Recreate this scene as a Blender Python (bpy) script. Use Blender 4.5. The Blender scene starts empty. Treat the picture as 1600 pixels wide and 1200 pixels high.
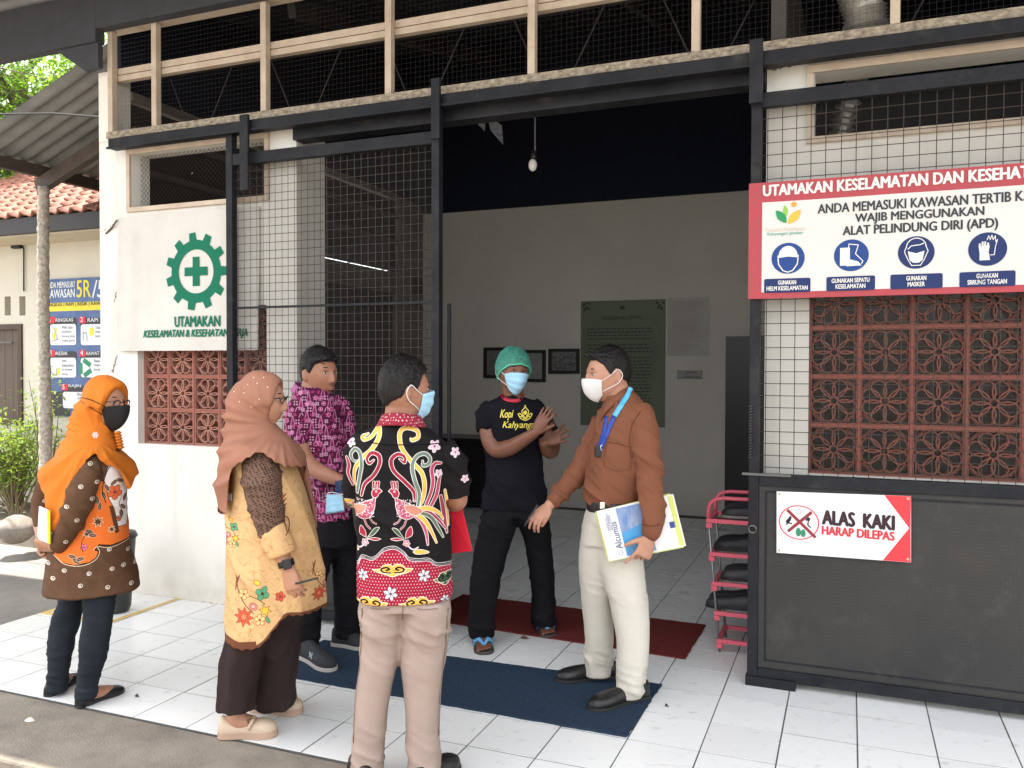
import bpy, bmesh, math, random
import numpy as np
from mathutils import Vector, Matrix
from mathutils.bvhtree import BVHTree

random.seed(7); rng = np.random.default_rng(7)
S = bpy.context.scene; COL = S.collection
# ------------------------------------------------------------------ camera, world, sun, exposure
EYE = Vector((0.0, 0.0, 1.54)); FOC, YAW, PITCH, ROLL = 1305.2, 0.382976, 0.0197394, -0.0025165
_f = Vector((-math.sin(YAW)*math.cos(PITCH), math.cos(YAW)*math.cos(PITCH), -math.sin(PITCH)))
_r = Vector((math.cos(YAW), math.sin(YAW), 0)); _d = _f.cross(_r)
CR = _r*math.cos(ROLL)+_d*math.sin(ROLL); CD = -_r*math.sin(ROLL)+_d*math.cos(ROLL); CF = _f
FWD = Vector((-math.sin(YAW), math.cos(YAW), 0)); RGT = _r.copy(); UP = Vector((0, 0, 1))
cam = bpy.data.objects.new('camera', bpy.data.cameras.new('camera')); COL.objects.link(cam)
cam.data.sensor_width = 36; cam.data.lens = FOC/1600*36; cam.data.clip_end = 900; cam.data.clip_start = 0.05
m3 = Matrix((CR, -CD, -CF)).transposed(); cam.matrix_world = Matrix.Translation(EYE) @ m3.to_4x4()
S.camera = cam
SUN_EL, SUN_AZ = math.radians(74), math.radians(262)     # azimuth measured from +Y towards +X
w = bpy.data.worlds.new('World'); S.world = w; w.use_nodes = True
nt = w.node_tree; nt.nodes.clear()
sky = nt.nodes.new('ShaderNodeTexSky'); sky.sky_type = 'NISHITA'; sky.sun_disc = False
sky.sun_elevation = SUN_EL; sky.sun_rotation = SUN_AZ; sky.air_density = 1.2; sky.dust_density = 4.0; sky.ozone_density = 0.6
hz = nt.nodes.new('ShaderNodeMixRGB'); hz.inputs[0].default_value = 0.65; hz.inputs[2].default_value = (6.6, 6.6, 6.55, 1)   # thin bright cloud over the blue
bg = nt.nodes.new('ShaderNodeBackground'); bg.inputs[1].default_value = 0.15
wo = nt.nodes.new('ShaderNodeOutputWorld')
nt.links.new(sky.outputs[0], hz.inputs[1]); nt.links.new(hz.outputs[0], bg.inputs[0]); nt.links.new(bg.outputs[0], wo.inputs[0])
sd = bpy.data.lights.new('sun', 'SUN'); sd.energy = 4.0; sd.angle = math.radians(0.6); sd.color = (1, 0.95, 0.87)
sun = bpy.data.objects.new('sun', sd); COL.objects.link(sun)
sdir = Vector((math.sin(SUN_AZ)*math.cos(SUN_EL), math.cos(SUN_AZ)*math.cos(SUN_EL), math.sin(SUN_EL)))
sun.rotation_euler = sdir.to_track_quat('Z', 'Y').to_euler(); sun.location = (0, -3, 12)
S.view_settings.view_transform = 'Standard'; S.view_settings.look = 'None'
S.view_settings.exposure = 1.86; S.view_settings.gamma = 1
S.cycles.max_bounces = 10; S.cycles.diffuse_bounces = 6; S.cycles.transparent_max_bounces = 12; S.cycles.use_denoising = True

def ray(u, v): return (CR*(u-800)+CD*(v-600)+CF*FOC)/FOC
def PY(u, v, y): d = ray(u, v); return EYE+d*(y/d.y)
def PX(u, v, x): d = ray(u, v); return EYE+d*(x/d.x)
def PZ(u, v, z=0): d = ray(u, v); return EYE+d*((z-EYE.z)/d.z)
def P(u, v, D): return EYE+ray(u, v)*D
def axes(u):
    """horizontal axes square to the line of sight through column u: right, away, cos of the angle off the lens axis"""
    f_ = ray(u, 574); f_ = Vector((f_.x, f_.y, 0)).normalized(); return Vector((f_.y, -f_.x, 0)), f_, f_.dot(FWD)
def proj(p):
    q = Vector(p)-EYE; z = q.dot(CF); return 800+FOC*q.dot(CR)/z, 600+FOC*q.dot(CD)/z, z

# ------------------------------------------------------------------ materials
MATS = {}
def mat(name, col=(.5, .5, .5), rough=.6, var=.0, vscale=8, bump=0, bscale=60, metal=0, var2=None, rnd=0, spec=.35, alpha=1, stretch=None, trans=0, sss=0):
    if name in MATS: return MATS[name]
    m = bpy.data.materials.new(name); m.use_nodes = True; t = m.node_tree; b = t.nodes['Principled BSDF']
    b.inputs['Roughness'].default_value = rough; b.inputs['Metallic'].default_value = metal
    b.inputs['Specular IOR Level'].default_value = spec
    b.inputs['Alpha'].default_value = alpha; b.inputs['Transmission Weight'].default_value = trans
    if sss: b.inputs['Subsurface Weight'].default_value = sss; b.inputs['Subsurface Radius'].default_value = (.012, .004, .002)
    L = t.links.new; N = t.nodes.new
    tc = N('ShaderNodeTexCoord'); src = tc.outputs['Object']
    if stretch:
        mp = N('ShaderNodeMapping'); mp.inputs['Scale'].default_value = stretch; L(src, mp.inputs[0]); src = mp.outputs[0]
    rgb = N('ShaderNodeRGB'); rgb.outputs[0].default_value = (*col, 1); cout = rgb.outputs[0]
    if var or var2:
        n = N('ShaderNodeTexNoise'); n.inputs['Scale'].default_value = vscale; n.inputs['Detail'].default_value = 8; n.inputs['Roughness'].default_value = .65; L(src, n.inputs[0])
        rp = N('ShaderNodeValToRGB'); rp.color_ramp.elements[0].position = .35; rp.color_ramp.elements[1].position = .68; L(n.outputs[0], rp.inputs[0])
        c2 = var2 if var2 else tuple(c*(1-var) for c in col)
        mx = N('ShaderNodeMixRGB'); L(rp.outputs[0], mx.inputs[0]); mx.inputs[1].default_value = (*c2, 1); L(cout, mx.inputs[2]); cout = mx.outputs[0]
    if rnd:
        oi = N('ShaderNodeObjectInfo'); mr = N('ShaderNodeMapRange'); mr.inputs[3].default_value = 1-rnd; mr.inputs[4].default_value = 1+rnd*.3; L(oi.outputs['Random'], mr.inputs[0])
        hs = N('ShaderNodeHueSaturation'); L(mr.outputs[0], hs.inputs['Value']); L(cout, hs.inputs['Color']); cout = hs.outputs[0]
    L(cout, b.inputs['Base Color'])
    if bump:
        n2 = N('ShaderNodeTexNoise'); n2.inputs['Scale'].default_value = bscale; n2.inputs['Detail'].default_value = 6; L(src, n2.inputs[0])
        bp = N('ShaderNodeBump'); bp.inputs['Strength'].default_value = bump; bp.inputs['Distance'].default_value = .01; L(n2.outputs[0], bp.inputs['Height']); L(bp.outputs[0], b.inputs['Normal'])
    MATS[name] = m; return m
def nodes(m): return m.node_tree, m.node_tree.nodes, m.node_tree.links.new, m.node_tree.nodes['Principled BSDF']

# ------------------------------------------------------------------ mesh building
def tag(o, label=None, cat=None, group=None, kind=None):
    if label: o['label'] = label
    if cat: o['category'] = cat
    if group: o['group'] = group
    if kind: o['kind'] = kind
    return o
def empty(name, loc, label=None, cat=None, group=None, kind=None, parent=None):
    o = bpy.data.objects.new(name, None); COL.objects.link(o); o.location = loc; o.empty_display_size = .1
    if parent: o.parent = parent; o.location = Vector(loc)-wloc(parent)
    return tag(o, label, cat, group, kind)
def wloc(o):
    v = Vector((0, 0, 0))
    while o: v += Vector(o.location); o = o.parent
    return v
class MB:
    def __init__(s): s.v = []; s.f = []; s.mi = []
    def add(s, vs, fs, mi=0):
        n = len(s.v); s.v += [tuple(p) for p in vs]; s.f += [tuple(i+n for i in f) for f in fs]; s.mi += [mi]*len(fs); return s
    def box(s, x0, x1, y0, y1, z0, z1, mi=0):
        return s.add([(x0,y0,z0),(x1,y0,z0),(x1,y1,z0),(x0,y1,z0),(x0,y0,z1),(x1,y0,z1),(x1,y1,z1),(x0,y1,z1)],
                     [(0,3,2,1),(4,5,6,7),(0,1,5,4),(1,2,6,5),(2,3,7,6),(3,0,4,7)], mi)
    def obox(s, c, ax, ay, az, mi=0):
        c = Vector(c); vs = [c+ax*i+ay*j+az*k for k in (-1,1) for i, j in ((-1,-1),(1,-1),(1,1),(-1,1))]
        return s.add(vs, [(0,3,2,1),(4,5,6,7),(0,1,5,4),(1,2,6,5),(2,3,7,6),(3,0,4,7)], mi)
    def bar(s, a, b, w, h, up=UP, mi=0):
        a = Vector(a); b = Vector(b); d = (b-a).normalized(); x = d.cross(up)
        if x.length < 1e-4: x = d.cross(Vector((0,1,0)))
        x.normalize(); y = x.cross(d).normalized()
        return s.obox((a+b)/2, x*w/2, d*((b-a).length/2), y*h/2, mi)
    def tube(s, pts, r, n=8, cap=True, mi=0):
        pts = [Vector(p) for p in pts]; rr = r if hasattr(r, '__len__') else [r]*len(pts); rings = []; px = None
        for i, p in enumerate(pts):
            d = (pts[min(i+1, len(pts)-1)]-pts[max(i-1, 0)]).normalized()
            if px is None: px = d.cross(UP if abs(d.z) < .9 else Vector((1,0,0))).normalized()
            px = (px-d*px.dot(d)).normalized(); py = d.cross(px)
            rings.append([p+(px*math.cos(a)+py*math.sin(a))*rr[i] for a in [2*math.pi*k/n for k in range(n)]])
        vs = [q for r_ in rings for q in r_]; fs = []
        for i in range(len(pts)-1):
            for k in range(n): a, b = i*n+k, i*n+(k+1)%n; fs.append((a, b, b+n, a+n))
        if cap: fs.append(tuple(range(n-1, -1, -1))); fs.append(tuple((len(pts)-1)*n+k for k in range(n)))
        return s.add(vs, fs, mi)
    def prism(s, poly, y0, y1, mi=0):      # poly in (x,z), thickness along y
        n = len(poly); a = sum(poly[i][0]*poly[(i+1)%n][1]-poly[(i+1)%n][0]*poly[i][1] for i in range(n))
        if a < 0: poly = poly[::-1]
        vs = [(x, y0, z) for x, z in poly]+[(x, y1, z) for x, z in poly]
        fs = [tuple(range(n)), tuple(range(2*n-1, n-1, -1))]+[(i, i+n, (i+1)%n+n, (i+1)%n) for i in range(n)]
        return s.add(vs, fs, mi)
    def sphere(s, c, r, n=12, m=8, mi=0):
        c = Vector(c); r = r if hasattr(r, '__len__') else (r, r, r); vs = [c+Vector((0,0,r[2]))]
        for j in range(1, m):
            t = math.pi*j/m
            vs += [c+Vector((r[0]*math.sin(t)*math.cos(a), r[1]*math.sin(t)*math.sin(a), r[2]*math.cos(t))) for a in [2*math.pi*k/n for k in range(n)]]
        vs.append(c-Vector((0,0,r[2]))); L = len(vs)-1
        fs = [(0, 1+k, 1+(k+1)%n) for k in range(n)]
        for j in range(m-2):
            for k in range(n): a, b = 1+j*n+k, 1+j*n+(k+1)%n; fs.append((a, a+n, b+n, b))
        fs += [(L, 1+(m-2)*n+(k+1)%n, 1+(m-2)*n+k) for k in range(n)]
        return s.add(vs, fs, mi)
    def mesh(s, name, mats, smooth=False, off=(0,0,0)):
        me = bpy.data.meshes.new(name); o = Vector(off)
        me.from_pydata([(p[0]-o.x, p[1]-o.y, p[2]-o.z) for p in s.v], [], s.f)
        for m in (mats if isinstance(mats, (list, tuple)) else [mats]): me.materials.append(m)
        if any(s.mi): me.polygons.foreach_set('material_index', s.mi)
        me.update()
        if smooth: me.shade_smooth()
        return me
    def build(s, name, mats, parent=None, smooth=False, loc=None, bevel=0, **t):
        loc = Vector(loc) if loc is not None else (wloc(parent) if parent else Vector((0,0,0)))
        o = bpy.data.objects.new(name, s.mesh(name, mats, smooth, loc)); COL.objects.link(o)
        if parent: o.parent = parent; o.location = loc-wloc(parent)
        else: o.location = loc
        if bevel:
            b = o.modifiers.new('b', 'BEVEL'); b.width = bevel; b.segments = 2; b.limit_method = 'ANGLE'
        return tag(o, **t)
def inst(me, name, parent, loc, rot=None, **t):
    o = bpy.data.objects.new(name, me); COL.objects.link(o)
    if parent: o.parent = parent; o.location = Vector(loc)-wloc(parent)
    else: o.location = loc
    if rot: o.rotation_euler = rot
    return tag(o, **t)

# ------------------------------------------------------------------ lettering
def text_geo(s, w=None, h=None, bold=0.0, shear=0.0, font=None):
    """outline lettering as 2-D triangles: cap height h, overall width w"""
    c = bpy.data.curves.new('t', 'FONT'); c.body = s; c.offset = 0; c.shear = shear; c.resolution_u = 3
    o = bpy.data.objects.new('t', c); COL.objects.link(o)
    me = bpy.data.meshes.new_from_object(o.evaluated_get(bpy.context.evaluated_depsgraph_get()))
    v = np.zeros(len(me.vertices)*3); me.vertices.foreach_get('co', v); v = v.reshape(-1, 3)[:, :2].copy()
    f = [tuple(p.vertices) for p in me.polygons]
    bpy.data.objects.remove(o); bpy.data.curves.remove(c); bpy.data.meshes.remove(me)
    mn, mx = v.min(0), v.max(0); v -= mn; d = mx-mn
    sy = (h/d[1]) if h else None; sx = (w/d[0]) if w else sy
    if sy is None: sy = sx
    v *= (sx, sy)
    if bold > .012:      # heavier strokes: the outline laid down again a hair to each side
        n_ = len(v); e = bold*.8*(v[:, 1].max()); v = np.vstack([v, v+(e, 0), v+(-e, 0), v+(0, e*.6), v-(0, e*.6)]); f = [tuple(i+n_*k for i in q) for k in range(5) for q in f]
    return v, f
def put_text(mb, s, x, z, w=None, h=None, bold=0.0, shear=0.0, align='l', surf=None, y=0, dz=0.0, mi=0):
    v, f = text_geo(s, w, h, bold, shear); W = v[:, 0].max()
    ox = x-(W/2 if align == 'c' else 0); vs = []
    nq = len(v)//5 if bold > .012 else len(v)
    for i_, (a, b) in enumerate(v):
        X = ox+a; Z = z+b+dz*a; Y = (surf(X, Z) if surf else y)-.00012*(i_//nq); vs.append((X, Y, Z))
    mb.add(vs, [tuple(t) for t in f], mi); return mb
def disc(mb, cx, cz, rx, rz, y, n=32, mi=0, r0=0):
    if r0:
        vs = [(cx+rx*q*math.cos(a), y, cz+rz*q*math.sin(a)) for q in (1, r0) for a in [2*math.pi*k/n for k in range(n)]]
        mb.add(vs, [(k, (k+1)%n, (k+1)%n+n, k+n) for k in range(n)], mi)
    else: mb.add([(cx+rx*math.cos(2*math.pi*k/n), y, cz+rz*math.sin(2*math.pi*k/n)) for k in range(n)], [tuple(range(n))], mi)
def flat(mb, pts, y, mi=0): mb.add([(a, y, b) for a, b in pts], [tuple(range(len(pts)))], mi)
def stroke2(mb, pts, wd, y, mi=0):
    for (a, b), (c, d) in zip(pts[:-1], pts[1:]):
        L = math.hypot(c-a, d-b) or 1; nx, nz = -(d-b)/L*wd/2, (c-a)/L*wd/2; ex, ez = (c-a)/L*wd*.3, (d-b)/L*wd*.3
        flat(mb, [(a-ex+nx, b-ez+nz), (a-ex-nx, b-ez-nz), (c+ex-nx, d+ez-nz), (c+ex+nx, d+ez+nz)], y, mi)
def rrect(x0, x1, z0, z1, r, n=5):
    o = []
    for cx, cz, a0 in ((x1-r, z1-r, 0), (x0+r, z1-r, 90), (x0+r, z0+r, 180), (x1-r, z0+r, 270)):
        o += [(cx+r*math.cos(math.radians(a0+90*k/n)), cz+r*math.sin(math.radians(a0+90*k/n))) for k in range(n+1)]
    return o
# ================================================================== THE SETTING
M_wall = mat('wall_paint', (.77, .74, .68), .75, var2=(.69, .655, .59), vscale=1.6, bump=.15, bscale=90)
M_wall2 = mat('house_wall_paint', (.62, .58, .49), .8, var=.12, vscale=2, bump=.1)
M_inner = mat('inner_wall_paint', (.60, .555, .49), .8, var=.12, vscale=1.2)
M_dark = mat('roof_space_shade', (.016, .019, .030), .9, spec=.1)  # darkness of the roof space put into the colour
M_black = mat('black_gate_paint', (.010, .011, .014), .55, var2=(.022, .022, .025), vscale=5, bump=.1, bscale=40, spec=.15)
M_cream = mat('weathered_cream_wood', (.60, .50, .39), .75, var2=(.48, .38, .29), vscale=9, bump=.3, bscale=50)
M_peel = mat('peeling_cream_wood', (.50, .42, .31), .8, var2=(.16, .125, .095), vscale=34, bump=.6, bscale=60, stretch=(.8, 1, 1.4))
M_steel = mat('dark_steel', (.05, .045, .045), .6, var=.3, vscale=12)
M_rust = mat('brown_steel', (.10, .075, .065), .7, var=.35, vscale=9)
M_sheet = mat('roof_sheet_metal', (.24, .24, .24), .55, var=.25, vscale=3, metal=.3)
M_conc = mat('concrete', (.17, .145, .12), .9, var2=(.27, .235, .19), vscale=5, bump=.5, bscale=120)
M_soil = mat('dusty_ground', (.22, .18, .13), .95, var2=(.10, .085, .065), vscale=6, bump=.8, bscale=60)
M_asph = mat('old_yard_surface', (.26, .24, .21), .95, var2=(.17, .155, .14), vscale=2.2, bump=.4, bscale=80)
M_grout = mat('grey_grout', (.11, .108, .10), .9, var=.3, vscale=10)
M_wire = mat('rusty_wire', (.055, .045, .04), .6)

# white floor tile: glaze with faint cloudy dirt
M_tile = mat('white_glazed_tile', (.80, .80, .78), .22, rnd=.07)
t, n, L, b = nodes(M_tile)
nz = n.new('ShaderNodeTexNoise'); nz.inputs['Scale'].default_value = 18; nz.inputs['Detail'].default_value = 8
ge = n.new('ShaderNodeNewGeometry'); L(ge.outputs['Position'], nz.inputs[0])
rp = n.new('ShaderNodeValToRGB'); rp.color_ramp.elements[0].position = .60; rp.color_ramp.elements[1].position = .78; L(nz.outputs[0], rp.inputs[0])
nz2 = n.new('ShaderNodeTexNoise'); nz2.inputs['Scale'].default_value = 2.3; nz2.inputs['Detail'].default_value = 5; L(ge.outputs['Position'], nz2.inputs[0])
mu = n.new('ShaderNodeMath'); mu.operation = 'MULTIPLY'; L(rp.outputs[0], mu.inputs[0]); L(nz2.outputs[0], mu.inputs[1])
mx = n.new('ShaderNodeMixRGB'); L(mu.outputs[0], mx.inputs[0]); L(b.inputs['Base Color'].links[0].from_socket, mx.inputs[1]); mx.inputs[2].default_value = (.40, .37, .31, 1); L(mx.outputs[0], b.inputs['Base Color'])
mr = n.new('ShaderNodeMapRange'); mr.inputs[3].default_value = .18; mr.inputs[4].default_value = .42; L(nz2.outputs[0], mr.inputs[0]); L(mr.outputs[0], b.inputs['Roughness'])

t, n, L, b = nodes(M_wall)        # splash dirt along the foot of the wall, faint run marks
ge = n.new('ShaderNodeNewGeometry'); sx_ = n.new('ShaderNodeSeparateXYZ'); L(ge.outputs['Position'], sx_.inputs[0])
mr = n.new('ShaderNodeMapRange'); mr.inputs[1].default_value = .0; mr.inputs[2].default_value = .34; mr.inputs[3].default_value = 1; mr.inputs[4].default_value = 0; L(sx_.outputs[2], mr.inputs[0])
nz = n.new('ShaderNodeTexNoise'); nz.inputs['Scale'].default_value = 9; nz.inputs['Detail'].default_value = 9; L(ge.outputs['Position'], nz.inputs[0])
mu = n.new('ShaderNodeMath'); mu.operation = 'MULTIPLY'; L(mr.outputs[0], mu.inputs[0]); L(nz.outputs[0], mu.inputs[1])
mp = n.new('ShaderNodeMapping'); mp.inputs['Scale'].default_value = (7, 7, .55); L(ge.outputs['Position'], mp.inputs[0])
nr = n.new('ShaderNodeTexNoise'); nr.inputs['Scale'].default_value = 1; nr.inputs['Detail'].default_value = 7; L(mp.outputs[0], nr.inputs[0])
rr_ = n.new('ShaderNodeMapRange'); rr_.inputs[1].default_value = .56; rr_.inputs[2].default_value = .80; rr_.inputs[4].default_value = .45; L(nr.outputs[0], rr_.inputs[0])
ad = n.new('ShaderNodeMath'); ad.operation = 'MAXIMUM'; ad.use_clamp = True; L(mu.outputs[0], ad.inputs[0]); L(rr_.outputs[0], ad.inputs[1])
mx = n.new('ShaderNodeMixRGB'); L(ad.outputs[0], mx.inputs[0]); L(b.inputs['Base Color'].links[0].from_socket, mx.inputs[1]); mx.inputs[2].default_value = (.42, .37, .29, 1); L(mx.outputs[0], b.inputs['Base Color'])
W, G = 4.29, 4.20           # facade wall plane, gate plane
# ground
MB().box(-60, 60, -60, 90, -.6, -.14).build('ground', M_asph, kind='structure')
yard = MB().box(-14, -4.70, 2.30, 5.14, -.3, -.035).build('yard_path', M_asph, kind='structure')
kerb = MB().box(-14, 6, 2.27, 2.7515, -.4, -.003).build('concrete_kerb', M_conc, kind='structure', bevel=.012)
# rough verge in front of the kerb
vm = MB(); nx, ny = 90, 30
for j in range(ny+1):
    for i in range(nx+1):
        x = -7+i*.1; y = -.6+j*2.88/ny
        vm.v.append((x, y, -.10+.018*math.sin(x*5.1+y*3)+.012*math.sin(x*13-y*9)+random.uniform(-.006, .006)-(.02 if j == ny else 0)))
for j in range(ny):
    for i in range(nx): a = j*(nx+1)+i; vm.f.append((a, a+1, a+nx+2, a+nx+1)); vm.mi.append(0)
verge = vm.build('dirt_verge', M_soil, smooth=True, kind='structure')
pb = MB()
for k in range(900):
    x = random.uniform(-3.9, -.8); y = random.uniform(1.5, 2.24); r = random.uniform(.003, .012)
    pb.sphere((x, y, -.095), (r, r*random.uniform(.6, 1), r*.6), 5, 4)
pb.build('gravel', mat('grit', (.30, .26, .20), .9), kind='stuff')
# tiled floor
TX, TY, X0, Y0 = .295, .3075, .048, 2.754
XL = X0-16*TX
floor = MB().box(XL, 3.2, 2.752, 8.76, -.35, -.0014).build('tiled_floor', M_grout, kind='structure')
tm = MB(); g = .0030
tm.box(-TX/2+g, TX/2-g, -TY/2+g, TY/2-g, -.009, 0); tme = tm.mesh('tile', M_tile)
hid = MB(); cnt = 0
for j in range(0, 20):
    for k in range(-16, 11):
        cx, cy = X0+(k+.5)*TX, Y0+(j+.5)*TY
        if cy+TY/2 > 8.77: continue
        u, v, z = proj((cx, cy, 0)); see = 0
        if j < 5: see = (-60 < u < 1660 and v < 1275)
        else: see = -.56 < (cx+.1)/cy and (cx-.1)/cy < -.10 and v > 795
        if j == 5: see = cx < .1 and cx > -3.3
        jit = Vector((random.uniform(-.0006, .0006), random.uniform(-.0006, .0006), random.uniform(-.0006, .0006)))
        if see and cnt < 296:
            inst(tme, 'tile', floor, Vector((cx, cy, 0))+jit, (random.uniform(-.0015, .0015), random.uniform(-.0015, .0015), 0)); cnt += 1
        else: hid.box(cx-TX/2+g, cx+TX/2-g, cy-TY/2+g, cy+TY/2-g, -.0012, 0)
hid.build('tile', M_tile, floor, kind='stuff')
# worn yellow tape rectangle
tp = MB(); M_tape = mat('yellow_floor_tape', (.60, .38, .05), .6, var2=(.66, .52, .26), vscale=14)
tp.box(-4.665, -4.625, 3.70, 4.285, .0012, .0022); tp.box(-4.13, -4.09, 3.70, 4.285, .0012, .0022); tp.box(-4.625, -4.13, 3.70, 3.74, .0012, .0022)
tp.build('floor_marking', M_tape, kind='structure')

# ------------------------------------------------------------------ main building
B = empty('factory_building', (-2, 4.3, 0), 'white walled work building with cream timber clerestory and black entrance beam', 'building')
def wall_with_holes(x0, x1, z0, z1, y0, y1, holes):
    xs = sorted({x0, x1, *[h[0] for h in holes], *[h[1] for h in holes]}); m = MB()
    for a, c in zip(xs[:-1], xs[1:]):
        hs = sorted([(h[2], h[3]) for h in holes if h[0] < (a+c)/2 < h[1]]); z = z0
        for p, q in hs:
            if p > z: m.box(a, c, y0, y1, z, p)
            z = q
        if z < z1: m.box(a, c, y0, y1, z, z1)
    return m
BW = .2262
wall_with_holes(-4.79, -3.161, -.2, 3.076, W, W+.16, [(-4.455, -3.388, 1.02, 1.93), (-4.50, -3.388, 2.61, 2.975)]).build('front_wall', M_wall, B)
MB().box(-3.40, -3.161, W+.163, W+.30, -.005, 3.0).build('entrance_pillar', M_wall, B)
wall_with_holes(-.385, 3.2, -.2, 3.076, W, W+.16, [(-.178, -.178+9*BW, 1.03, 1.03+4*.235), (-.165, 2.6, 2.65, 2.955)]).build('front_wall', M_wall, B)
MB().box(-4.79, -4.672, W-.001, W+.16, 3.078, 3.55).build('corner_pier', M_wall, B)
# plaster trims round the transoms
tr = MB()
for x0, x1, z0, z1 in ((-4.53, -3.36, 2.58, 3.0), (-.20, 2.7, 2.62, 2.99)):
    tr.box(x0, x1, W-.018, W-.002, z1-.035, z1); tr.box(x0, x1, W-.018, W-.002, z0, z0+.03)
    tr.box(x0, x0+.03, W-.018, W-.002, z0+.031, z1-.036); tr.box(x1-.03, x1, W-.018, W-.002, z0+.031, z1-.036)
tr.build('transom_frame', M_cream, B)
def grid_wire(x0, x1, z0, z1, y, px, pz, r, diag=False):
    m = MB()
    if diag:
        d = px; n_ = int((x1-x0+z1-z0)/d)
        for k in range(1, n_):
            c = x0-(z1-z0)+k*d
            for sgn in (1, -1):
                a, c2 = (c, c+(z1-z0)); za, zb = (z0, z1) if sgn == 1 else (z1, z0)
                xa, xb = max(a, x0), min(c2, x1)
                if xb-xa < .01: continue
                f = lambda x: za+(zb-za)*(x-a)/(c2-a)
                m.tube([(xa, y+.002*sgn, f(xa)), (xb, y+.002*sgn, f(xb))], r, 3, False)
        return m
    x = x0+px*.4
    while x < x1: m.tube([(x, y, z0), (x+random.uniform(-.003, .003), y, z1)], r, 4, False); x += px
    z = z0+pz*.5
    while z < z1: m.tube([(x0, y+r*1.6, z), (x1, y+r*1.6, z+random.uniform(-.003, .003))], r, 4, False); z += pz
    return m
grid_wire(-4.50, -3.39, 2.61, 2.975, W+.08, .035, .035, .0012, True).build('wire_screen', M_wire, B)

# decorative breeze block, eight petals
def block_mesh(wd, hd):
    m = MB(); hx, hz = wd/2-.001, hd/2-.001; y0, y1 = -.05, .05; t = .006
    m.box(-hx, hx, y0, y1, hz-t, hz); m.box(-hx, hx, y0, y1, -hz, -hz+t); m.box(-hx, -hx+t, y0, y1, -hz+t, hz-t); m.box(hx-t, hx, y0, y1, -hz+t, hz-t)
    s_ = min(wd, hd)/2-.004
    def loop(pts, wdt, closed=True):
        n_ = len(pts); o = []
        for i in range(n_):
            a = pts[i-1] if closed or i else pts[i]; c = pts[(i+1) % n_] if closed or i < n_-1 else pts[i]
            d = math.hypot(c[0]-a[0], c[1]-a[1]) or 1; o.append((-(c[1]-a[1])/d*wdt/2, (c[0]-a[0])/d*wdt/2))
        vs = []
        for (x, z), (nx_, nz_) in zip(pts, o): vs += [(x-nx_, y0+.012, z-nz_), (x+nx_, y0+.012, z+nz_), (x+nx_, y1-.012, z+nz_), (x-nx_, y1-.012, z-nz_)]
        fs = []
        for i in range(n_ if closed else n_-1):
            a, c = i*4, ((i+1) % n_)*4
            for k in range(4): fs.append((a+k, a+(k+1) % 4, c+(k+1) % 4, c+k))
        m.add(vs, fs)
    for k in range(8):
        a = math.radians(22.5+45*k); ca, sa = math.cos(a), math.sin(a); pts = []
        R0, R1 = .016, s_*1.02
        for q in range(14):
            th = 2*math.pi*q/14; r_ = (R0+R1)/2+(R1-R0)/2*math.cos(th); w_ = .036*math.sin(th)*(.50+.62*(r_/R1)); pts.append((r_*ca-w_*sa, r_*sa+w_*ca))
        loop(pts, .0068)
    for sx, sz in ((1, 1), (1, -1), (-1, 1), (-1, -1)):       # pierced corners
        for q in (.0,):
            m.add([(sx*(hx-t), y0+.012, sz*(hz-.052)), (sx*(hx-t), y1-.012, sz*(hz-.052)), (sx*(hx-.052), y1-.012, sz*(hz-t)), (sx*(hx-.052), y0+.012, sz*(hz-t))], [(0, 1, 2, 3)])
            m.obox((sx*(hx-.030), 0, sz*(hz-.030)), Vector((.005*sx, 0, .005*sz)), Vector((0, .03, 0)), Vector((-.022*sx, 0, .022*sz)))
    return m
M_blockL = mat('red_painted_concrete', (.33, .10, .07), .85, var2=(.42, .24, .18), vscale=30, bump=.4, bscale=140, rnd=.15)
M_blockR = mat('faded_red_concrete', (.26, .080, .055), .85, var2=(.20, .085, .06), vscale=14, bump=.4, bscale=140, rnd=.1)
def blocks(x0, z0, nx_, nz_, wd, hd, y, M):
    me = block_mesh(wd-.012, hd-.012).mesh('breeze_block', M)
    j = MB()
    for i in range(nx_+1): j.box(x0+i*wd-.006, x0+i*wd+.006, y-.054, y+.05, z0, z0+nz_*hd)
    for i in range(nx_):
        for k in range(nz_+1):
            j.box(x0+i*wd+.0061, x0+(i+1)*wd-.0061, y-.052, y+.048, max(z0, z0+k*hd-.006), min(z0+k*hd+.006, z0+nz_*hd))
    j.build('block_joint', mat('red_joint', (.33, .085, .06), .8, var2=(.26, .10, .075), vscale=20, bump=.3), B)
    for i in range(nx_):
        for k in range(nz_): inst(me, 'breeze_block', B, (x0+(i+.5)*wd, y, z0+(k+.5)*hd))
blocks(-4.455, 1.02, 5, 4, 1.067/5, .91/4, W+.11, M_blockL)
blocks(-.178, 1.03, 8, 4, BW, .235, W+.075, M_blockR)
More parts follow.
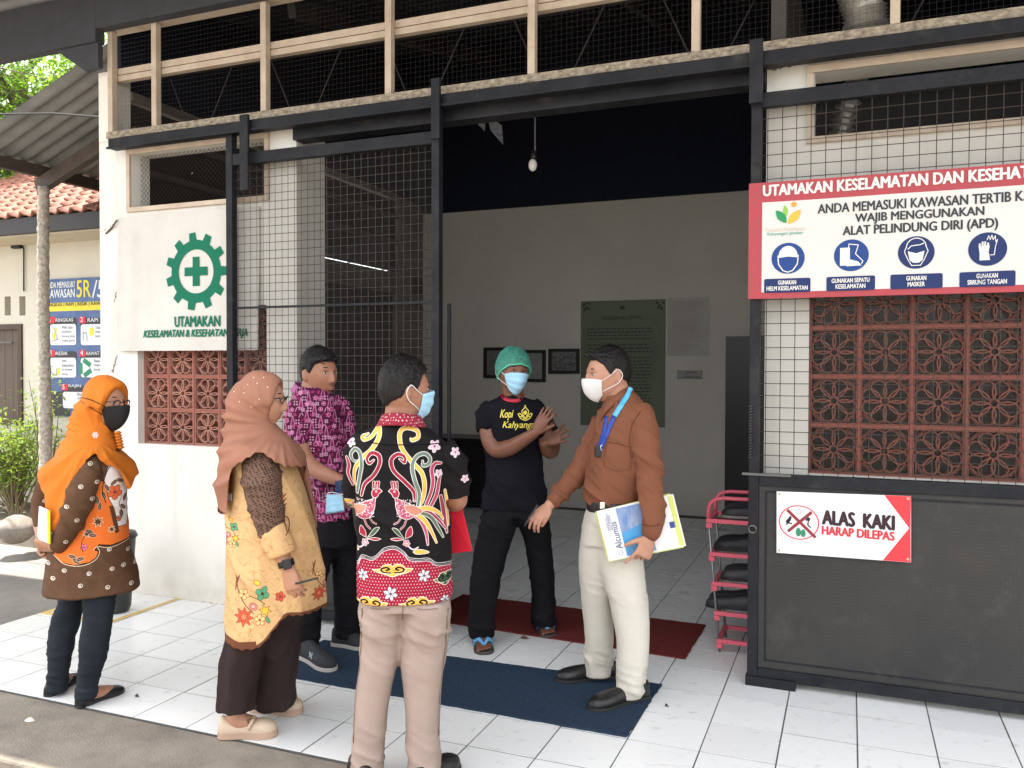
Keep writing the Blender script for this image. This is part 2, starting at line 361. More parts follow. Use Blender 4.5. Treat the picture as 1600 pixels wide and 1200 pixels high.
# cracks and flaked plaster
ck = MB(); M_ck = mat('plaster_crack', (.20, .17, .14), .95)
def flake(u0, v0, u1, v1, n_, wd):
    for k in range(n_):
        s_ = k/n_; p = PY(u0+(u1-u0)*s_+random.uniform(-1.2, 1.2), v0+(v1-v0)*s_, W); a_ = random.uniform(0, 6.3); r_ = wd*random.uniform(.3, 1.2)
        flat(ck, [(p.x+r_*math.cos(a_+q)*random.uniform(.5, 1), p.z+r_*math.sin(a_+q)*random.uniform(.5, 1.4)) for q in (0, 1.2, 2.4, 3.7, 5)], W-.0012-.00002*k)
flake(184, 452, 178, 472, 16, .007); flake(183, 555, 176, 582, 20, .008); flake(160, 362, 184, 345, 6, .006)
flake(228, 931, 350, 946, 60, .010); flake(300, 270, 300, 272, 2, .006)
flake(1197, 108, 1240, 100, 14, .016); ck.build('plaster_flaw', M_ck, B, kind='stuff')
# timber clerestory above the beam
for x in (-4.64, -4.255, -3.374, -2.49, -1.605, -.726, .183, 1.06, 1.95):
    MB().box(x-.021, x+.021, W-.045, W+.0, 3.124, 3.80).build('clerestory_post', M_cream, B, bevel=.003)
MB().box(-4.67, 3.2, W-.05, W+.05, 3.078, 3.122).build('clerestory_sill', M_peel, B)
MB().box(-4.67, 3.2, W+.006, W+.05, 3.475, 3.512).build('clerestory_rail', M_cream, B)
MB().box(-4.67, 3.2, W+.006, W+.04, 3.518, 3.56).build('clerestory_rail', M_cream, B)
MB().box(-4.67, 3.2, W-.05, W+.05, 3.803, 3.845).build('clerestory_head', M_cream, B)
grid_wire(-4.66, 3.2, 3.13, 3.80, W+.062, .03, .03, .0005).build('clerestory_screen', M_wire, B)
# dark eave beam with its end bracket, and the steel sliding beam
MB().box(-8.2, -4.672, 4.16, 4.235, 3.705, 4.04).build('eave_beam', mat('grey_beam_paint', (.055, .057, .066), .7, var=.2), B)
MB().box(-4.670, 3.2, 4.16, 4.235, 3.79, 4.04).build('eave_beam', mat('grey_beam_paint', (.085, .088, .10), .7, var=.2), B)
MB().prism([(-5.06, 3.703), (-4.672, 3.703), (-4.672, 3.54), (-4.79, 3.53)], 4.18, 4.22).build('eave_bracket', mat('grey_beam_paint'), B)
MB().box(-3.158, -.388, 4.25, 4.36, 2.925, 3.006).build('lintel', M_black, B)
MB().box(-4.575, 3.2, 4.168, 4.236, 2.985, 3.052).build('sliding_beam', M_black, B, bevel=.003)
MB().box(-4.575, 3.2, 4.150, 4.1675, 2.980, 2.992).build('beam_lip', M_black, B)
# inner rooms
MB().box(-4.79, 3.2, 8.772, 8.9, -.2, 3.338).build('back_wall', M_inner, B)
MB().box(-4.79, 3.2, 8.74, 8.9, 3.34, 6.0).build('gable_shade_sheet', M_dark, B)  # dark sheet standing for the unlit gap above the back wall
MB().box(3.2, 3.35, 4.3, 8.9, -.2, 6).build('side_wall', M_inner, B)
MB().box(-.382, -.31, 4.46, 8.765, -.004, 3.95).build('added_dark_partition', mat('dim_partition', (.10, .09, .08), .9, var=.3, vscale=2), B)  # unseen partition added to keep the space behind the breeze blocks dark
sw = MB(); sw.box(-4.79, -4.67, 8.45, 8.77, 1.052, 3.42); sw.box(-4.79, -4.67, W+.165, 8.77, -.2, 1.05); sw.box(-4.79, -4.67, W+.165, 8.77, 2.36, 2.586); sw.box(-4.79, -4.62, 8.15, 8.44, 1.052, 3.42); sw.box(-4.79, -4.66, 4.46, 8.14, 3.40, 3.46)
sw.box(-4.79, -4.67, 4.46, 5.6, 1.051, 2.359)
sw.build('side_wall', mat('shade_toned_side_wall', (.17, .145, .125), .85, var=.3, vscale=3), B)  # pale wall darkened in colour to carry the interior shade
MB().box(-4.78, -4.72, 5.601, 8.149, 1.051, 2.358).build('side_dark_panel', mat('dark_brown_panel', (.05, .042, .04), .8, var=.3, vscale=4), B)  # dark brown panel filling the side wall below the beam
rl = MB()
for z in (2.60, 2.90, 3.18): rl.box(-4.70, -4.64, 4.47, 8.14, z, z+.045)
rl.build('side_rail', M_rust, B)
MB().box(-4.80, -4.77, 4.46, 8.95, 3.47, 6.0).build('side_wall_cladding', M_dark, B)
MB().box(-4.70, -4.685, 4.46, 8.7, 2.646, 3.38).build('side_screen', mat('screen_cloth', (.03, .026, .024), .8, alpha=.95), B)
# roofs: corrugated sheets
def corrugated(x0, x1, y0, y1, zf, pitch, amp, along='x', seg=6, th=.002):
    m = MB(); n_ = int((y1-y0 if along == 'x' else x1-x0)/pitch*seg)
    rows = []
    for i in range(n_+1):
        s_ = i/n_; o = amp*math.cos(2*math.pi*i/seg)
        if along == 'x': y = y0+(y1-y0)*s_; rows.append([(x0, y, zf(x0, y)+o), (x1, y, zf(x1, y)+o)])
        else: x = x0+(x1-x0)*s_; rows.append([(x, y0, zf(x, y0)+o), (x, y1, zf(x, y1)+o)])
    for r_ in rows: m.v += r_
    for i in range(n_): m.f.append((2*i, 2*i+1, 2*i+3, 2*i+2)); m.mi.append(0)
    nv = len(m.v); m.v += [(a, b_, c+.004) for a, b_, c in m.v]; m.f += [tuple(k+nv for k in f[::-1]) for f in m.f[:]]; m.mi = [0]*len(m.f)
    return m
corrugated(-8.2, 4.5, 2.12, 4.24, lambda x, y: 4.05+.05*(4.2-y), .13, .016, 'x').build('canopy_roof', M_sheet, B, smooth=True)
MB().box(-4.85, 4.5, 4.236, 4.70, 4.085, 4.10).build('roof_flashing', M_sheet, B)
cp = MB()
for y in (2.3, 3.2): cp.box(-8.2, 4.5, y, y+.06, 3.93+.05*(4.2-y), 4.035+.05*(4.2-y))
cp.build('canopy_purlin', mat('grey_beam_paint'), B)
corrugated(-4.85, 3.4, 4.40, 9.0, lambda x, y: 4.10+.25*(y-4.4), .13, .016, 'y').build('main_roof', mat('dark_roof_sheet', (.03, .032, .04), .8), B, smooth=True)  # near black sheet colour
# roof truss seen through the clerestory
tz = MB(); tz.box(-4.6, 3.1, 4.62, 4.66, 3.10, 3.13); tz.box(-4.6, 3.1, 4.62, 4.66, 3.60, 3.64); x = -4.5
while x < 3:
    tz.tube([(x, 4.64, 3.60), (x+.21, 4.64, 3.13)], .005, 5); tz.tube([(x+.30, 4.64, 3.13), (x+.55, 4.64, 3.60)], .005, 5); x += .88
tz.build('roof_truss', mat('dark_truss', (.035, .03, .03), .8), B)  # very dark brown, so the thin webs stay faint
for x in (-3.5, -1.55, .3):
    q = MB(); q.bar((x, 4.7, 3.95), (x, 8.7, 4.9), .06, .12); q.build('rafter', M_steel, B)
sl = MB().box(-3.95, -3.35, 5.0, 5.06, 3.80, 3.84).build('ceiling_batten', mat('white_batten', (.5, .5, .5), .5), B)

for a_, b2, c2, d2 in (((733, 180), (757, 205), (758, 186), (750, 181)), ((762, 180), (766, 203), (786, 226), (784, 196))):
    pts_ = [PY(*q, 6.4) for q in (a_, b2, c2, d2)]; q_ = MB(); q_.add([tuple(p) for p in pts_]+[tuple(p+Vector((0, .01, 0))) for p in pts_], [(0, 1, 2, 3), (7, 6, 5, 4), (0, 4, 5, 1), (1, 5, 6, 2), (2, 6, 7, 3), (3, 7, 4, 0)]); q_.build('foil_scrap', mat('dull_foil', (.30, .30, .32), .5, var2=(.08, .08, .09), vscale=40), B)
# flexible duct
dp = [PY(1325, -60, 4.47), PY(1340, -20, 4.47), PY(1350, 12, 4.48), PY(1353, 42, 4.50), PY(1346, 80, 4.8), PY(1338, 118, 5.3), PY(1322, 175, 5.4), PY(1309, 225, 5.4)]
pts = []; rad = []
for i in range(len(dp)-1):
    for k in range(10):
        q = i*10+k; pts.append(dp[i].lerp(dp[i+1], k/10)); rad.append((.094 if q < 36 else .060)+(.013 if q % 2 else -.012))
MB().tube(pts, rad, 18).build('air_duct', mat('foil_duct', (.66, .64, .60), .30, metal=.8), smooth=False, label='silver flexible ribbed air duct hanging behind the clerestory above the right banner', cat='air duct')

# ------------------------------------------------------------------ sliding gates
M_panel = mat('embossed_black_sheet', (.021, .0205, .020), .42, var2=(.034, .031, .028), vscale=2.2, spec=.35)
t, n, L, b = nodes(M_panel)
tc = n.new('ShaderNodeTexCoord'); mp = n.new('ShaderNodeMapping'); mp.inputs['Scale'].default_value = (62, 62, 62); L(tc.outputs['Object'], mp.inputs[0])
vo = n.new('ShaderNodeTexVoronoi'); vo.inputs['Randomness'].default_value = 0; vo.inputs['Scale'].default_value = 1; L(mp.outputs[0], vo.inputs[0])
rp = n.new('ShaderNodeValToRGB'); rp.color_ramp.elements[0].position = .12; rp.color_ramp.elements[0].color = (1, 1, 1, 1); rp.color_ramp.elements[1].position = .34; rp.color_ramp.elements[1].color = (0, 0, 0, 1); L(vo.outputs[0], rp.inputs[0])
bp = n.new('ShaderNodeBump'); bp.inputs['Strength'].default_value = .7; bp.inputs['Distance'].default_value = .004; L(rp.outputs[0], bp.inputs['Height']); L(bp.outputs[0], b.inputs['Normal'])
for M_ in (M_panel, M_black):      # dust and rubbed paint
    t, n, L, b = nodes(M_); ge = n.new('ShaderNodeNewGeometry'); nz = n.new('ShaderNodeTexNoise'); nz.inputs['Scale'].default_value = 5; nz.inputs['Detail'].default_value = 12; nz.inputs['Roughness'].default_value = .72; L(ge.outputs['Position'], nz.inputs[0])
    rp = n.new('ShaderNodeMapRange'); rp.inputs[1].default_value = .54; rp.inputs[2].default_value = .74; rp.inputs[4].default_value = .55; L(nz.outputs[0], rp.inputs[0])
    mx = n.new('ShaderNodeMixRGB'); L(rp.outputs[0], mx.inputs[0]); L(b.inputs['Base Color'].links[0].from_socket, mx.inputs[1]); mx.inputs[2].default_value = (.085, .078, .068, 1); L(mx.outputs[0], b.inputs['Base Color'])
    mr = n.new('ShaderNodeMapRange'); mr.inputs[1].default_value = .35; mr.inputs[2].default_value = .7; mr.inputs[3].default_value = .36; mr.inputs[4].default_value = .7; L(nz.outputs[0], mr.inputs[0]); L(mr.outputs[0], b.inputs['Roughness'])
M_screen = mat('insect_screen', (.045, .04, .037), .9, alpha=.12, spec=.05)
def gate(x0, x1, px, pz, label, split, bar_z):
    g = empty('sliding_gate', (x0, G, 0), label, 'gate')
    st = .048
    for x in (x0, x1-st): MB().box(x, x+st, G-.02, G+.03, .03, 2.983).build('stile', M_black, g, bevel=.003)
    for z0, z1 in ((.03, .085), (.972, 1.03), (2.79, 2.86)):
        MB().box(x0+st+.001, x1-st-.001, G-.017, G+.027, z0, z1).build('rail', M_black, g, bevel=.003)
    MB().box(x0+st+.001, x1-st-.001, G+.0, G+.012, bar_z, bar_z+.014).build('cross_bar', M_black, g)
    MB().box(x0+st+.001, x1-st-.001, G-.004, G+.004, .086, .971).build('sheet_panel', M_panel, g)
    fr = MB(); a, c = x0+st+.03, x1-st-.03
    fr.box(a, c, G-.008, G-.0045, .12, .128); fr.box(a, c, G-.008, G-.0045, .94, .948); fr.box(a, a+.008, G-.008, G-.0045, .129, .939); fr.box(c-.008, c, G-.008, G-.0045, .129, .939)
    fr.build('sheet_bead', M_black, g)
    grid_wire(x0+st, x1-st, 1.03, 2.79, G+.015, px, pz, .0019).build('wire_mesh', M_wire, g)
    MB().box(x0+st, x1-st, G+.024, G+.0245, 1.03, 2.79).build('insect_screen', M_screen, g)
    return g
gl_ = gate(-3.61, -2.125, .047, .05, 'left black sliding gate of wire mesh over sheet steel, behind the man in magenta', 1, 1.90)
gr_ = gate(-.446, 1.06, .066, .058, 'right black sliding gate of wire mesh over embossed sheet, carrying the shoe notice', 1, 1.90)
MB().box(-.475, -.25, G-.032, G-.021, 1.022, 1.034).build('bolt', mat('worn_bolt', (.12, .12, .12), .4, metal=.8), gr_)
cs = MB(); pts = [(-.437+.010*math.cos(k*1.1), G-.032+.010*math.sin(k*1.1), 1.10+k*.0024) for k in range(110)]
cs.tube(pts, .0022, 4); cs.build('spring', mat('worn_bolt'), gr_, smooth=True)
hs = MB(); hs.tube([(-.425+.018*math.cos(a), G-.028, .76+.018*math.sin(a)) for a in [k*.5 for k in range(13)]], .005, 6); hs.build('latch_ring', mat('worn_bolt'), gr_)
MB().box(-.452, -.22, G-.035, G+.035, .0, .045).build('floor_shoe', M_black, gr_)
MB().box(-3.46, -3.40, 4.130, 4.149, 2.62, 3.075).build('hanger', M_black, gl_)
MB().box(-2.150, -2.098, 4.130, 4.149, 2.80, 3.13).build('hanger', M_black, gl_)
MB().box(-.452, -.390, 4.130, 4.149, 2.80, 3.10).build('hanger', M_black, gr_)
MB().tube([(-2.10, 4.26, 1.02), (-2.10, 4.26, 1.90)], .012, 8).build('locking_rod', M_black, gl_)
# floor dirt under the gate is in the tile material

# ------------------------------------------------------------------ banners and signs on the front
def cloth_sheet(x0, x1, z0, z1, surf, nx_=40, nz_=24, th=.002):
    m = MB()
    for j in range(nz_+1):
        for i in range(nx_+1):
            x = x0+(x1-x0)*i/nx_; z = z0+(z1-z0)*j/nz_; m.v.append((x, surf(x, z), z))
    for j in range(nz_):
        for i in range(nx_): a = j*(nx_+1)+i; m.f.append((a, a+1, a+nx_+2, a+nx_+1))
    nv = len(m.v); nf = len(m.f); m.v += [(x, y+th, z) for x, y, z in m.v]; m.f += [tuple(k+nv for k in f[::-1]) for f in m.f[:nf]]; m.mi = [0]*len(m.f)
    return m
# left banner: gear and cross
bx0, bx1, bz0, bz1 = -4.61, -3.43, 1.645, 2.545
sfL = lambda x, z: W-.028+.012*math.sin((x-bx0)*5.2+1)*math.sin((z-bz0)*2.4)-.016*math.exp(-((x-bx0-.13)/.05)**2)+.005*math.sin(x*11+z*6)
bl = empty('gear_banner', (-4.0, W, 2.1), 'grey white cloth banner with green gear and cross, left of the gate', 'banner')
cloth_sheet(bx0, bx1, bz0, bz1, sfL).build('cloth', mat('dusty_white_cloth', (.66, .63, .58), .85, var2=(.57, .54, .49), vscale=2.5, bump=.15, bscale=220), bl, smooth=True)
M_green = mat('green_print', (.010, .15, .085), .7, spec=.15)
gm = MB(); gc = PY(313, 425, W); gx, gz = gc.x, gc.z
def polar(m, r0, r1, a0, a1, k=4): return [(gx+r_*math.cos(a0+(a1-a0)*q/k), gz+r_*math.sin(a0+(a1-a0)*q/k)) for r_, sq in ((r1, range(k+1)), (r0, range(k, -1, -1))) for q in sq]
yb = W-.050
RI, RO, RT = .142, .203, .252
for k in range(44):
    a0 = 2*math.pi*k/44; a1 = 2*math.pi*(k+1)/44; flat(gm, polar(gm, RI, RO, a0, a1, 1), yb)
for k in range(11):
    a = math.pi/2+.12+2*math.pi*k/11; flat(gm, [(gx+RO*.985*math.cos(a-.155), gz+RO*.985*math.sin(a-.155)), (gx+RT*math.cos(a-.105), gz+RT*math.sin(a-.105)), (gx+RT*math.cos(a+.105), gz+RT*math.sin(a+.105)), (gx+RO*.985*math.cos(a+.155), gz+RO*.985*math.sin(a+.155))], yb)
c, l = .028, .094
flat(gm, [(gx-c, gz-l), (gx+c, gz-l), (gx+c, gz-c), (gx+l, gz-c), (gx+l, gz+c), (gx+c, gz+c), (gx+c, gz+l), (gx-c, gz+l), (gx-c, gz+c), (gx-l, gz+c), (gx-l, gz-c), (gx-c, gz-c)], yb)
gm.v = [(x, sfL(x, z)-.004, z) for x, y, z in gm.v]
gm.build('gear_print', M_green, bl)
lt = MB(); a = PY(280, 511, W); c2 = PY(349, 508, W)
put_text(lt, 'UTAMAKAN', a.x, a.z-.002, w=c2.x-a.x, h=.068, bold=.06, surf=lambda x, z: sfL(x, z)-.006)
a = PY(230, 531, W); c2 = PY(392, 527, W)
put_text(lt, 'KESELAMATAN & KESEHATAN KERJA', a.x, a.z, w=c2.x-a.x, h=.062, bold=.055, shear=.25, surf=lambda x, z: sfL(x, z)-.006)
lt.build('lettering', M_green, bl)
MB().tube([(-4.60, W-.03, 2.53), (-4.66, W-.012, 2.49), (-4.73, W-.004, 2.45)], .006, 6).build('tie_cord', M_rust, bl)

# right banner
rx0, rx1, rz0, rz1 = -.452, 1.5, 1.872, 2.425
sfR = lambda x, z: G-.034+.006*math.sin(x*4.2+.6)*math.cos(z*3)-.004*math.sin(x*9)
br = empty('safety_banner', (0, G, 2.1), 'red bordered white safety banner on the right gate, four blue pictograms', 'banner')
cloth_sheet(rx0, rx1, rz0, rz1, sfR, 50, 12).build('cloth', mat('red_banner_vinyl', (.40, .045, .058), .5, var2=(.34, .05, .06), vscale=5), br, smooth=True)
m = MB(); flat(m, rrect(rx0+.045, rx1-.03, rz0+.030, 2.330, .03), 0)
pm = cloth_sheet(rx0+.062, rx1-.03, rz0+.030, 2.330, lambda x, z: sfR(x, z)-.002, 50, 10, .0005)
pm.build('white_panel', mat('white_vinyl', (.62, .60, .565), .45, var=.05, vscale=6), br, smooth=True)
sv = lambda d: (lambda x, z: sfR(x, z)-d)
h1 = MB(); put_text(h1, 'UTAMAKAN KESELAMATAN DAN KESEHATAN KERJA', -.385, 2.343, w=1.345, h=.068, bold=.05, surf=sv(.004)); h1.build('lettering', mat('white_print', (.70, .67, .62), .5), br)
h2 = MB()
put_text(h2, 'ANDA MEMASUKI KAWASAN TERTIB K3', -.140, 2.262, w=.848, h=.043, bold=.05, surf=sv(.004))
put_text(h2, 'WAJIB MENGGUNAKAN', .022, 2.200, w=.520, h=.050, bold=.045, surf=sv(.004))
put_text(h2, 'ALAT PELINDUNG DIRI (APD)', -.030, 2.142, w=.625, h=.054, bold=.045, surf=sv(.004))
h2.build('lettering', mat('black_print', (.03, .03, .035), .5), br)
lg = MB()          # plantation company emblem
lx, lz = -.283, 2.262
def leaf2(m, x, z, L_, wd, ang, mi): 
    pts = []
    for s_ in (1, -1):
        for q in range(7):
            tq = q/6 if s_ == 1 else 1-q/6; w_ = s_*wd*math.sin(math.pi*tq)**.8; lx_ = L_*tq; pts.append((x+lx_*math.cos(ang)-w_*math.sin(ang), z+lx_*math.sin(ang)+w_*math.cos(ang)))
    flat(m, pts, 0, mi)
leaf2(lg, lx+.004, lz-.035, .078, .018, math.radians(128), 0); leaf2(lg, lx+.004, lz-.005, .055, .010, math.radians(100), 1); leaf2(lg, lx+.010, lz-.040, .085, .019, math.radians(48), 2)
disc(lg, lx+.036, lz+.050, .012, .012, 0, 16, 3)
lg.v = [(x, sfR(x, z)-.005, z) for x, y, z in lg.v]
lg.build('emblem', [mat('leaf_green', (.02, .25, .08)), mat('leaf_lime', (.25, .45, .06)), mat('leaf_amber', (.75, .42, .05)), mat('dot_orange', (.8, .30, .04))], br)
l1 = MB(); put_text(l1, 'Perumda Perkebunan', -.372, 2.188, w=.175, h=.020, surf=sv(.005)); l1.build('lettering', mat('pale_gold_print', (.62, .55, .40)), br)
l2 = MB(); put_text(l2, 'Kahyangan Jember', -.365, 2.166, w=.162, h=.020, surf=sv(.005)); l2.build('lettering', mat('teal_print', (.05, .32, .24)), br)
M_navy = [mat('blue_print', (.018, .055, .21), .5, spec=.2), mat('navy_print', (.016, .030, .11), .5, spec=.2)]
ic = MB(); wi = MB(); cap = MB()
def surfall(m, d): m.v = [(x, sfR(x, z)-d, z) for x, y, z in m.v]
dcs = [(-.271, 2.060), (.006, 2.061), (.276, 2.061), (.557, 2.062)]
def flush(m): surfall(m, .0058); m.build('pictogram', mat('white_print'), br); return MB()
for k, (dx, dz) in enumerate(dcs): ic = MB(); disc(ic, dx, dz, .0745, .073, 0, 36); surfall(ic, .0045); ic.build('pictogram_ground', M_navy[0 if k < 2 else 1], br)
for x0, x1 in ((-.378, -.170), (-.100, .108), (.172, .384), (.450, .664)): ic = MB(); flat(ic, rrect(x0, x1, 1.899, 1.965, .008), 0); surfall(ic, .0045); ic.build('caption_plate', M_navy[1], br)
# helmet
x, z = dcs[0]; flat(wi, [(x+.042*math.cos(a), z+.012+.046*math.sin(a)) for a in [math.pi*k/12 for k in range(13)]], 0); flat(wi, [(x-.048, z+.014), (x-.046, z+.002), (x, z+.008), (x+.046, z+.002), (x+.048, z+.014)], 0)
stroke2(wi, [(x-.045, z), (x-.042, z-.028), (x-.022, z-.058), (x, z-.066), (x+.022, z-.058), (x+.042, z-.028), (x+.045, z)], .005, 0)
wi = flush(wi)
# boots
x, z = dcs[1]; flat(wi, [(x-.048, z+.036), (x-.006, z+.036), (x-.006, z-.018), (x-.020, z-.046), (x-.048, z-.046)], 0); flat(wi, [(x-.006, z-.018), (x+.030, z-.030), (x+.044, z-.048), (x-.020, z-.050), (x-.020, z-.040)], 0)
stroke2(wi, [(x-.010, z+.052), (x+.030, z+.046), (x+.018, z+.006), (x+.050, z-.028), (x+.044, z-.040)], .004, 0); stroke2(wi, [(x-.010, z+.052), (x-.012, z+.036)], .004, 0)
wi = flush(wi)
# mask head
x, z = dcs[2]; stroke2(wi, [(x+.040*math.cos(a), z+.024+.040*math.sin(a)) for a in [math.pi*(k/12) for k in range(13)]], .004, 0)
flat(wi, [(x-.034, z+.006), (x, z-.004), (x+.034, z+.006), (x+.026, z-.034), (x+.012, z-.046), (x-.012, z-.046), (x-.026, z-.034)], 0)
stroke2(wi, [(x-.041, z+.024), (x-.048, z+.005), (x-.034, z-.030), (x-.018, z-.058), (x+.018, z-.058), (x+.034, z-.030), (x+.048, z+.005), (x+.041, z+.024)], .0035, 0)
stroke2(wi, [(x-.034, z+.016), (x-.020, z+.030), (x+.016, z+.034), (x+.030, z+.040)], .004, 0)
wi = flush(wi)
# gloves
x, z = dcs[3]; flat(wi, [(x-.030, z-.048), (x+.010, z-.048), (x+.004, z-.012), (x+.008, z+.016), (x-.034, z+.012), (x-.030, z-.016)], 0)
for q, (fx, ft) in enumerate(((-.030, .026), (-.019, .034), (-.009, .034), (.002, .028))): flat(wi, [(x+fx-.004, z+.010), (x+fx+.004, z+.010), (x+fx+.003, z+ft), (x+fx-.003, z+ft)], 0)
stroke2(wi, [(x-.002, z+.040), (x+.004, z+.058), (x+.010, z+.040), (x+.016, z+.060), (x+.021, z+.040), (x+.029, z+.056), (x+.031, z+.030), (x+.038, z+.040), (x+.030, z+.010), (x+.026, z-.026), (x+.010, z-.026)], .003, 0)
wi = flush(wi)
for s1, s2, x0, x1 in (('GUNAKAN', 'HELM KESELAMATAN', -.370, -.178), ('GUNAKAN SEPATU', 'KESELAMATAN', -.100, .108), ('GUNAKAN', 'MASKER', .172, .384), ('GUNAKAN', 'SRRUNG TANGAN', .450, .664)):
    cx = (x0+x1)/2
    for s_, z in ((s1, 1.936), (s2, 1.909)): put_text(cap, s_, cx, z, w=len(s_)*.0115, h=.0200, bold=.045, align='c', surf=sv(.0058))
    cap.build('lettering', mat('white_print'), br); cap = MB()

# shoe notice
sn = empty('shoe_notice', (-.02, G-.01, .8), 'white notice with red arrow corner and struck out shoe symbol on the gate', 'sign')
ys = G-.024; MB().add([(-.312, ys, .655), (.271, ys, .660), (.268, ys, .962), (-.314, ys, .950), (-.312, ys+.003, .655), (.271, ys+.003, .660), (.268, ys+.003, .962), (-.314, ys+.003, .950)], [(0, 1, 2, 3), (7, 6, 5, 4), (0, 4, 5, 1), (1, 5, 6, 2), (2, 6, 7, 3), (3, 7, 4, 0)]).build('board', mat('white_sign', (.70, .71, .74), .4), sn)
rd = MB(); flat(rd, [(.158, .9595), (.2675, .9615), (.2675, .816), (.262, .816)], ys-.0012); flat(rd, [(.262, .816), (.2675, .816), (.2695, .661), (.154, .660)], ys-.0012); rd.build('red_corner', mat('sign_red', (.75, .04, .05), .45), sn)
cc = MB(); disc(cc, -.212, .808, .091, .082, ys-.0012, 40, 0, .94)
cc.build('ring_print', mat('sign_red'), sn)
xx = MB(); stroke2(xx, [(-.262, .862), (-.140, .745)], .014, ys-.0024); stroke2(xx, [(-.258, .765), (-.158, .858)], .014, ys-.0020); xx.build('cross_print', mat('dark_red_print', (.25, .03, .035)), sn)
sy = MB(); disc(sy, -.214, .762, .012, .021, ys-.0014, 14, 1, .0); disc(sy, -.192, .758, .011, .019, ys-.0014, 14, 1, .0); flat(sy, [(-.268, .800), (-.252, .812), (-.244, .830), (-.252, .838), (-.262, .822), (-.272, .812)], ys-.0013, 0); flat(sy, [(-.186, .828), (-.172, .838), (-.160, .830), (-.164, .818), (-.178, .820)], ys-.0013, 0); stroke2(sy, [(-.268, .795), (-.250, .820), (-.262, .805), (-.245, .800)], .007, ys-.0014, 0); stroke2(sy, [(-.180, .820), (-.168, .830), (-.172, .800), (-.160, .788)], .006, ys-.0014, 0)
stroke2(sy, [(-.225, .862), (-.218, .848), (-.205, .850), (-.200, .866), (-.212, .872)], .003, ys-.0014, 2)
sy.build('symbol_print', [mat('black_print'), mat('shoe_green', (.03, .22, .12)), mat('grey_print', (.35, .35, .36))], sn)
tx = MB(); put_text(tx, 'ALAS  KAKI', -.106, .808, w=.305, h=.066, bold=.085, y=ys-.0020, dz=-.02); tx.build('lettering', mat('dark_maroon_print', (.035, .012, .016)), sn)
tx = MB(); put_text(tx, 'HARAP DILEPAS', -.108, .760, w=.308, h=.040, bold=.08, y=ys-.0020, dz=-.02); tx.build('lettering', mat('sign_text_red', (.55, .04, .05)), sn)
ey = MB()
for x, z in ((-.302, .938), (-.300, .668), (.256, .95), (.258, .675)): ey.tube([(x, ys-.003, z), (x, ys, z)], .006, 10)
ey.build('eyelet', mat('brass_eyelet', (.5, .42, .28), .35, metal=.8), sn)

# ------------------------------------------------------------------ inside on the back wall
YB = 8.77
def wallrect(u0, v0, u1, v1, y): a = PY(u0, v0, y); c = PY(u1, v1, y); return a.x, c.x, c.z, a.z
def frame(name, r, label, pic):
    x0, x1, z0, z1 = r; o = empty(name, ((x0+x1)/2, YB, (z0+z1)/2), label, 'picture frame', 'framed pictures on the back wall')
    f = MB(); y0, y1 = YB-.03, YB-.001; t_ = .035
    f.box(x0, x1, y0, y1, z1-t_, z1); f.box(x0, x1, y0, y1, z0, z0+t_); f.box(x0, x0+t_, y0, y1, z0+t_, z1-t_); f.box(x1-t_, x1, y0, y1, z0+t_, z1-t_)
    f.build('moulding', mat('black_frame', (.015, .014, .014), .4), o); MB().box(x0+t_, x1-t_, YB-.012, YB-.001, z0+t_, z1-t_).build('picture', pic, o)
frame('picture_frame', wallrect(757, 543, 800, 591, YB), 'black picture frame partly hidden behind the green cap', mat('framed_sheet', (.22, .22, .20), .3, var2=(.12, .12, .12), vscale=20))
frame('picture_frame', wallrect(800, 547, 853, 597, YB), 'black picture frame just right of the green cap', mat('framed_certificate', (.30, .30, .28), .3, var2=(.22, .22, .21), vscale=12))
frame('picture_frame', wallrect(858, 545, 906, 584, YB), 'black framed group photograph beside the green poster', mat('framed_photo', (.25, .25, .25), .3, var2=(.05, .05, .05), vscale=30))
x0, x1, z0, z1 = wallrect(908, 471, 1039, 668, YB)
gp = empty('policy_poster', (x0, YB, z0), 'large dark green policy poster on the back wall', 'poster')
MB().box(x0, x1, YB-.008, YB-.001, z0, z1).build('sheet', mat('poster_green', (.15, .17, .11), .6, var=.2, vscale=2), gp)
pt = MB(); put_text(pt, 'KEBIJAKAN MUTU', (x0+x1)/2, z1-.22, w=.42, h=.05, bold=.02, align='c', y=YB-.010)
rows_ = [(.07+.03*random.random(), .86-.05*random.random()) for _ in range(24)]; z = z1-.31
for k, (a, c) in enumerate(rows_):
    if k in (4, 7): z -= .03
    xx_ = x0+a*(x1-x0)+(.12 if k > 7 else 0); xe = x0+c*(x1-x0)
    while xx_ < xe: wd = random.uniform(.02, .07); pt.box(xx_, min(xx_+wd, xe), YB-.0102, YB-.0088, z, z+.011); xx_ += wd+.014
    z -= .036
pt.build('lettering', mat('poster_dark_print', (.03, .045, .03)), gp)
cn = MB()
for sx in (0, 1):
    for k in range(9): cn.sphere((x0+.06+(x1-x0-.12)*sx+random.uniform(-.04, .04), YB-.009, z1-.06+random.uniform(-.05, .04)), (.012, .002, .012), 6, 4)
cn.sphere(((x0+x1)/2, YB-.009, z1-.08), (.03, .002, .02), 8, 5); cn.build('ornament_print', mat('poster_dark_print'), gp)
x0, x1, z0, z1 = wallrect(1043, 466, 1108, 556, YB)
pp = empty('paper_notice', (x0, YB, z0), 'pale paper notice in a clear sleeve right of the green poster', 'notice')
MB().box(x0, x1, YB-.006, YB-.001, z0, z1).build('sheet', mat('notice_paper', (.36, .33, .29), .35, var=.15, vscale=6), pp)
pl = MB(); z = z1-.05
while z > z0+.05: pl.box(x0+.05, x1-.05*random.uniform(1, 2), YB-.0075, YB-.0065, z, z+.004); z -= .022
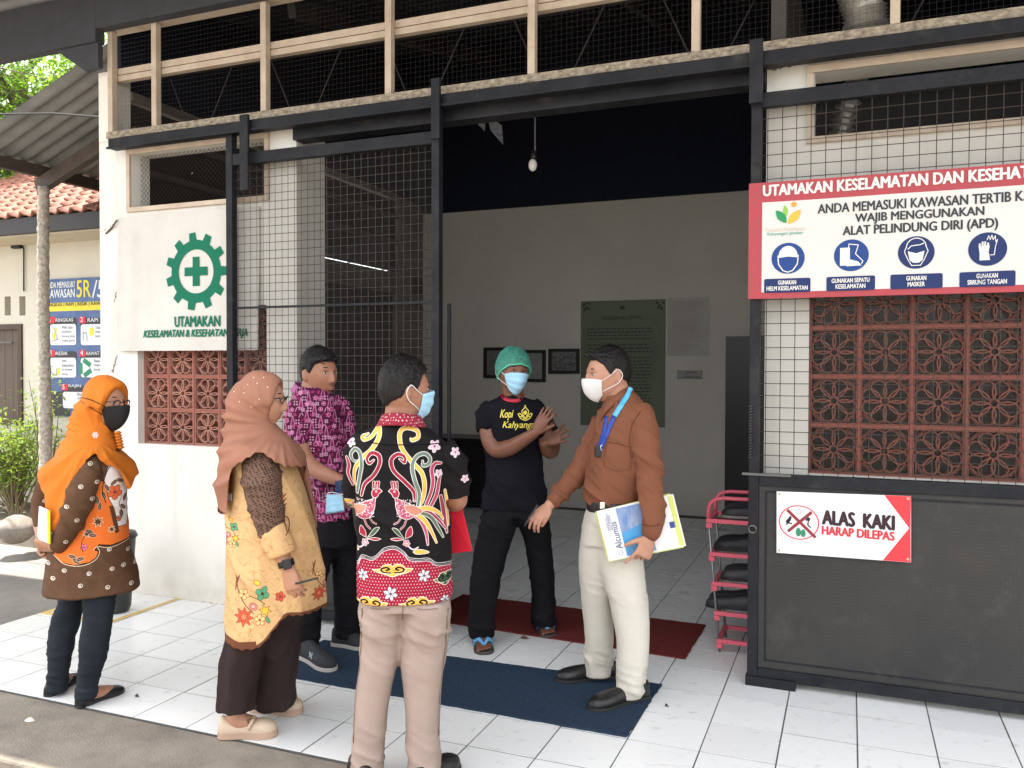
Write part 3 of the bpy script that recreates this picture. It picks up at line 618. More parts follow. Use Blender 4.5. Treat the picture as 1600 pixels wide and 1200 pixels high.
pl.build('lettering', mat('notice_print', (.24, .21, .18)), pp)
x0, x1, z0, z1 = wallrect(1058, 579, 1098, 592, YB)
ds = empty('door_sign', (x0, YB, z0), 'small black rimmed door sign below the paper notice', 'sign')
MB().box(x0, x1, YB-.008, YB-.001, z0, z1).build('plate', mat('sign_plate', (.30, .29, .27)), ds)
q = MB(); put_text(q, 'JAGALAH', (x0+x1)/2+.02, z1-.036, h=.024, bold=.02, align='c', y=YB-.0095); put_text(q, 'KEBERSIHAN', (x0+x1)/2+.02, z0+.010, h=.022, bold=.02, align='c', y=YB-.0095)
q.box(x0, x1, YB-.009, YB-.0085, z1-.005, z1); q.box(x0, x1, YB-.009, YB-.0085, z0, z0+.005); q.build('lettering', mat('black_print'), ds)
x0, x1, z0, z1 = wallrect(1135, 526, 1230, 806, YB)
dr = empty('inner_door', (x0, YB, 0), 'black inner door at the right end of the back wall', 'door')
MB().box(x0, x1, YB-.05, YB-.002, 0, z1).build('door_leaf', mat('black_door', (.018, .018, .02), .35), dr)
q = MB(); q.box(x0+.06, x0+.30, YB-.062, YB-.051, 1.15, 1.65); q.box(x0+.06, x0+.30, YB-.062, YB-.051, .2, 1.0); q.build('door_panel', mat('black_door'), dr)
# dark cabinet at left inside
a = PY(700, 693, 8.2); c = PY(764, 693, 8.2)
cb = empty('cabinet', (a.x, 8.2, 0), 'low black drawer cabinet against the back wall', 'cabinet')
MB().box(a.x-.5, c.x+.2, 8.22, 8.70, .04, .74).build('carcass', mat('black_lacquer', (.012, .012, .013), .3), cb, bevel=.006)
MB().box(a.x-.53, c.x+.23, 8.18, 8.72, .742, .77).build('top', mat('black_lacquer'), cb, bevel=.004)
for k in range(3): MB().box(a.x+.02, c.x+.16, 8.205, 8.219, .10+k*.21, .29+k*.21).build('drawer', mat('black_lacquer'), cb, bevel=.006)
# bulb on its rod
D_ = 5.1
lb = empty('hanging_bulb', P(833, 230, D_), 'unlit white bulb hanging from the beam in the doorway', 'lamp')
MB().tube([P(836, 150, D_), P(836, 238, D_)], .005, 6).build('rod', mat('grey_rod', (.12, .12, .13)), lb)
MB().tube([P(834, 236, D_), P(834, 249, D_)], [.012, .020], 10).build('socket', mat('black_frame'), lb, smooth=True)
MB().sphere(P(832.5, 258, D_), (.027, .027, .038), 16, 10).build('bulb', mat('milky_glass', (.62, .60, .55), .25, sss=.2), lb, smooth=True)

# ------------------------------------------------------------------ doormats
def doormat(name, pts, col, label):
    z = .0014; m = MB(); th = .008; n_ = 60; top = []
    def edge(a, c, k): return [Vector(a).lerp(Vector(c), q/k)+Vector((random.uniform(-.003, .003), random.uniform(-.003, .003), 0)) for q in range(k)]
    ring = []
    for i in range(4): ring += edge(pts[i], pts[(i+1) % 4], n_ if i % 2 == 0 else 20)
    N_ = len(ring); m.v += [(p.x, p.y, z) for p in ring]+[(p.x, p.y, z+th) for p in ring]; m.f.append(tuple(range(N_, 2*N_)))
    m.f += [(i, (i+1) % N_, (i+1) % N_+N_, i+N_) for i in range(N_)]; m.mi = [0]*len(m.f)
    o = m.build(name, mat('mat_pile_%d' % int(col[2]*1000), col, .95, var2=tuple(c*.62 for c in col), vscale=70, bump=1, bscale=420, spec=.1), label=label, cat='doormat'); return o
doormat('doormat', [(-2.74, 3.40, 0), (-.842, 3.375, 0), (-.825, 4.0, 0), (-2.72, 3.93, 0)], (.045, .075, .125), 'dark blue doormat on the white tiles in front of the entrance')
doormat('doormat', [(-2.42, 4.50, 0), (-.785, 4.405, 0), (-.775, 5.03, 0), (-2.40, 5.08, 0)], (.27, .052, .048), 'dark red doormat just inside the entrance')

# ------------------------------------------------------------------ shoe rack
M_pink = mat('pink_plastic', (.72, .12, .17), .35)
rk = empty('shoe_rack', (-.40, 4.75, 0), 'pink plastic shoe rack with grey legs behind the right gate', 'shoe rack')
RX0, RX1, RY0, RY1 = -.635, -.02, 4.60, 4.86
zs = [.05, .20, .36, .52, .70]
for y in (RY0, RY1):
    for x in (RX0, RX1): MB().tube([(x, y, .0), (x+(.0 if x > -.3 else -.07), y, .78)], .007, 8).build('leg', mat('grey_tube', (.30, .31, .32), .35, metal=.6), rk, smooth=True)
for i, z in enumerate(zs):
    xo = -.07*z/.78
    m = MB(); m.box(RX0+xo-.012, RX1+.01, RY0-.012, RY0+.012, z, z+.022); m.box(RX0+xo-.012, RX0+xo+.014, RY0+.0125, RY1-.0125, z, z+.022); m.box(RX0+xo-.012, RX1+.01, RY1-.012, RY1+.012, z, z+.022)
    m.box(RX0+xo-.013, RX0+xo+.02, RY0-.013, RY0+.013, z-.028, z-.001); m.build('tier', M_pink, rk, bevel=.003)
for y in (RY0, RY1):
    z = .70; x = RX0-.065
    MB().tube([(x, y, z+.02), (x, y, z+.07), (x+.01, y, z+.105), (x+.035, y, z+.128), (x+.08, y, z+.137), (RX1, y, z+.14)], .011, 8).build('top_loop', M_pink, rk, smooth=True)
# ================================================================== NEIGHBOUR HOUSE, AWNING, PLANTS (left)
NW = 6.2
H = empty('neighbour_house', (-8, NW, 0), 'pale house with a red tiled roof and brown shuttered window at the left', 'house')
a = PY(0, 345, 5.7); eave = 2.95
vs_ = [PY(12, 478, NW), PY(35, 478, NW)]; wn0 = PY(0, 507, NW); wn1 = PY(37, 665, NW)
wall_with_holes(-12, -4.9, -.3, 2.93, NW, NW+.15, [(vs_[0].x-.045, vs_[0].x+.045, vs_[0].z-.10, vs_[0].z+.10), (vs_[1].x-.045, vs_[1].x+.045, vs_[1].z-.10, vs_[1].z+.10), (wn1.x-1.1, wn1.x, wn1.z, wn0.z)]).build('wall', M_wall2, H)
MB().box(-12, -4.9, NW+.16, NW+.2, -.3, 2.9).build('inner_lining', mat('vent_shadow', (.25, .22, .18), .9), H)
MB().box(-12, -4.9, 5.76, NW, 2.80, 2.86).build('soffit', mat('cream_soffit', (.60, .52, .40), .8, var=.08), H)
MB().box(-12, -4.9, 5.70, 5.755, 2.815, 2.965).build('fascia', mat('dark_fascia', (.035, .033, .035), .6), H)
fr = MB(); x1, z0, z1 = wn1.x, wn1.z, wn0.z; x0 = x1-1.1; t_ = .055
fr.box(x0, x1, NW-.02, NW+.08, z1-t_, z1); fr.box(x0, x1, NW-.02, NW+.08, z0, z0+t_); fr.box(x1-t_, x1, NW-.02, NW+.08, z0+t_, z1-t_); fr.box(x0, x0+t_, NW-.02, NW+.08, z0+t_, z1-t_)
M_brown = mat('brown_wood', (.075, .042, .030), .55, var=.3, vscale=6, stretch=(1, 1, .2))
wf = fr.build('window', M_brown, H)
for k in range(8): 
    o = MB().box(x1-t_-(k+1)*.12, x1-t_-k*.12-.004, NW+.02, NW+.045, z0+t_, z1-t_).build('shutter_board', mat('grey_brown_board', (.13, .095, .075), .7, var=.25, vscale=5, stretch=(1, 1, .2)), wf)
MB().box(x0+.3, x1-.02-.1, NW-.035, NW-.02, z1-.20, z1-.185).build('latch', mat('worn_bolt'), wf)
# clay roof tiles, one by one
TW, TL = .165, .20; sl = math.radians(27); tmr = MB()
NXs = 10
for j in range(3):
    for i in range(NXs+1):
        s_ = i/NXs; z = .020*math.cos(2*math.pi*s_*1.0-.6)+.009*math.cos(4*math.pi*s_); tmr.v.append((s_*TW*1.06, j*TL*1.12/2, z+.020-.020*j/2))
for j in range(2):
    for i in range(NXs): a_ = j*(NXs+1)+i; tmr.f.append((a_, a_+1, a_+NXs+2, a_+NXs+1))
nv = len(tmr.v); tmr.v += [(x, y, z-.016) for x, y, z in tmr.v]; tmr.f += [tuple(k+nv for k in f[::-1]) for f in tmr.f[:]]
tmr.f += [(i+1, i, i+nv, i+1+nv) for i in range(NXs)]; tmr.mi = [0]*len(tmr.f)
tmesh = tmr.mesh('roof_tile', mat('clay_tile', (.42, .17, .115), .8, var2=(.27, .13, .10), vscale=9, rnd=.35, bump=.4), True)
rest = MB()
for r_ in range(15):
    for c_ in range(34):
        y = 5.68+r_*TL*math.cos(sl); z = 2.975+r_*TL*math.sin(sl); x = -10.0+c_*TW+random.uniform(-.004, .004)
        u, v, _ = proj((x, y, z))
        if -60 < u < 190: inst(tmesh, 'roof_tile', H, (x, y, z+random.uniform(0, .004)), (sl, 0, random.uniform(-.012, .012)))
MB().add([(-10.2, 5.72, 2.955), (-4.9, 5.72, 2.955), (-4.9, 9.2, 4.73), (-10.2, 9.2, 4.73)], [(0, 1, 2, 3)]).build('roof_batten_layer', mat('dark_fascia'), H)
# wire and small lamp on the wall
q = MB(); q.tube([PY(0, 375, NW-.02)+Vector((0, 0, -.05)), PY(34, 381, NW-.02), PY(37, 390, NW-.02), PY(37, 455, NW-.02)], .008, 5); q.build('conduit', mat('black_cable', (.03, .03, .03)), H)
p = PY(27, 385, NW-.03); MB().box(p.x-.07, p.x+.05, NW-.05, NW-.003, p.z-.02, p.z+.02).build('junction_box', mat('black_cable'), H)
# 5R poster
PYs = NW-.02
def pz(u, v): p = PY(u, v, PYs); return p.x, p.z
ps = empty('work_rule_poster', (*pz(110, 540)[:1], PYs, 1.7), 'blue 5R housekeeping poster on the neighbour house wall', 'poster')
X_0, Zt = pz(70, 437); X_1, _z = pz(200, 437); Zb = pz(78, 650)[1]
MB().box(X_0-.02, X_1, PYs-.004, NW-.001, Zb, Zt).build('sheet', mat('poster_blue', (.03, .07, .20), .45, var2=(.10, .16, .32), vscale=3), ps)
k1 = MB(); k2 = MB(); k3 = MB(); k4 = MB(); k5 = MB(); y1, y2, y3 = PYs-.0055, PYs-.0070, PYs-.0085
def R4(m, u0, v0, u1, v1, y, r=None):
    a, c = pz(u0, v0), pz(u1, v1); flat(m, rrect(a[0], c[0], c[1], a[1], r) if r else [(a[0], a[1]), (a[0], c[1]), (c[0], c[1]), (c[0], a[1])], y)
R4(k2, 70, 474, 200, 483, y1)                                   # yellow strip
for u0, v0, u1, v1 in ((78, 497, 121, 540), (126, 497, 170, 540), (78, 549, 121, 591), (126, 549, 170, 591), (98, 602, 150, 640)):
    R4(k3, u0, v0, u1, v0+20, y1, .04); R4(k1, u0+1, v0+10, u1-1, v1-1, y2, .03); R4(k4, u0-1, v0-2, u0+9, v0+8, y3, .01)
k3b = MB(); k3b.sphere((X_0+.05, PYs-.001, Zb+.16), (.28, .004, .26), 20, 8)
R4(k3, 70, 612, 110, 650, y1-.0005, .02)
put_text(k1, 'ANDA MEMASUKI', pz(72, 452)[0], pz(72, 451)[1], w=pz(118, 0)[0]-pz(72, 0)[0], h=.062, bold=.03, shear=.2, y=y2)
put_text(k1, 'KAWASAN', pz(74, 466)[0], pz(74, 466)[1], w=pz(118, 0)[0]-pz(74, 0)[0], h=.085, bold=.03, y=y2)
put_text(k2, '5R', pz(121, 465)[0], pz(121, 465)[1], w=pz(143, 0)[0]-pz(121, 0)[0], h=.17, bold=.02, y=y2)
put_text(k1, '/5S', pz(145, 465)[0], pz(145, 465)[1], w=.26, h=.17, bold=.02, shear=.1, y=y2)
put_text(k3, 'RINGKAS | RAPI | RESIK | RAWAT | RAJIN', pz(73, 482)[0], pz(73, 481)[1], w=pz(190, 0)[0]-pz(73, 0)[0], h=.045, bold=.02, y=y3)
for s_, u, v in (('RINGKAS', 88, 503), ('RAPI', 138, 503), ('RESIK', 88, 555), ('RAWAT', 136, 555), ('RAJIN', 108, 606)): put_text(k1, s_, pz(u, v)[0], pz(u, v)[1], w=.035*len(s_), h=.036, bold=.02, y=y3)
for s_, u, v in (('1', 79, 503), ('2', 127, 503), ('3', 79, 555), ('4', 127, 555), ('5', 99, 608)): put_text(k1, s_, pz(u, v)[0], pz(u, v)[1], h=.05, bold=.02, y=y3-.001)
for ls, u, v in ((('Pilih dan', 'pisahkan', 'barang yang', 'tidak perlu'), 98, 514), (('Jaga', 'kebersihan', 'di tempat', 'kerja'), 98, 566), (('Tata dan', 'simpan', 'barang'), 150, 514), (('Rawat', 'lingkungan', 'kerja'), 148, 566), (('Biasakan', 'disiplin'), 122, 618)):
    for q_, s_ in enumerate(ls): put_text(k3, s_, pz(u, v)[0], pz(u, v+q_*7)[1], w=.016*len(s_), h=.030, bold=.01, y=y3)
R4(k2, 83, 520, 88, 530, y3); R4(k2, 86, 512, 90, 520, y3); R4(k2, 141, 512, 147, 524, y3); R4(k2, 90, 575, 94, 586, y3)
gm_ = MB()
for q_ in range(3):
    a_ = 2*math.pi*q_/3+.5; c_ = pz(134, 575); stroke2(gm_, [(c_[0]+.07*math.cos(a_), c_[1]+.07*math.sin(a_)), (c_[0]+.075*math.cos(a_+1.2), c_[1]+.075*math.sin(a_+1.2))], .05, y3)
k1.build('white_print', mat('poster_white', (.70, .72, .75)), ps); k2.build('yellow_print', mat('poster_yellow', (.75, .60, .05)), ps); k3.build('black_print', mat('black_print'), ps); k4.build('red_print', mat('poster_red', (.60, .03, .05)), ps); gm_.build('green_print', mat('shoe_green'), ps)
stroke2(k5, [pz(85, 512), pz(91, 530), pz(83, 533)], .012, y3-.001); stroke2(k5, [pz(131, 532), pz(131, 520), pz(136, 520), pz(137, 532)], .010, y3-.001); stroke2(k5, [pz(81, 580), pz(84, 586), pz(89, 586), pz(90, 575)], .012, y3-.001); k5.build('grey_print', mat('grey_print'), ps)

# lean-to awning between the two buildings
AW = empty('lean_to_awning', (-5.9, 5.2, 3.4), 'grey corrugated lean to awning on brown purlins between the two buildings', 'awning')
zaw = lambda x, y: 3.145+.385*(x+7.0)
corrugated(-6.62, -4.84, 4.62, 10.2, zaw, .14, .020, 'x').build('sheet', mat('sheet_underside', (.27, .27, .265), .6, var2=(.18, .18, .18), vscale=2.2, metal=.2), AW, smooth=True)
for x in (-6.56, -5.45):
    MB().bar((x, 4.9 if x > -6 else 4.55, zaw(x, 0)-.075), (x, 10.0, zaw(x, 0)-.075), .05, .10).build('purlin', M_rust, AW)
for y in (5.27, 7.2): MB().bar((-6.60, y, zaw(-6.60, 0)-.19), (-4.85, y, zaw(-4.85, 0)-.19), .07, .12).build('rafter', M_rust, AW)
MB().tube([Vector((-8.6, 4.7, 3.62)), Vector((-6.2, 4.55, 3.50)), Vector((-5.5, 4.52, 3.42)), Vector((-4.80, 4.5, 3.30))], .008, 6).build('overhead_cable', mat('black_cable'), label='thin black cable slung across the lean to awning', cat='cable')
# rough speckled post
pt = MB(); pts = []; rr = []
px_, py_ = -6.50, 5.24
for k in range(80): z = -.1+k*(3.20/79); pts.append((px_+.012*math.sin(z*2)-.03*(3.0-z)/3, py_, z)); rr.append(.047+.004*math.sin(k*2.1)+random.uniform(-.002, .002)+.006*(3-z)/3)
pt.tube(pts, rr, 16)
M_post = mat('speckled_trunk', (.62, .56, .48), .9, var2=(.26, .22, .18), vscale=34, bump=1, bscale=46)
pt.build('awning_post', M_post, smooth=True, label='rough speckled pale post holding up the lean to awning', cat='post')

# planter: kerb, soil, stones
MB().box(-14, -5.0, 5.14, 5.30, -.3, .10).build('planter_kerb', M_conc, kind='structure', bevel=.015)
sm_ = MB()
for j in range(9):
    for i in range(70): sm_.v.append((-13+i*.118, 5.29+j*.113, .10+.10*math.sin(j/8*math.pi)*(.6+.4*math.sin(i*.9))+random.uniform(-.02, .02)))
for j in range(8):
    for i in range(69): a_ = j*70+i; sm_.f.append((a_, a_+1, a_+71, a_+70)); sm_.mi.append(0)
sm_.build('planter_soil', M_soil, smooth=True, kind='structure')
M_stone = mat('stone', (.30, .26, .22), .9, var=.4, vscale=8, bump=.6, bscale=30)
def stone(c, r, label, flatn=.6):
    m = MB(); m.sphere((0, 0, 0), 1, 12, 9); seed = random.random()*9
    m.v = [(c[0]+x*r*(1+.18*math.sin(3*y+seed)), c[1]+y*r*.9*(1+.15*math.sin(4*z+seed)), c[2]+z*r*flatn*(1+.2*math.sin(3*x+seed*2))) for x, y, z in m.v]
    return m.build('stone', M_stone, smooth=True, loc=c, label=label, cat='stone')
s1 = PZ(22, 838, .14); stone((s1.x, s1.y, .20), .17, 'rounded brown stone on the planter soil under the bush')
s1 = PZ(48, 832, .14); stone((s1.x, s1.y, .17), .10, 'small dark stone right of the rounded one in the planter')

# leafy plants: small folded leaves on twigs
def leaves(m, centres, n_, spread, size, up=.3, mi=0):
    for _ in range(n_):
        c = random.choice(centres); d = Vector((random.gauss(0, 1), random.gauss(0, 1), random.gauss(0, 1)))
        p = Vector(c)+Vector((d.x*spread[0], d.y*spread[1], d.z*spread[2])); L_ = size*random.uniform(.6, 1.3); wd = L_*random.uniform(.28, .42)
        ax = Vector((random.gauss(0, 1), random.gauss(0, 1), random.gauss(up, .6))).normalized(); sd_ = ax.cross(Vector((random.gauss(0, .4), random.gauss(0, .4), 1))).normalized(); nn = ax.cross(sd_)
        v = [p-ax*L_/2, p+sd_*wd/2-nn*wd*.15, p+ax*L_/2, p-sd_*wd/2-nn*wd*.15, p-ax*L_*.05+nn*.0]
        m.add(v, [(0, 1, 4), (1, 2, 4), (2, 3, 4), (3, 0, 4)], random.choice((0, 0, 1)) if mi == 0 else mi)
def leafmat(name, c, tr):
    m = mat(name, c, .45, rnd=0, var=.35, vscale=5); t, n, L, b = nodes(m)
    tb = n.new('ShaderNodeBsdfTranslucent'); tb.inputs[0].default_value = (*tr, 1); mx = n.new('ShaderNodeMixShader'); mx.inputs[0].default_value = .4
    L(b.outputs[0], mx.inputs[1]); L(tb.outputs[0], mx.inputs[2]); L(mx.outputs[0], n['Material Output'].inputs[0]); return m
LM = [leafmat('leaf_yellow_green', (.22, .32, .05), (.40, .52, .07)), leafmat('leaf_mid_green', (.12, .22, .04), (.22, .34, .06))]
LD = [leafmat('tree_leaf_bright', (.13, .26, .04), (.34, .55, .06)), leafmat('tree_leaf_mid', (.06, .14, .03), (.18, .32, .04))]
def shrub(cx, cy, z0, h_, wd, nb, nl, size, label, mats):
    o = empty('shrub', (cx, cy, z0), label, 'shrub'); st = MB(); tips = []
    for k in range(nb):
        a_ = random.uniform(0, 6.28); r_ = random.uniform(.1, 1)*wd; tip = Vector((cx+r_*math.cos(a_), cy+r_*.5*math.sin(a_), z0+h_*random.uniform(.35, 1)))
        mid = Vector((cx, cy, z0)).lerp(tip, .5)+Vector((random.uniform(-.04, .04), 0, .05)); st.tube([(cx+random.uniform(-.08, .08), cy, z0), mid, tip], [.008, .006, .002], 5); tips += [mid.lerp(tip, q) for q in (.2, .5, .8, 1)]
    st.build('stem', mat('twig', (.16, .12, .07), .8), o)
    lm = MB(); leaves(lm, tips, nl, (.07, .06, .06), size); lm.build('foliage', mats, o); return o
c_ = PY(40, 780, 5.55)
shrub(c_.x-.15, 5.55, .12, .95, .50, 60, 2600, .060, 'yellow green leafy bush in the planter, left of the orange hijab', LM)
shrub(c_.x-.95, 5.60, .12, .9, .55, 40, 1500, .060, 'bush at the far left edge of the planter', LM)
c_ = PY(62, 740, 5.6); shrub(c_.x+.12, 5.58, .12, 1.40, .30, 26, 520, .055, 'taller sparse green shoots rising beside the speckled post', LM)
c_ = PY(15, 700, 5.75); shrub(c_.x, 5.85, .12, 1.25, .28, 12, 160, .07, 'thin shrub with broad dull leaves below the shuttered window', LM)
# tree beyond, through the gap under the eave
def tree(base, h_, R_, label, n_leaf, size):
    o = empty('tree', base, label, 'tree'); b0 = Vector(base); st = MB(); tips = []
    top = b0+Vector((0, 0, h_*.62)); st.tube([b0, b0+Vector((.1, 0, h_*.3)), top], [.20, .15, .10], 10)
    for k in range(26):
        a_ = random.uniform(0, 6.28); e = random.uniform(-.25, 1.1); s0 = b0.lerp(top, random.uniform(.55, 1)); L_ = R_*random.uniform(.6, 1.05)
        tip = s0+Vector((math.cos(a_)*math.cos(e), math.sin(a_)*math.cos(e), math.sin(e)))*L_; mid = s0.lerp(tip, .5)+Vector((0, 0, .15)); st.tube([s0, mid, tip], [.05, .03, .008], 6)
        for q in (.45, .7, .9, 1.0):
            pnt = s0.lerp(tip, q); tips.append(pnt); sp = pnt+Vector((random.gauss(0, .5), random.gauss(0, .5), random.gauss(0, .35))); st.tube([pnt, sp], [.012, .004], 4); tips.append(sp)
    st.build('trunk', mat('bark', (.16, .13, .10), .9, bump=.6), o)
    lm = MB(); leaves(lm, tips, n_leaf, (.30, .30, .22), size, 0); lm.build('crown', LD, o); return o
t1 = EYE+ray(30, 120)*11.5
tree((t1.x, t1.y, -.1), (t1.z-.2)/.58, 2.0, 'sunlit bright green tree beyond the lean to awning, top left', 30000, .105)
t2 = EYE+ray(-260, 120)*14
tree((t2.x, t2.y, -.1), t2.z/.58, 2.6, 'second tree farther left beyond the house', 6000, .18)
# bin standing in the taped square
q = P(183, 950, 1); bp_ = PZ(182, 955, 0)
bn = empty('waste_bin', (bp_.x, bp_.y, 0), 'black round bin on the taped square behind the woman in orange', 'bin')
MB().tube([(bp_.x, bp_.y, .0), (bp_.x, bp_.y, .03), (bp_.x, bp_.y, .46), (bp_.x, bp_.y, .47)], [.070, .085, .115, .125], 24).build('tub', mat('black_plastic', (.03, .032, .036), .4), bn, smooth=True)
MB().tube([(bp_.x, bp_.y, .472), (bp_.x, bp_.y, .50), (bp_.x, bp_.y, .515)], [.128, .115, .03], 24).build('lid', mat('black_plastic'), bn, smooth=True)
# litter on the ground
def litter(u, v, z, L_, col, name, label, ang=0):
    p = PZ(u, v, z); m = MB(); n_ = 8; ax = Vector((math.cos(ang), math.sin(ang), 0)); ay = Vector((-math.sin(ang), math.cos(ang), 0))
    up_ = [p+ax*(L_*(k/n_-.5))+ay*(L_*.22*math.sin(math.pi*k/n_)**.8)+UP*(.004+.010*math.sin(math.pi*k/n_*1.3)) for k in range(n_+1)]; lo = [p+ax*(L_*(k/n_-.5))-ay*(L_*.22*math.sin(math.pi*k/n_)**.8)+UP*(.003) for k in range(n_+1)]
    m.v = [tuple(x) for x in up_+lo]; m.f = [(k, k+n_+1, k+n_+2, k+1) for k in range(n_)]; m.mi = [0]*n_
    o = m.build(name, mat(name+'_%d' % (col[0]*100), col, .8), label=label, cat='leaf'); md = o.modifiers.new('s', 'SOLIDIFY'); md.thickness = .0015; return o
litter(36, 1172, -.075, .075, (.75, .55, .10), 'fallen_leaf', 'curled yellow leaf on the dirt verge, bottom left', .7)
litter(820, 998, .002, .055, (.13, .09, .05), 'fallen_leaf', 'brown dry leaf between the blue and red doormats', .2)
litter(1042, 1104, .002, .020, (.03, .03, .03), 'leaf_scrap', 'dark scrap right of the blue doormat', .5)
litter(214, 1089, .002, .025, (.05, .05, .045), 'leaf_scrap', 'dark scrap on the tiles right of the black flat shoes', .1)
litter(346, 1107, .002, .028, (.06, .05, .045), 'leaf_scrap', 'dark scrap on the tiles left of the beige loafer', .1)
litter(47, 1127, -.005, .05, (.65, .60, .52), 'leaf_scrap', 'pale dry flake on the concrete kerb at the left', .4)
# ================================================================== PEOPLE: tools
def vnoise(p, seed=0):
    p = np.asarray(p, float)+seed*17.13; i = np.floor(p).astype(np.int64); f = p-i; f = f*f*(3-2*f)
    def h(a, b, c):
        n_ = (a*374761393+b*668265263+c*2147483647+seed*1274126177) & 0x7fffffff; n_ = ((n_ ^ (n_ >> 13))*1274126177) & 0x7fffffff
        return ((n_ ^ (n_ >> 16)) & 0xffff)/65535.0
    x, y, z = i[..., 0], i[..., 1], i[..., 2]; fx, fy, fz = f[..., 0], f[..., 1], f[..., 2]
    c = [[[h(x+a, y+b, z+d) for d in (0, 1)] for b in (0, 1)] for a in (0, 1)]
    l = lambda a, b, t_: a+(b-a)*t_
    return l(l(l(c[0][0][0], c[1][0][0], fx), l(c[0][1][0], c[1][1][0], fx), fy), l(l(c[0][0][1], c[1][0][1], fx), l(c[0][1][1], c[1][1][1], fx), fy), fz)
def cat(pts, n_):
    """Catmull-Rom through rows of numbers"""
    a = np.array(pts, float); 
    if len(a) < 3: return np.array([a[0]+(a[-1]-a[0])*t_ for t_ in np.linspace(0, 1, n_+1)])
    a = np.vstack([2*a[0]-a[1], a, 2*a[-1]-a[-2]]); o = []
    for i in range(1, len(a)-2):
        for k in range(n_):
            t_ = k/n_; o.append(.5*((2*a[i])+(-a[i-1]+a[i+1])*t_+(2*a[i-1]-5*a[i]+4*a[i+1]-a[i+2])*t_**2+(-a[i-1]+3*a[i]-3*a[i+1]+a[i+2])*t_**3))
    o.append(a[-2]); return np.array(o)
def sil(mb, rows, D, n_=28, sub=4, ex=2.3):
    """rings between left and right outline at image height v; th is the half depth in metres.
    row: v, uL, uR, half depth, depth offset, tilt towards the right, tilt towards the back"""
    rows = [tuple(r_)+(0,)*(7-len(r_)) for r_ in rows]; rr = cat(rows, sub); vs = []
    for v, ul, ur, th, dd, tr_, tb_ in rr:
        c = P((ul+ur)/2, v, D+dd); RG_, FW_, cs_ = axes((ul+ur)/2); hw = (ur-ul)/2*(D+dd)/FOC*cs_
        for k in range(n_):
            a = 2*math.pi*k/n_; ca, sa = math.cos(a), math.sin(a); x = math.copysign(abs(ca)**(2/ex), ca); y = math.copysign(abs(sa)**(2/ex), sa)
            vs.append(c+RG_*hw*x+FW_*th*y+UP*(tr_*x+tb_*y))
    m = len(rr); fs = [(j*n_+k, (j+1)*n_+k, (j+1)*n_+(k+1) % n_, j*n_+(k+1) % n_) for j in range(m-1) for k in range(n_)]
    fs += [tuple(range(n_)), tuple(range(m*n_-1, (m-1)*n_-1, -1))]; mb.add(vs, fs); return mb
def limb(mb, pts, D, n_=16, sub=5, flat=None, ends=True):
    """pts: u, v, depth offset, radius"""
    q = cat([(*P(u, v, D+dd), r_) for u, v, dd, r_ in pts], sub); return limbw(mb, q, n_, ends)
def limbw(mb, q, n_=16, ends=True):
    P3 = [Vector(a[:3]) for a in q]; R_ = [float(a[3]) for a in q]
    if ends:       # rounded ends
        d0 = (P3[0]-P3[1]).normalized(); d1 = (P3[-1]-P3[-2]).normalized()
        P3 = [P3[0]+d0*R_[0]*.8, P3[0]+d0*R_[0]*.45]+P3+[P3[-1]+d1*R_[-1]*.45, P3[-1]+d1*R_[-1]*.8]; R_ = [R_[0]*.45, R_[0]*.85]+R_+[R_[-1]*.85, R_[-1]*.45]
    mb.tube(P3, R_, n_); return mb
def remesh(mb, voxel, smooth=2, fac=.5):
    me = mb.mesh('tmp', M_dark); o = bpy.data.objects.new('tmp', me); COL.objects.link(o)
    r_ = o.modifiers.new('r', 'REMESH'); r_.mode = 'VOXEL'; r_.voxel_size = voxel; r_.adaptivity = 0
    if smooth: s_ = o.modifiers.new('s', 'SMOOTH'); s_.iterations = smooth; s_.factor = fac
    dg = bpy.context.evaluated_depsgraph_get(); dg.update(); out = bpy.data.meshes.new_from_object(o.evaluated_get(dg))
    bpy.data.objects.remove(o); bpy.data.meshes.remove(me); return out
def getco(me): a = np.zeros(len(me.vertices)*3); me.vertices.foreach_get('co', a); return a.reshape(-1, 3)
def setco(me, a): me.vertices.foreach_set('co', a.ravel()); me.update()
def getno(me): a = np.zeros(len(me.vertices)*3); me.vertices.foreach_get('normal', a); return a.reshape(-1, 3)
NR, NF = np.array(RGT), np.array(FWD)
def folds(me, amp=.005, fx=5, fz=14, seed=1, mask=None, skew=.4):
    """cloth folds: ridged noise, drawn out across the pull of the cloth"""
    c = getco(me); nn = getno(me); x = c@NR; y = c@NF; z = c[:, 2]
    q = np.stack([x*fx+z*skew*fz*.3, y*fx, z*fz+x*skew*fx], 1); wob = vnoise(q*.5, seed+5)-.5
    r1 = 1-np.abs(2*vnoise(q+wob[:, None]*1.5, seed)-1); r2 = 1-np.abs(2*vnoise(q*2.1+3, seed+1)-1)
    big = vnoise(np.stack([x*4, y*4, z*4], 1), seed+9); d = (r1**4*.9*(.35+big)+r2**3*.35-.42)*amp*2
    if mask is not None: d = d*mask(x, y, z, c)
    setco(me, c+nn*d[:, None]); return me
def bmask(*bands, base=.35):
    """bands: z centre, half width, gain"""
    def f(x, y, z, c):
        o = np.full(len(z), base)
        for zc, hw, gn in bands: o = o+gn*np.exp(-((z-zc)/hw)**2)
        return o
    return f
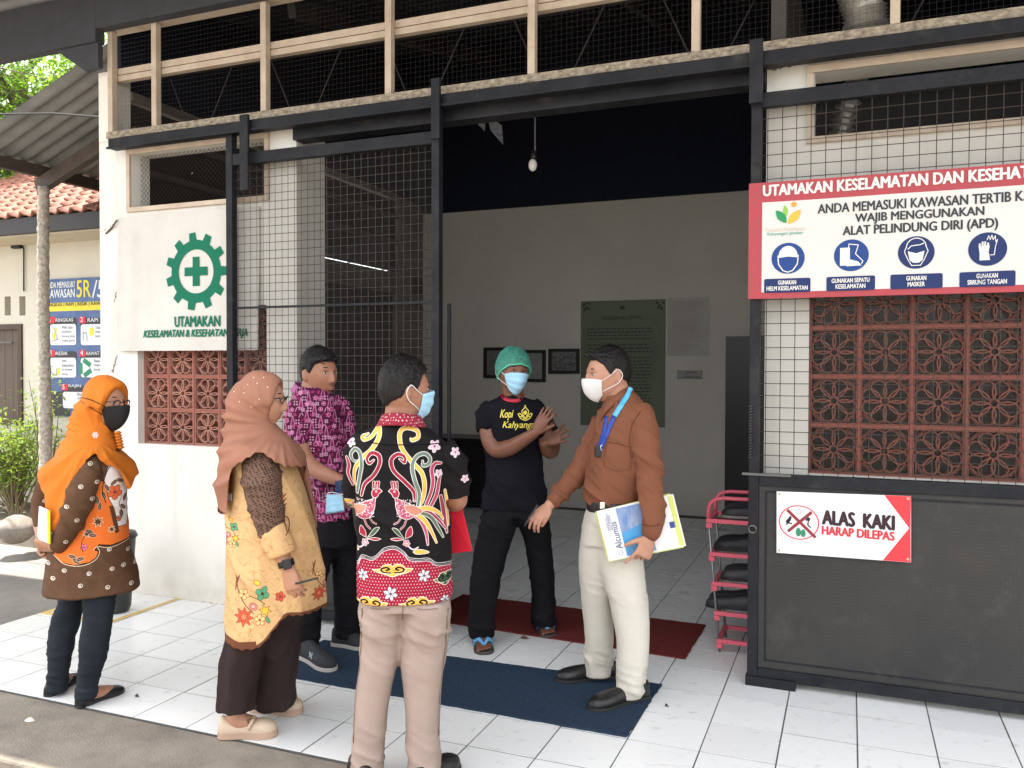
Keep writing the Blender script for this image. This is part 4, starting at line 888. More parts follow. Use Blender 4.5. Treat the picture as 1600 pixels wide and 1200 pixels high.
def uvplanar(me, D, u0, v0, u1, v1, uc):
    """print coordinates on the cloth: flat across the body, wrapped a little round the sides"""
    RG_, FW_, cs_ = axes(uc); c = getco(me); x = (c-np.array(P(uc, 574, D)))@np.array(RG_)*FOC/D/cs_+uc; z = 574+(EYE.z-c[:, 2])*FOC/D
    U = (x-u0)/(u1-u0); V = 1-(z-v0)/(v1-v0)
    li = np.zeros(len(me.loops), dtype=np.int32); me.loops.foreach_get('vertex_index', li)
    uv = me.uv_layers.new(name='UVMap'); uv.data.foreach_set('uv', np.stack([U[li], V[li]], 1).ravel().astype(np.float32))
def mkobj(name, me, mats, parent, **t):
    me.materials.clear()
    for m in (mats if isinstance(mats, (list, tuple)) else [mats]): me.materials.append(m)
    me.shade_smooth(); p0 = wloc(parent); c = getco(me)-np.array(p0); setco(me, c); me.name = name
    o = bpy.data.objects.new(name, me); COL.objects.link(o); o.parent = parent; return tag(o, **t)
class Paint:
    def __init__(s, u0, v0, u1, v1, k, base):
        s.b = (u0, v0, u1, v1); s.k = k; s.w = int((u1-u0)*k); s.h = int((v1-v0)*k); s.a = np.zeros((s.h, s.w, 3), np.float32)+np.array(base, np.float32)/255
        yy, xx = np.mgrid[0:s.h, 0:s.w]; s.X = xx/k+u0; s.Y = yy/k+v0
    def _w(s, x0, y0, x1, y1): 
        u0, v0, _, _ = s.b; k = s.k
        return slice(max(0, int((y0-v0)*k)), min(s.h, int((y1-v0)*k)+2)), slice(max(0, int((x0-u0)*k)), min(s.w, int((x1-u0)*k)+2))
    def _put(s, sl, m, col): 
        m = np.clip(m, 0, 1)[..., None]; s.a[sl] = s.a[sl]*(1-m)+np.array(col, np.float32)/255*m
    def stroke(s, pts, wd, col, smooth=True, edge=None, ew=.8):
        if edge is not None: s.stroke(pts, wd+ew*2 if not hasattr(wd, '__len__') else [w_+ew*2 for w_ in wd], edge, smooth)
        ws = wd if hasattr(wd, '__len__') else [wd]*len(pts)
        q = cat([(*p, w_) for p, w_ in zip(pts, ws)], 6) if smooth and len(pts) > 2 else np.array([(*p, w_) for p, w_ in zip(pts, ws)], float)
        for a, b in zip(q[:-1], q[1:]):
            r_ = max(a[2], b[2])/2+1/s.k; sl = s._w(min(a[0], b[0])-r_, min(a[1], b[1])-r_, max(a[0], b[0])+r_, max(a[1], b[1])+r_)
            X, Y = s.X[sl], s.Y[sl]
            if X.size == 0: continue
            d = b[:2]-a[:2]; L2 = max((d**2).sum(), 1e-9); t_ = np.clip(((X-a[0])*d[0]+(Y-a[1])*d[1])/L2, 0, 1)
            ds = np.hypot(X-a[0]-t_*d[0], Y-a[1]-t_*d[1]); s._put(sl, ((a[2]+(b[2]-a[2])*t_)/2-ds)*s.k+.5, col)
    def ell(s, x, y, rx, ry, col, ang=0, edge=None, ew=.7):
        if edge is not None: s.ell(x, y, rx+ew, ry+ew, edge, ang)
        R_ = max(rx, ry)+1; sl = s._w(x-R_, y-R_, x+R_, y+R_); X, Y = s.X[sl]-x, s.Y[sl]-y
        if X.size == 0: return
        c, n_ = math.cos(ang), math.sin(ang); q = np.sqrt(((X*c+Y*n_)/rx)**2+((-X*n_+Y*c)/ry)**2); s._put(sl, (1-q)*min(rx, ry)*s.k+.5, col)
    def poly(s, pts, col, edge=None, ew=1.2, smooth=False):
        if smooth: pts = [tuple(q[:2]) for q in cat(list(pts)+[pts[0]], 6)[:-1]]
        xs = [p[0] for p in pts]; ys = [p[1] for p in pts]; sl = s._w(min(xs)-1, min(ys)-1, max(xs)+1, max(ys)+1); X, Y = s.X[sl], s.Y[sl]
        if X.size == 0: return
        ins = np.zeros(X.shape, bool)
        for (a, b), (c, d) in zip(pts, pts[1:]+pts[:1]):
            if b == d: continue
            ins ^= ((b > Y) != (d > Y)) & (X < (c-a)*(Y-b)/(d-b)+a)
        s._put(sl, ins.astype(np.float32), col)
        if edge is not None: s.stroke(list(pts)+[pts[0]], ew, edge, False)
    def flower(s, x, y, r_, col, edge, n_=5, ctr=None, rot=0, pw=.36, ew=.6):
        for k in range(n_): a = rot+2*math.pi*k/n_; s.ell(x+math.cos(a)*r_*.58, y+math.sin(a)*r_*.58, r_*.48, r_*pw, col, a, edge, ew)
        s.ell(x, y, r_*.2, r_*.2, ctr or edge)
    def star(s, x, y, r_, col, n_=8, inner=.5, rot=0, edge=None): 
        s.poly([(x+(r_ if k % 2 == 0 else r_*inner)*math.cos(rot+math.pi*k/n_), y+(r_ if k % 2 == 0 else r_*inner)*math.sin(rot+math.pi*k/n_)) for k in range(2*n_)], col, edge, .7)
    def noise(s, amt, f=.12, seed=3):
        q = vnoise(np.stack([s.X*f, s.Y*f, s.X*0], -1), seed)*.6+vnoise(np.stack([s.X*f*4, s.Y*f*4, s.X*0+5], -1), seed+1)*.4; s.a *= (1-amt*(q-.3))[..., None]
    def image(s, name):
        im = bpy.data.images.new(name, s.w, s.h, alpha=False); px_ = np.ones((s.h, s.w, 4), np.float32); px_[..., :3] = np.clip(s.a[::-1], 0, 1); im.pixels.foreach_set(px_.ravel()); im.update(); im.pack(); return im
def printmat(name, paint, rough=.8, bump=.25, bscale=260):
    m = mat(name, (.5, .5, .5), rough, bump=bump, bscale=bscale, spec=.15); t, n, L, b = nodes(m)
    ti = n.new('ShaderNodeTexImage'); ti.image = paint.image(name); ti.extension = 'EXTEND'; L(ti.outputs[0], b.inputs['Base Color']); return m
def clothmat(name, c, var=.18, rough=.85, bump=.3, bscale=300, vscale=7, spec=.15): 
    m = mat(name, c, rough, var=var, vscale=vscale, bump=bump, bscale=bscale, spec=spec); return m
def skinmat(name, c): return mat(name, c, .48, var2=(c[0]*.86, c[1]*.78, c[2]*.76), vscale=22, bump=.12, bscale=240, sss=.12, spec=.4)

# ---- head
def sphere_dirs(n_=96, m=72):
    v = [(0, 0, 1)]
    for j in range(1, m):
        t_ = math.pi*j/m; v += [(math.sin(t_)*math.cos(2*math.pi*k/n_), math.sin(t_)*math.sin(2*math.pi*k/n_), math.cos(t_)) for k in range(n_)]
    v.append((0, 0, -1)); f = [(0, 1+k, 1+(k+1) % n_) for k in range(n_)]
    for j in range(m-2):
        for k in range(n_): a, b = 1+j*n_+k, 1+j*n_+(k+1) % n_; f.append((a, a+n_, b+n_, b))
    L_ = len(v)-1; f += [(L_, 1+(m-2)*n_+(k+1) % n_, 1+(m-2)*n_+k) for k in range(n_)]
    return np.array(v), f
SD, SF = sphere_dirs()
def headshape(d, face=True):
    """d: unit directions (x side, y forward, z up) -> points in metres about the head centre"""
    x, y, z = d[:, 0]*.077, d[:, 1]*.099, d[:, 2]*.122
    t_ = np.clip(-z/.122, 0, 1); x = x*(1-.26*t_**1.6); y = np.where(y < 0, y*(1-.42*t_**1.3), y*(1-.05*t_))+.012*t_**2
    tt = np.clip(z/.122, 0, 1); y = y-.010*tt**2; x = x*(1+.05*np.exp(-((z-.03)/.04)**2)); x = np.where(y < 0, x*1.03, x)
    if face:
        fr = np.clip(d[:, 1]*2.2, 0, 1)
        g = lambda cx, cz, sx, sz: np.exp(-((np.abs(x)-cx)/sx)**2-((z-cz)/sz)**2)*fr
        nb = np.interp(z, [-.050, -.043, -.034, -.022, 0, .022, .032], [0, .012, .025, .021, .012, .004, 0])*np.exp(-(x/np.interp(z, [-.04, -.01, .03], [.0165, .011, .010]))**2)*fr
        dy = nb-.008*g(.031, .010, .017, .011)+.005*g(.027, .031, .026, .008)+.004*g(.042, -.028, .022, .022)+.006*g(0, -.062, .021, .0055)+.006*g(0, -.074, .018, .006)-.003*g(0, -.068, .025, .0025)+.007*g(0, -.105, .018, .013)-.003*g(0, -.087, .02, .006)+.004*g(.014, -.040, .007, .006)
        y = y+dy
    return np.stack([x, y, z], 1)
class Head:
    def __init__(s, c, fwd, up=(0, 0, 1), k=1.0):
        s.c = Vector(c); s.y = Vector(fwd).normalized(); up = Vector(up).normalized(); s.x = s.y.cross(up).normalized(); s.z = s.x.cross(s.y).normalized(); s.k = k
        s.M = np.array([s.x, s.y, s.z])
    def w(s, p): return np.array(s.c)+s.k*(np.atleast_2d(p)@s.M)
    def p(s, x, y, z): return Vector(s.w([(x, y, z)])[0])
    def surf(s, th, z, off=0.0):
        """point on the smooth head at azimuth th (0 = front, + = wearer's right) and height z"""
        zz = max(-1, min(1, z/.122)); r_ = math.sqrt(1-zz*zz); q = headshape(np.array([[r_*math.sin(th), r_*math.cos(th), zz]]), False)[0]
        n_ = np.array([q[0]/.077**2, q[1]/.099**2, q[2]/.122**2]); n_ /= np.linalg.norm(n_); return s.p(*(q+n_*off))
    def skin(s, mb):
        mb.add([tuple(a) for a in s.w(headshape(SD))], SF)
        for sx in (1, -1):
            for (ey_, ez, a, b, c) in ((-.012, -.008, .009, .018, .031), (-.020, .006, .011, .012, .018)):
                m2 = MB(); m2.sphere((0, 0, 0), (a, b, c), 12, 10); mb.add([tuple(s.w([(sx*(.079+.012*(-y)/.018*.6)+x, ey_+y*.9+z*.1, ez+z)])[0]) for x, y, z in m2.v], m2.f)
    def shell(s, fn, mb=None):
        """closed shell round the head; fn(points, dirs) gives its height over the skin in metres"""
        b = headshape(SD, False); n_ = b/np.array([.077, .099, .122])**2; n_ /= np.linalg.norm(n_, axis=1)[:, None]; o = fn(b, SD); mb = mb or MB(); mb.add([tuple(a) for a in s.w(b+n_*o[:, None])], SF); return mb
ST = lambda x, a, b: np.clip((x-a)/(b-a), 0, 1)**2*(3-2*np.clip((x-a)/(b-a), 0, 1))
def hair_fn(thick=.013, front=.072, temple=.056, side=.018, nape=-.062, ns=9, sidethick=.006):
    def f(b, d):
        th = np.degrees(np.abs(np.arctan2(d[:, 0], d[:, 1]))); zl = np.interp(th, [0, 35, 62, 80, 95, 115, 180], [front, front-.002, temple, side-.022, side+.012, -.025, nape])
        m = ST(b[:, 2], zl-.004, zl+.006); up_ = ST(b[:, 2], .0, .085); t_ = sidethick+(thick-sidethick)*up_
        q = vnoise(np.stack([b[:, 0]*120, b[:, 1]*26, b[:, 2]*60], 1), ns)-.5
        return -.006+(t_+.006+q*.005*(.4+up_))*m
    return f
def tufts(h, shell_mb, n_, seed=1, L_=.022, lift=.004):
    """short blades of hair lying over the hair shell"""
    r_ = random.Random(seed); m = MB(); N_ = len(SD); base = np.array(shell_mb.v); sk = h.w(headshape(SD, False)); cc = np.array(h.c)
    out = np.linalg.norm(base-cc, axis=1)-np.linalg.norm(sk-cc, axis=1); ids = [i for i in range(N_) if out[i] > .0035]
    for _ in range(n_):
        i = r_.choice(ids); p = Vector(base[i]); nn_ = (p-h.c).normalized(); up_ = SD[i][2]
        flow = (-h.z*(1.1-up_*.9)-h.y*.45*up_+h.x*(.25*SD[i][0])); flow = (flow-nn_*flow.dot(nn_)); flow = (flow.normalized()+Vector((r_.gauss(0, .3), r_.gauss(0, .3), r_.gauss(0, .3)))).normalized()
        s_ = nn_.cross(flow).normalized()*.0009; l_ = L_*r_.uniform(.6, 1.2)*(.6+.5*max(0, up_)); p0 = p-nn_*.002; p1 = p+flow*l_*.5+nn_*lift*.6; p2 = p+flow*l_+nn_*lift*r_.uniform(-.3, 1)
        m.add([p0-s_, p0+s_, p1+s_*.8, p1-s_*.8, p2], [(0, 1, 2, 3), (3, 2, 4)])
    return m
def hairdo(h, parent, fn, n_=1700, seed=1):
    sh = h.shell(fn); o = mkobj('hair', remesh(sh, .004, 1), M_hair, parent); tufts(h, sh, n_, seed).build('hair_tuft', M_hair, o, kind='stuff'); return o
M_hair = mat('black_hair', (.006, .005, .005), .55, var2=(.012, .010, .009), vscale=90, bump=.7, bscale=160, stretch=(1, 1, .25), spec=.28)
def eyes(h, parent, look=0.0, brow=True, openv=1.0, z0=.010):
    w_ = MB(); ir = MB(); br_ = MB(); ld = MB()
    for sx in (1, -1):
        q = headshape(np.array([[sx*.40, .9, .08]]))[0]; c = h.p(sx*.031, .0815, z0)
        m2 = MB(); m2.sphere((0, 0, 0), (.0135, .0095, .0052*openv), 14, 8); w_.add([tuple(h.w([(sx*.031+x, .0795+y, z0+z)])[0]) for x, y, z in m2.v], m2.f)
        m2 = MB(); m2.sphere((0, 0, 0), (.0052, .0062, .0050*openv), 12, 8); ir.add([tuple(h.w([(sx*.031+look+x, .0838+y, z0+z)])[0]) for x, y, z in m2.v], m2.f)
        ld.tube([h.p(sx*(.031+a), .0895-abs(a)*.32-(.004 if sx*a > .01 else 0), z0+.0052*openv*(1-(a/.016)**2)+.0006) for a in (-.015, -.008, 0, .008, .015)], [.0006, .0014, .0018, .0016, .0006], 5)
        if brow: br_.tube([h.p(sx*a, .0945-.010*(a/.045)**2-.002, z0+.0215+.004*math.sin((a-.012)/.036*2.4)) for a in (.012, .020, .030, .040, .048)], [.0018, .0034, .0034, .0026, .0010], 6)
    w_.build('eyeball', mat('eye_white', (.55, .52, .50), .25), parent, smooth=True); ir.build('iris', mat('dark_iris', (.012, .008, .006), .15), parent, smooth=True); ld.build('eyelash', M_hair, parent, smooth=True)
    if brow: br_.build('eyebrow', M_hair, parent, smooth=True)
def mouth(h, parent, col=(.32, .10, .085)):
    m = MB()
    m.tube([h.p(a, .104-.012*(a/.024)**2-.0005, -.0640-.001*(a/.024)**2) for a in (-.024, -.014, -.005, 0, .005, .014, .024)], [.0008, .0026, .0034, .0030, .0034, .0026, .0008], 8)
    m.tube([h.p(a, .1035-.012*(a/.022)**2-.0005, -.0725+.003*(a/.022)**2) for a in (-.022, -.012, 0, .012, .022)], [.0008, .0034, .0042, .0034, .0008], 8)
    m.build('lips', mat('lips_%d' % (col[0]*100), col, .4), parent, smooth=True)
def face_mask(h, parent, M, th0=64, ztop=.004, zbot=-.122, out=.012, bulge=.016, pleats=True, loops=True, loopmat=None, dr=0.0):
    m = MB(); nx_, nz_ = 26, 18
    for j in range(nz_+1):
        s_ = j/nz_
        for i in range(nx_+1):
            a = (i/nx_-.5)*2; th = math.radians(th0*a*(1-.10*s_)); ze = ztop+(zbot-ztop)*s_; ze += (-.014*(1-s_)+.024*s_)*abs(a)**2
            o = out*(1-.75*abs(a)**2.5)+bulge*math.exp(-(a/.42)**2)*math.sin(math.pi*min(1, .18+s_*.82))**.7
            if pleats: o += .0022*math.sin(s_*math.pi*7)*(1-abs(a)**4)
            o += .0020*(float(vnoise(np.array([[a*4, s_*5, out*100]]), 3)[0])-.5)
            zc = max(ze, -.112); p = h.surf(th, zc, o)+h.z*h.k*(ze-zc)-h.y*h.k*(max(0, zc-ze)*.8); m.v.append(tuple(p))
    for j in range(nz_):
        for i in range(nx_): a = j*(nx_+1)+i; m.f.append((a, a+1, a+nx_+2, a+nx_+1)); m.mi.append(0)
    o = m.build('face_mask', M, parent, smooth=True); md = o.modifiers.new('s', 'SOLIDIFY'); md.thickness = .0018; md.offset = 0
    if loops:
        lp = MB(); n1 = nx_+1
        for sx, col_ in ((-1, 0), (1, nx_)):
            top, bot = Vector(m.v[1*n1+col_]), Vector(m.v[(nz_-4)*n1+col_]); th = sx*math.radians(98)
            e1 = h.surf(sx*math.radians(97), .022, .013); e2 = h.surf(sx*math.radians(106), -.004, .018); e3 = h.surf(sx*math.radians(99), -.034, .010)
            lp.tube([Vector(q[:3]) for q in cat([tuple(a) for a in (top, top.lerp(e1, .55)+(h.x*sx)*.004, e1, e2, e3, bot.lerp(e3, .5)+(h.x*sx)*.003, bot)], 4)], .0017, 6)
        lp.build('ear_loop', loopmat or M, o, smooth=True)
    return o
# ---- hand
def hand(mb, wrist, dirv, palm, s=1.0, curl=(.35, .4, .45, .5), thumb=.6, side=1, spread=.10, th_curl=.35, wr=.026, fwd=None):
    """wrist -> knuckles along dirv; palm is the direction the palm faces; side = +1 when the thumb lies towards dirv x palm"""
    w0 = Vector(wrist); d = Vector(dirv).normalized(); pn = (Vector(palm)-d*Vector(palm).dot(d)).normalized(); x = d.cross(pn).normalized()*side
    def ring(c, hw, ht, n_=16): return [c+x*hw*math.cos(a)+pn*ht*math.sin(a) for a in [2*math.pi*k/n_ for k in range(n_)]]
    prof = [(-.02, .024, .020), (0, .026, .019), (.02, .032, .018), (.045, .038, .0165), (.07, .0405, .014), (.088, .040, .012), (.096, .034, .008)]
    vs = [q for t_, hw, ht in prof for q in ring(w0+d*t_*s, hw*s, ht*s)]; n_ = 16; m_ = len(prof)
    fs = [(j*n_+k, j*n_+(k+1) % n_, (j+1)*n_+(k+1) % n_, (j+1)*n_+k) for j in range(m_-1) for k in range(n_)]+[tuple(range(n_-1, -1, -1)), tuple((m_-1)*n_+k for k in range(n_))]
    mb.add(vs, fs)
    tips = []
    for i, (fx, L_, r_) in enumerate(((.030, .074, .0088), (.010, .082, .0090), (-.010, .076, .0087), (-.029, .060, .0076))):
        b = w0+d*(.082-.004*abs(i-1.3))*s+x*fx*s; fd = (d+x*(1.4-i)*spread).normalized(); c = curl[i]; p_ = [b-fd*.012*s, b]; ang = 0; cur = b
        for q, (fr, ca) in enumerate(((.42, .8), (.32, 1.1), (.26, .8))):
            ang += c*ca; cur = cur+(fd*math.cos(ang)+pn*math.sin(ang))*L_*fr*s; p_.append(cur)
        qq = cat([(*p_[k], (r_*(1.05, 1.05, .98, .9, .74)[k])*s) for k in range(5)], 3); limbw(mb, qq, 10); tips.append(p_[-1])
    b = w0+d*.022*s+x*.022*s+pn*.004*s; td = (d*math.cos(thumb)+x*math.sin(thumb)+pn*.25).normalized(); p_ = [b, b+td*.030*s]; td2 = (td+d*th_curl*.6-x*th_curl*.5+pn*th_curl*.5).normalized(); p_.append(p_[-1]+td2*.030*s); td3 = (td2+d*th_curl*.5-x*th_curl*.4+pn*th_curl*.4).normalized(); p_.append(p_[-1]+td3*.024*s)
    limbw(mb, cat([(*p_[k], (.0155, .0120, .0102, .0080)[k]*s) for k in range(4)], 4), 10); tips.append(p_[-1]); return tips
# ---- feet
OUT = [(0, .012), (.03, .026), (.10, .034), (.25, .035), (.42, .034), (.58, .041), (.72, .048), (.82, .047), (.90, .040), (.96, .027), (1, .008)]
def foot_frame(h, t_): h = Vector(h); t_ = Vector(t_); L_ = (t_-h).length; y = (t_-h)/L_; x = Vector((y.y, -y.x, 0)); return h, x.normalized(), y, L_
def shoe(parent, heel, toe, M, Ms, sole=.022, top=.075, instep=.062, toeh=.036, wk=1.0, open_=False, lace=None, name='shoe', welt=.004, lift=0):
    h, x, y, L_ = foot_frame(heel, toe); m = MB(); n_ = 20; rows = []
    prof = cat([(t_, w_*wk) for t_, w_ in OUT], 2)
    for t_, w_ in prof:
        t_ = min(max(t_, 0), 1); z1 = np.interp(t_, [0, .05, .22, .34, .5, .68, .85, .95, 1], [top*.80, top, top*.94, instep*1.08, instep*.90, toeh*1.25, toeh*1.05, toeh*.80, toeh*.35]) if not open_ else np.interp(t_, [0, .05, .22, .34, .5, .62, .70, .85, .95, 1], [top*.75, top, top*.62, top*.50, top*.50, toeh*.95, toeh*1.1, toeh, toeh*.75, toeh*.3])
        c = h+y*(L_*t_)+UP*(sole+lift); r_ = []
        for k in range(n_):
            a = 2*math.pi*k/n_; ca, sa = math.cos(a), math.sin(a); r_.append(c+x*w_*math.copysign(abs(ca)**.75, ca)+UP*((z1*abs(sa)**.72) if sa > 0 else -.006*abs(sa)))
        rows += r_
    mm = len(prof); m.add(rows, [(j*n_+k, (j+1)*n_+k, (j+1)*n_+(k+1) % n_, j*n_+(k+1) % n_) for j in range(mm-1) for k in range(n_)]+[tuple(range(n_)), tuple(range(mm*n_-1, (mm-1)*n_-1, -1))])
    o = m.build(name, M, parent, smooth=True)
    s2 = MB(); pts = [(t_, w_*wk+welt) for t_, w_ in prof]; N_ = len(pts); ring = [h+y*(L_*(t_*1.015-.008))+x*w_ for t_, w_ in pts]+[h+y*(L_*(t_*1.015-.008))-x*w_ for t_, w_ in pts[::-1]]
    K = len(ring); s2.v = [tuple(p+UP*(.0008+lift)) for p in ring]+[tuple(p+UP*(sole+.002+lift)) for p in ring]; s2.f = [tuple(range(K))[::-1], tuple(range(K, 2*K))]+[(i, (i+1) % K, (i+1) % K+K, i+K) for i in range(K)]; s2.mi = [0]*len(s2.f)
    s2.build('sole', Ms, o, bevel=.003); return o
def bare_foot(mb, heel, toe, ankle, r_=.036, sole=.018, big=1):
    h, x, y, L_ = foot_frame(heel, toe); h = h+UP*sole; rows = []; n_ = 16
    for t_, w_, z_ in ((.02, .018, .035), (.08, .028, .050), (.2, .032, .066), (.34, .033, .070), (.5, .036, .056), (.66, .042, .040), (.78, .043, .028), (.85, .040, .020)):
        c = h+y*L_*t_; rows += [c+x*w_*math.cos(a)+UP*(z_*(max(math.sin(a), 0)**.8)+.002) for a in [2*math.pi*k/n_ for k in range(n_)]]
    mb.add(rows, [(j*n_+k, (j+1)*n_+k, (j+1)*n_+(k+1) % n_, j*n_+(k+1) % n_) for j in range(7) for k in range(n_)]+[tuple(range(n_)), tuple(range(8*n_-1, 7*n_-1, -1))])
    for i in range(5):
        q = (i-2)*big; tx = -q*.0165; rr = .0115 if (i == 4) else .0085; ln = (.045, .050, .055, .058, .060)[i]
        b = h+y*(L_*.80-(4-i)*.005)+x*tx*-1+UP*.012; limbw(mb, cat([(*b, rr), (*(b+y*ln*.55+UP*.004), rr*1.02), (*(b+y*ln-UP*.002), rr*.9)], 3), 10)
    a_ = Vector(ankle); c0 = h+y*L_*.20+UP*.03; limbw(mb, cat([(*c0, r_), (*c0.lerp(a_, .5), r_*.92), (*a_, r_)], 3), 14)
def fdp(u, v): return proj(PZ(u, v))[2]
def person(u, v, D, label): 
    p = P(u, v, D); return empty('person', (p.x, p.y, 0), label, 'person')
def glasses(h, parent, M, up_=0.0, tilt=0.0, r_=.022, name='glasses', rimless=False, y0=.104):
    """on the nose when up_ = 0, pushed onto the head otherwise"""
    m = MB()
    for sx in (1, -1):
        pts = [h.p(sx*(.034)+r_*1.15*math.cos(a), y0+math.sin(a)*r_*tilt-abs(math.cos(a))*.002-.004*(sx*math.cos(a) > 0)*math.cos(a)**2-up_*.25, .008+up_+r_*.82*math.sin(a)*(1-.3*tilt)) for a in [2*math.pi*k/20 for k in range(21)]]
        m.tube(pts, .0022, 6)
        m.tube([h.p(sx*.060, y0-.008-up_*.25, .014+up_), h.p(sx*.078, .055-up_*.2, .014+up_*.95), h.p(sx*.083, .0, .012+up_*.8), h.p(sx*.082, -.02, .004+up_*.6)], .0022, 6)
    m.tube([h.p(-.010, y0-up_*.25, .012+up_), h.p(.010, y0-up_*.25, .012+up_)], .0020, 6)
    return m.build(name, M, parent, smooth=True)
def project_print(mb, bvh, d, off=.0018):
    """lay a flat outline onto the cloth surface"""
    out = []
    hs = [bvh.ray_cast(Vector(v)-Vector(d)*1.0, Vector(d))[0] for v in mb.v]; ok = [i for i, q in enumerate(hs) if q]
    for i, v in enumerate(mb.v):
        v = Vector(v); hit = hs[i]
        if not hit and ok: j = min(ok, key=lambda k: (Vector(mb.v[k])-v).length); hit = v+Vector(d)*((hs[j]-v).dot(Vector(d)))
        out.append(tuple((hit if hit else v)-Vector(d)*off))
    mb.v = out; return mb

def radial_folds(me, D, u, v, N_, amp, r0=.05, r1=.35, wob=.6, seed=2, ph=0):
    """soft drape folds running out from a gathered point"""
    RG_, FW_, cs_ = axes(u); c = getco(me); nn = getno(me); o = np.array(P(u, v, D)); x = (c-o)@np.array(RG_); z = c[:, 2]-o[2]; y = (c-o)@np.array(FW_)
    a = np.arctan2(z, x); r_ = np.hypot(x, z); q = (vnoise(np.stack([x*7, y*5, z*7], 1), seed)-.5)*wob*2; hd = ST(1.47-c[:, 2], 0, .12)
    g = (1-np.abs(np.sin(a*N_*.75+q*2.2+ph+y*3)))**1.6*1.5-.55+np.sin(a*N_*2.1+q*3+1.3)*.28; w_ = np.clip((r_-r0)/(r1-r0), 0, 1)
    setco(me, c+nn*(g*amp*w_*(.12+.88*hd))[:, None]); return me
def legcore(b, D, rows, r=.036, end=None):
    q = [(*P((a[1]+a[2])/2, a[0], D+(a[4] if len(a) > 4 else 0)), r) for a in rows]
    if end: q += end
    limbw(b, cat(q, 3))
# ================================================================== PEOPLE: the six figures
def hemcut(me, D, pts, far=0.0, fmid=0.0, uc=0):
    """trim a garment along a hem line given as (u, v), clipping the faces it crosses"""
    RG_, FW_, cs_ = axes(uc); c = getco(me); o = np.array(P(uc, 574, D)); x = (c-o)@np.array(RG_)*FOC/D/cs_+uc; us = [p[0] for p in pts]; vsn = [p[1] for p in pts]
    dep = (c-o)@np.array(FW_); hv = np.interp(x, us, vsn)+far*ST(dep, fmid-.05, fmid+.05)
    f = (c[:, 2]-(EYE.z-(hv-574)*D/FOC))+.003*np.sin(x*.5)
    V = [tuple(p) for p in c]; F = []; ek = {}
    def cut(i, j):
        k = (min(i, j), max(i, j))
        if k not in ek: t_ = f[i]/(f[i]-f[j]); ek[k] = len(V); V.append(tuple(c[i]+(c[j]-c[i])*t_))
        return ek[k]
    for p in me.polygons:
        vi = list(p.vertices); fv = [f[i] >= 0 for i in vi]
        if all(fv): F.append(tuple(vi)); continue
        if not any(fv): continue
        q = []
        for k, i in enumerate(vi):
            j = vi[(k+1) % len(vi)]
            if f[i] >= 0: q.append(i)
            if (f[i] >= 0) != (f[j] >= 0): q.append(cut(i, j))
        if len(q) > 2: F.append(tuple(q))
    used = sorted({i for q in F for i in q}); mp = {i: k for k, i in enumerate(used)}
    me.clear_geometry(); me.from_pydata([V[i] for i in used], [], [tuple(mp[i] for i in q) for q in F]); me.update(); return me
def thick(o, t_): md = o.modifiers.new('s', 'SOLIDIFY'); md.thickness = t_; md.offset = -1; return o
def patch(parent, name, pts, wd, M, bvh, d=None, off=.002):
    """a narrow ribbon lying on the cloth"""
    qs = []
    for p in pts:
        dr = (Vector(p)-EYE).normalized(); ht = bvh.ray_cast(Vector(p), dr)[0]; qs.append((Vector(p), ht, dr))
    ok = [(ht-p).length for p, ht, dr in qs if ht]; dflt = sum(ok)/len(ok) if ok else .3
    q = cat([tuple(ht if ht else p+dr*dflt) for p, ht, dr in qs], 5); m = MB()
    for i in range(len(q)):
        a = q[max(i-1, 0)]; b = q[min(i+1, len(q)-1)]; t_ = Vector(b-a).normalized(); n_ = t_.cross(-FWD).normalized(); m.v += [tuple(Vector(q[i])+n_*wd/2), tuple(Vector(q[i])-n_*wd/2)]
    m.f = [(2*i, 2*i+1, 2*i+3, 2*i+2) for i in range(len(q)-1)]; m.mi = [0]*len(m.f); project_print(m, bvh, d or FWD, off); o = m.build(name, M, parent, smooth=True); thick(o, .0012); return o
def bvh_of(o): 
    me = o.data; off = wloc(o); return BVHTree.FromPolygons([v.co+off for v in me.vertices], [tuple(p.vertices) for p in me.polygons])
M_blackcloth = clothmat('black_trouser_cloth', (.012, .011, .013), .3, spec=.08)
M_sole = mat('dark_rubber', (.02, .02, .02), .6)
M_pen = mat('pen_plastic', (.02, .02, .022), .3)

# ---------------------------------------------------------------- A: woman in orange
D = 3.9
A = person(125, 1090, D, 'person in an orange headscarf and black mask, brown floral tunic, holding papers behind her back')
SK = skinmat('skin_light_brown', (.42, .215, .135))
h = Head(P(163, 630, D-.01), RGT-FWD*.28+UP*-.06, UP+RGT*.05, .97)
b = MB(); h.skin(b)
limb(b, [(158, 650, 0, .052), (152, 690, 0, .058), (146, 760, .0, .09), (145, 880, 0, .09)], D)
wr = P(80, 852, D-.10)
limb(b, [(146, 715, -.08, .04), (122, 790, -.19, .034), (103, 833, -.19, .030), (84, 854, -.16, .025)], D); limb(b, [(140, 715, .10, .045), (72, 770, .15, .035), (62, 810, .10, .03), (66, 842, .0, .024)], D)
hand(b, P(84, 854, D-.16), P(58, 852, D-.14)-P(84, 854, D-.16), UP*.5-RGT*.1+FWD*.8, .92, curl=(.75, .8, .8, .85), thumb=.5, side=1)
hand(b, P(70, 838, D-.0), P(68, 862, D-.02)-P(70, 838, D-.0), -FWD*.3+RGT*.8, .9, curl=(.6, .7, .7, .7), thumb=.4, side=-1)
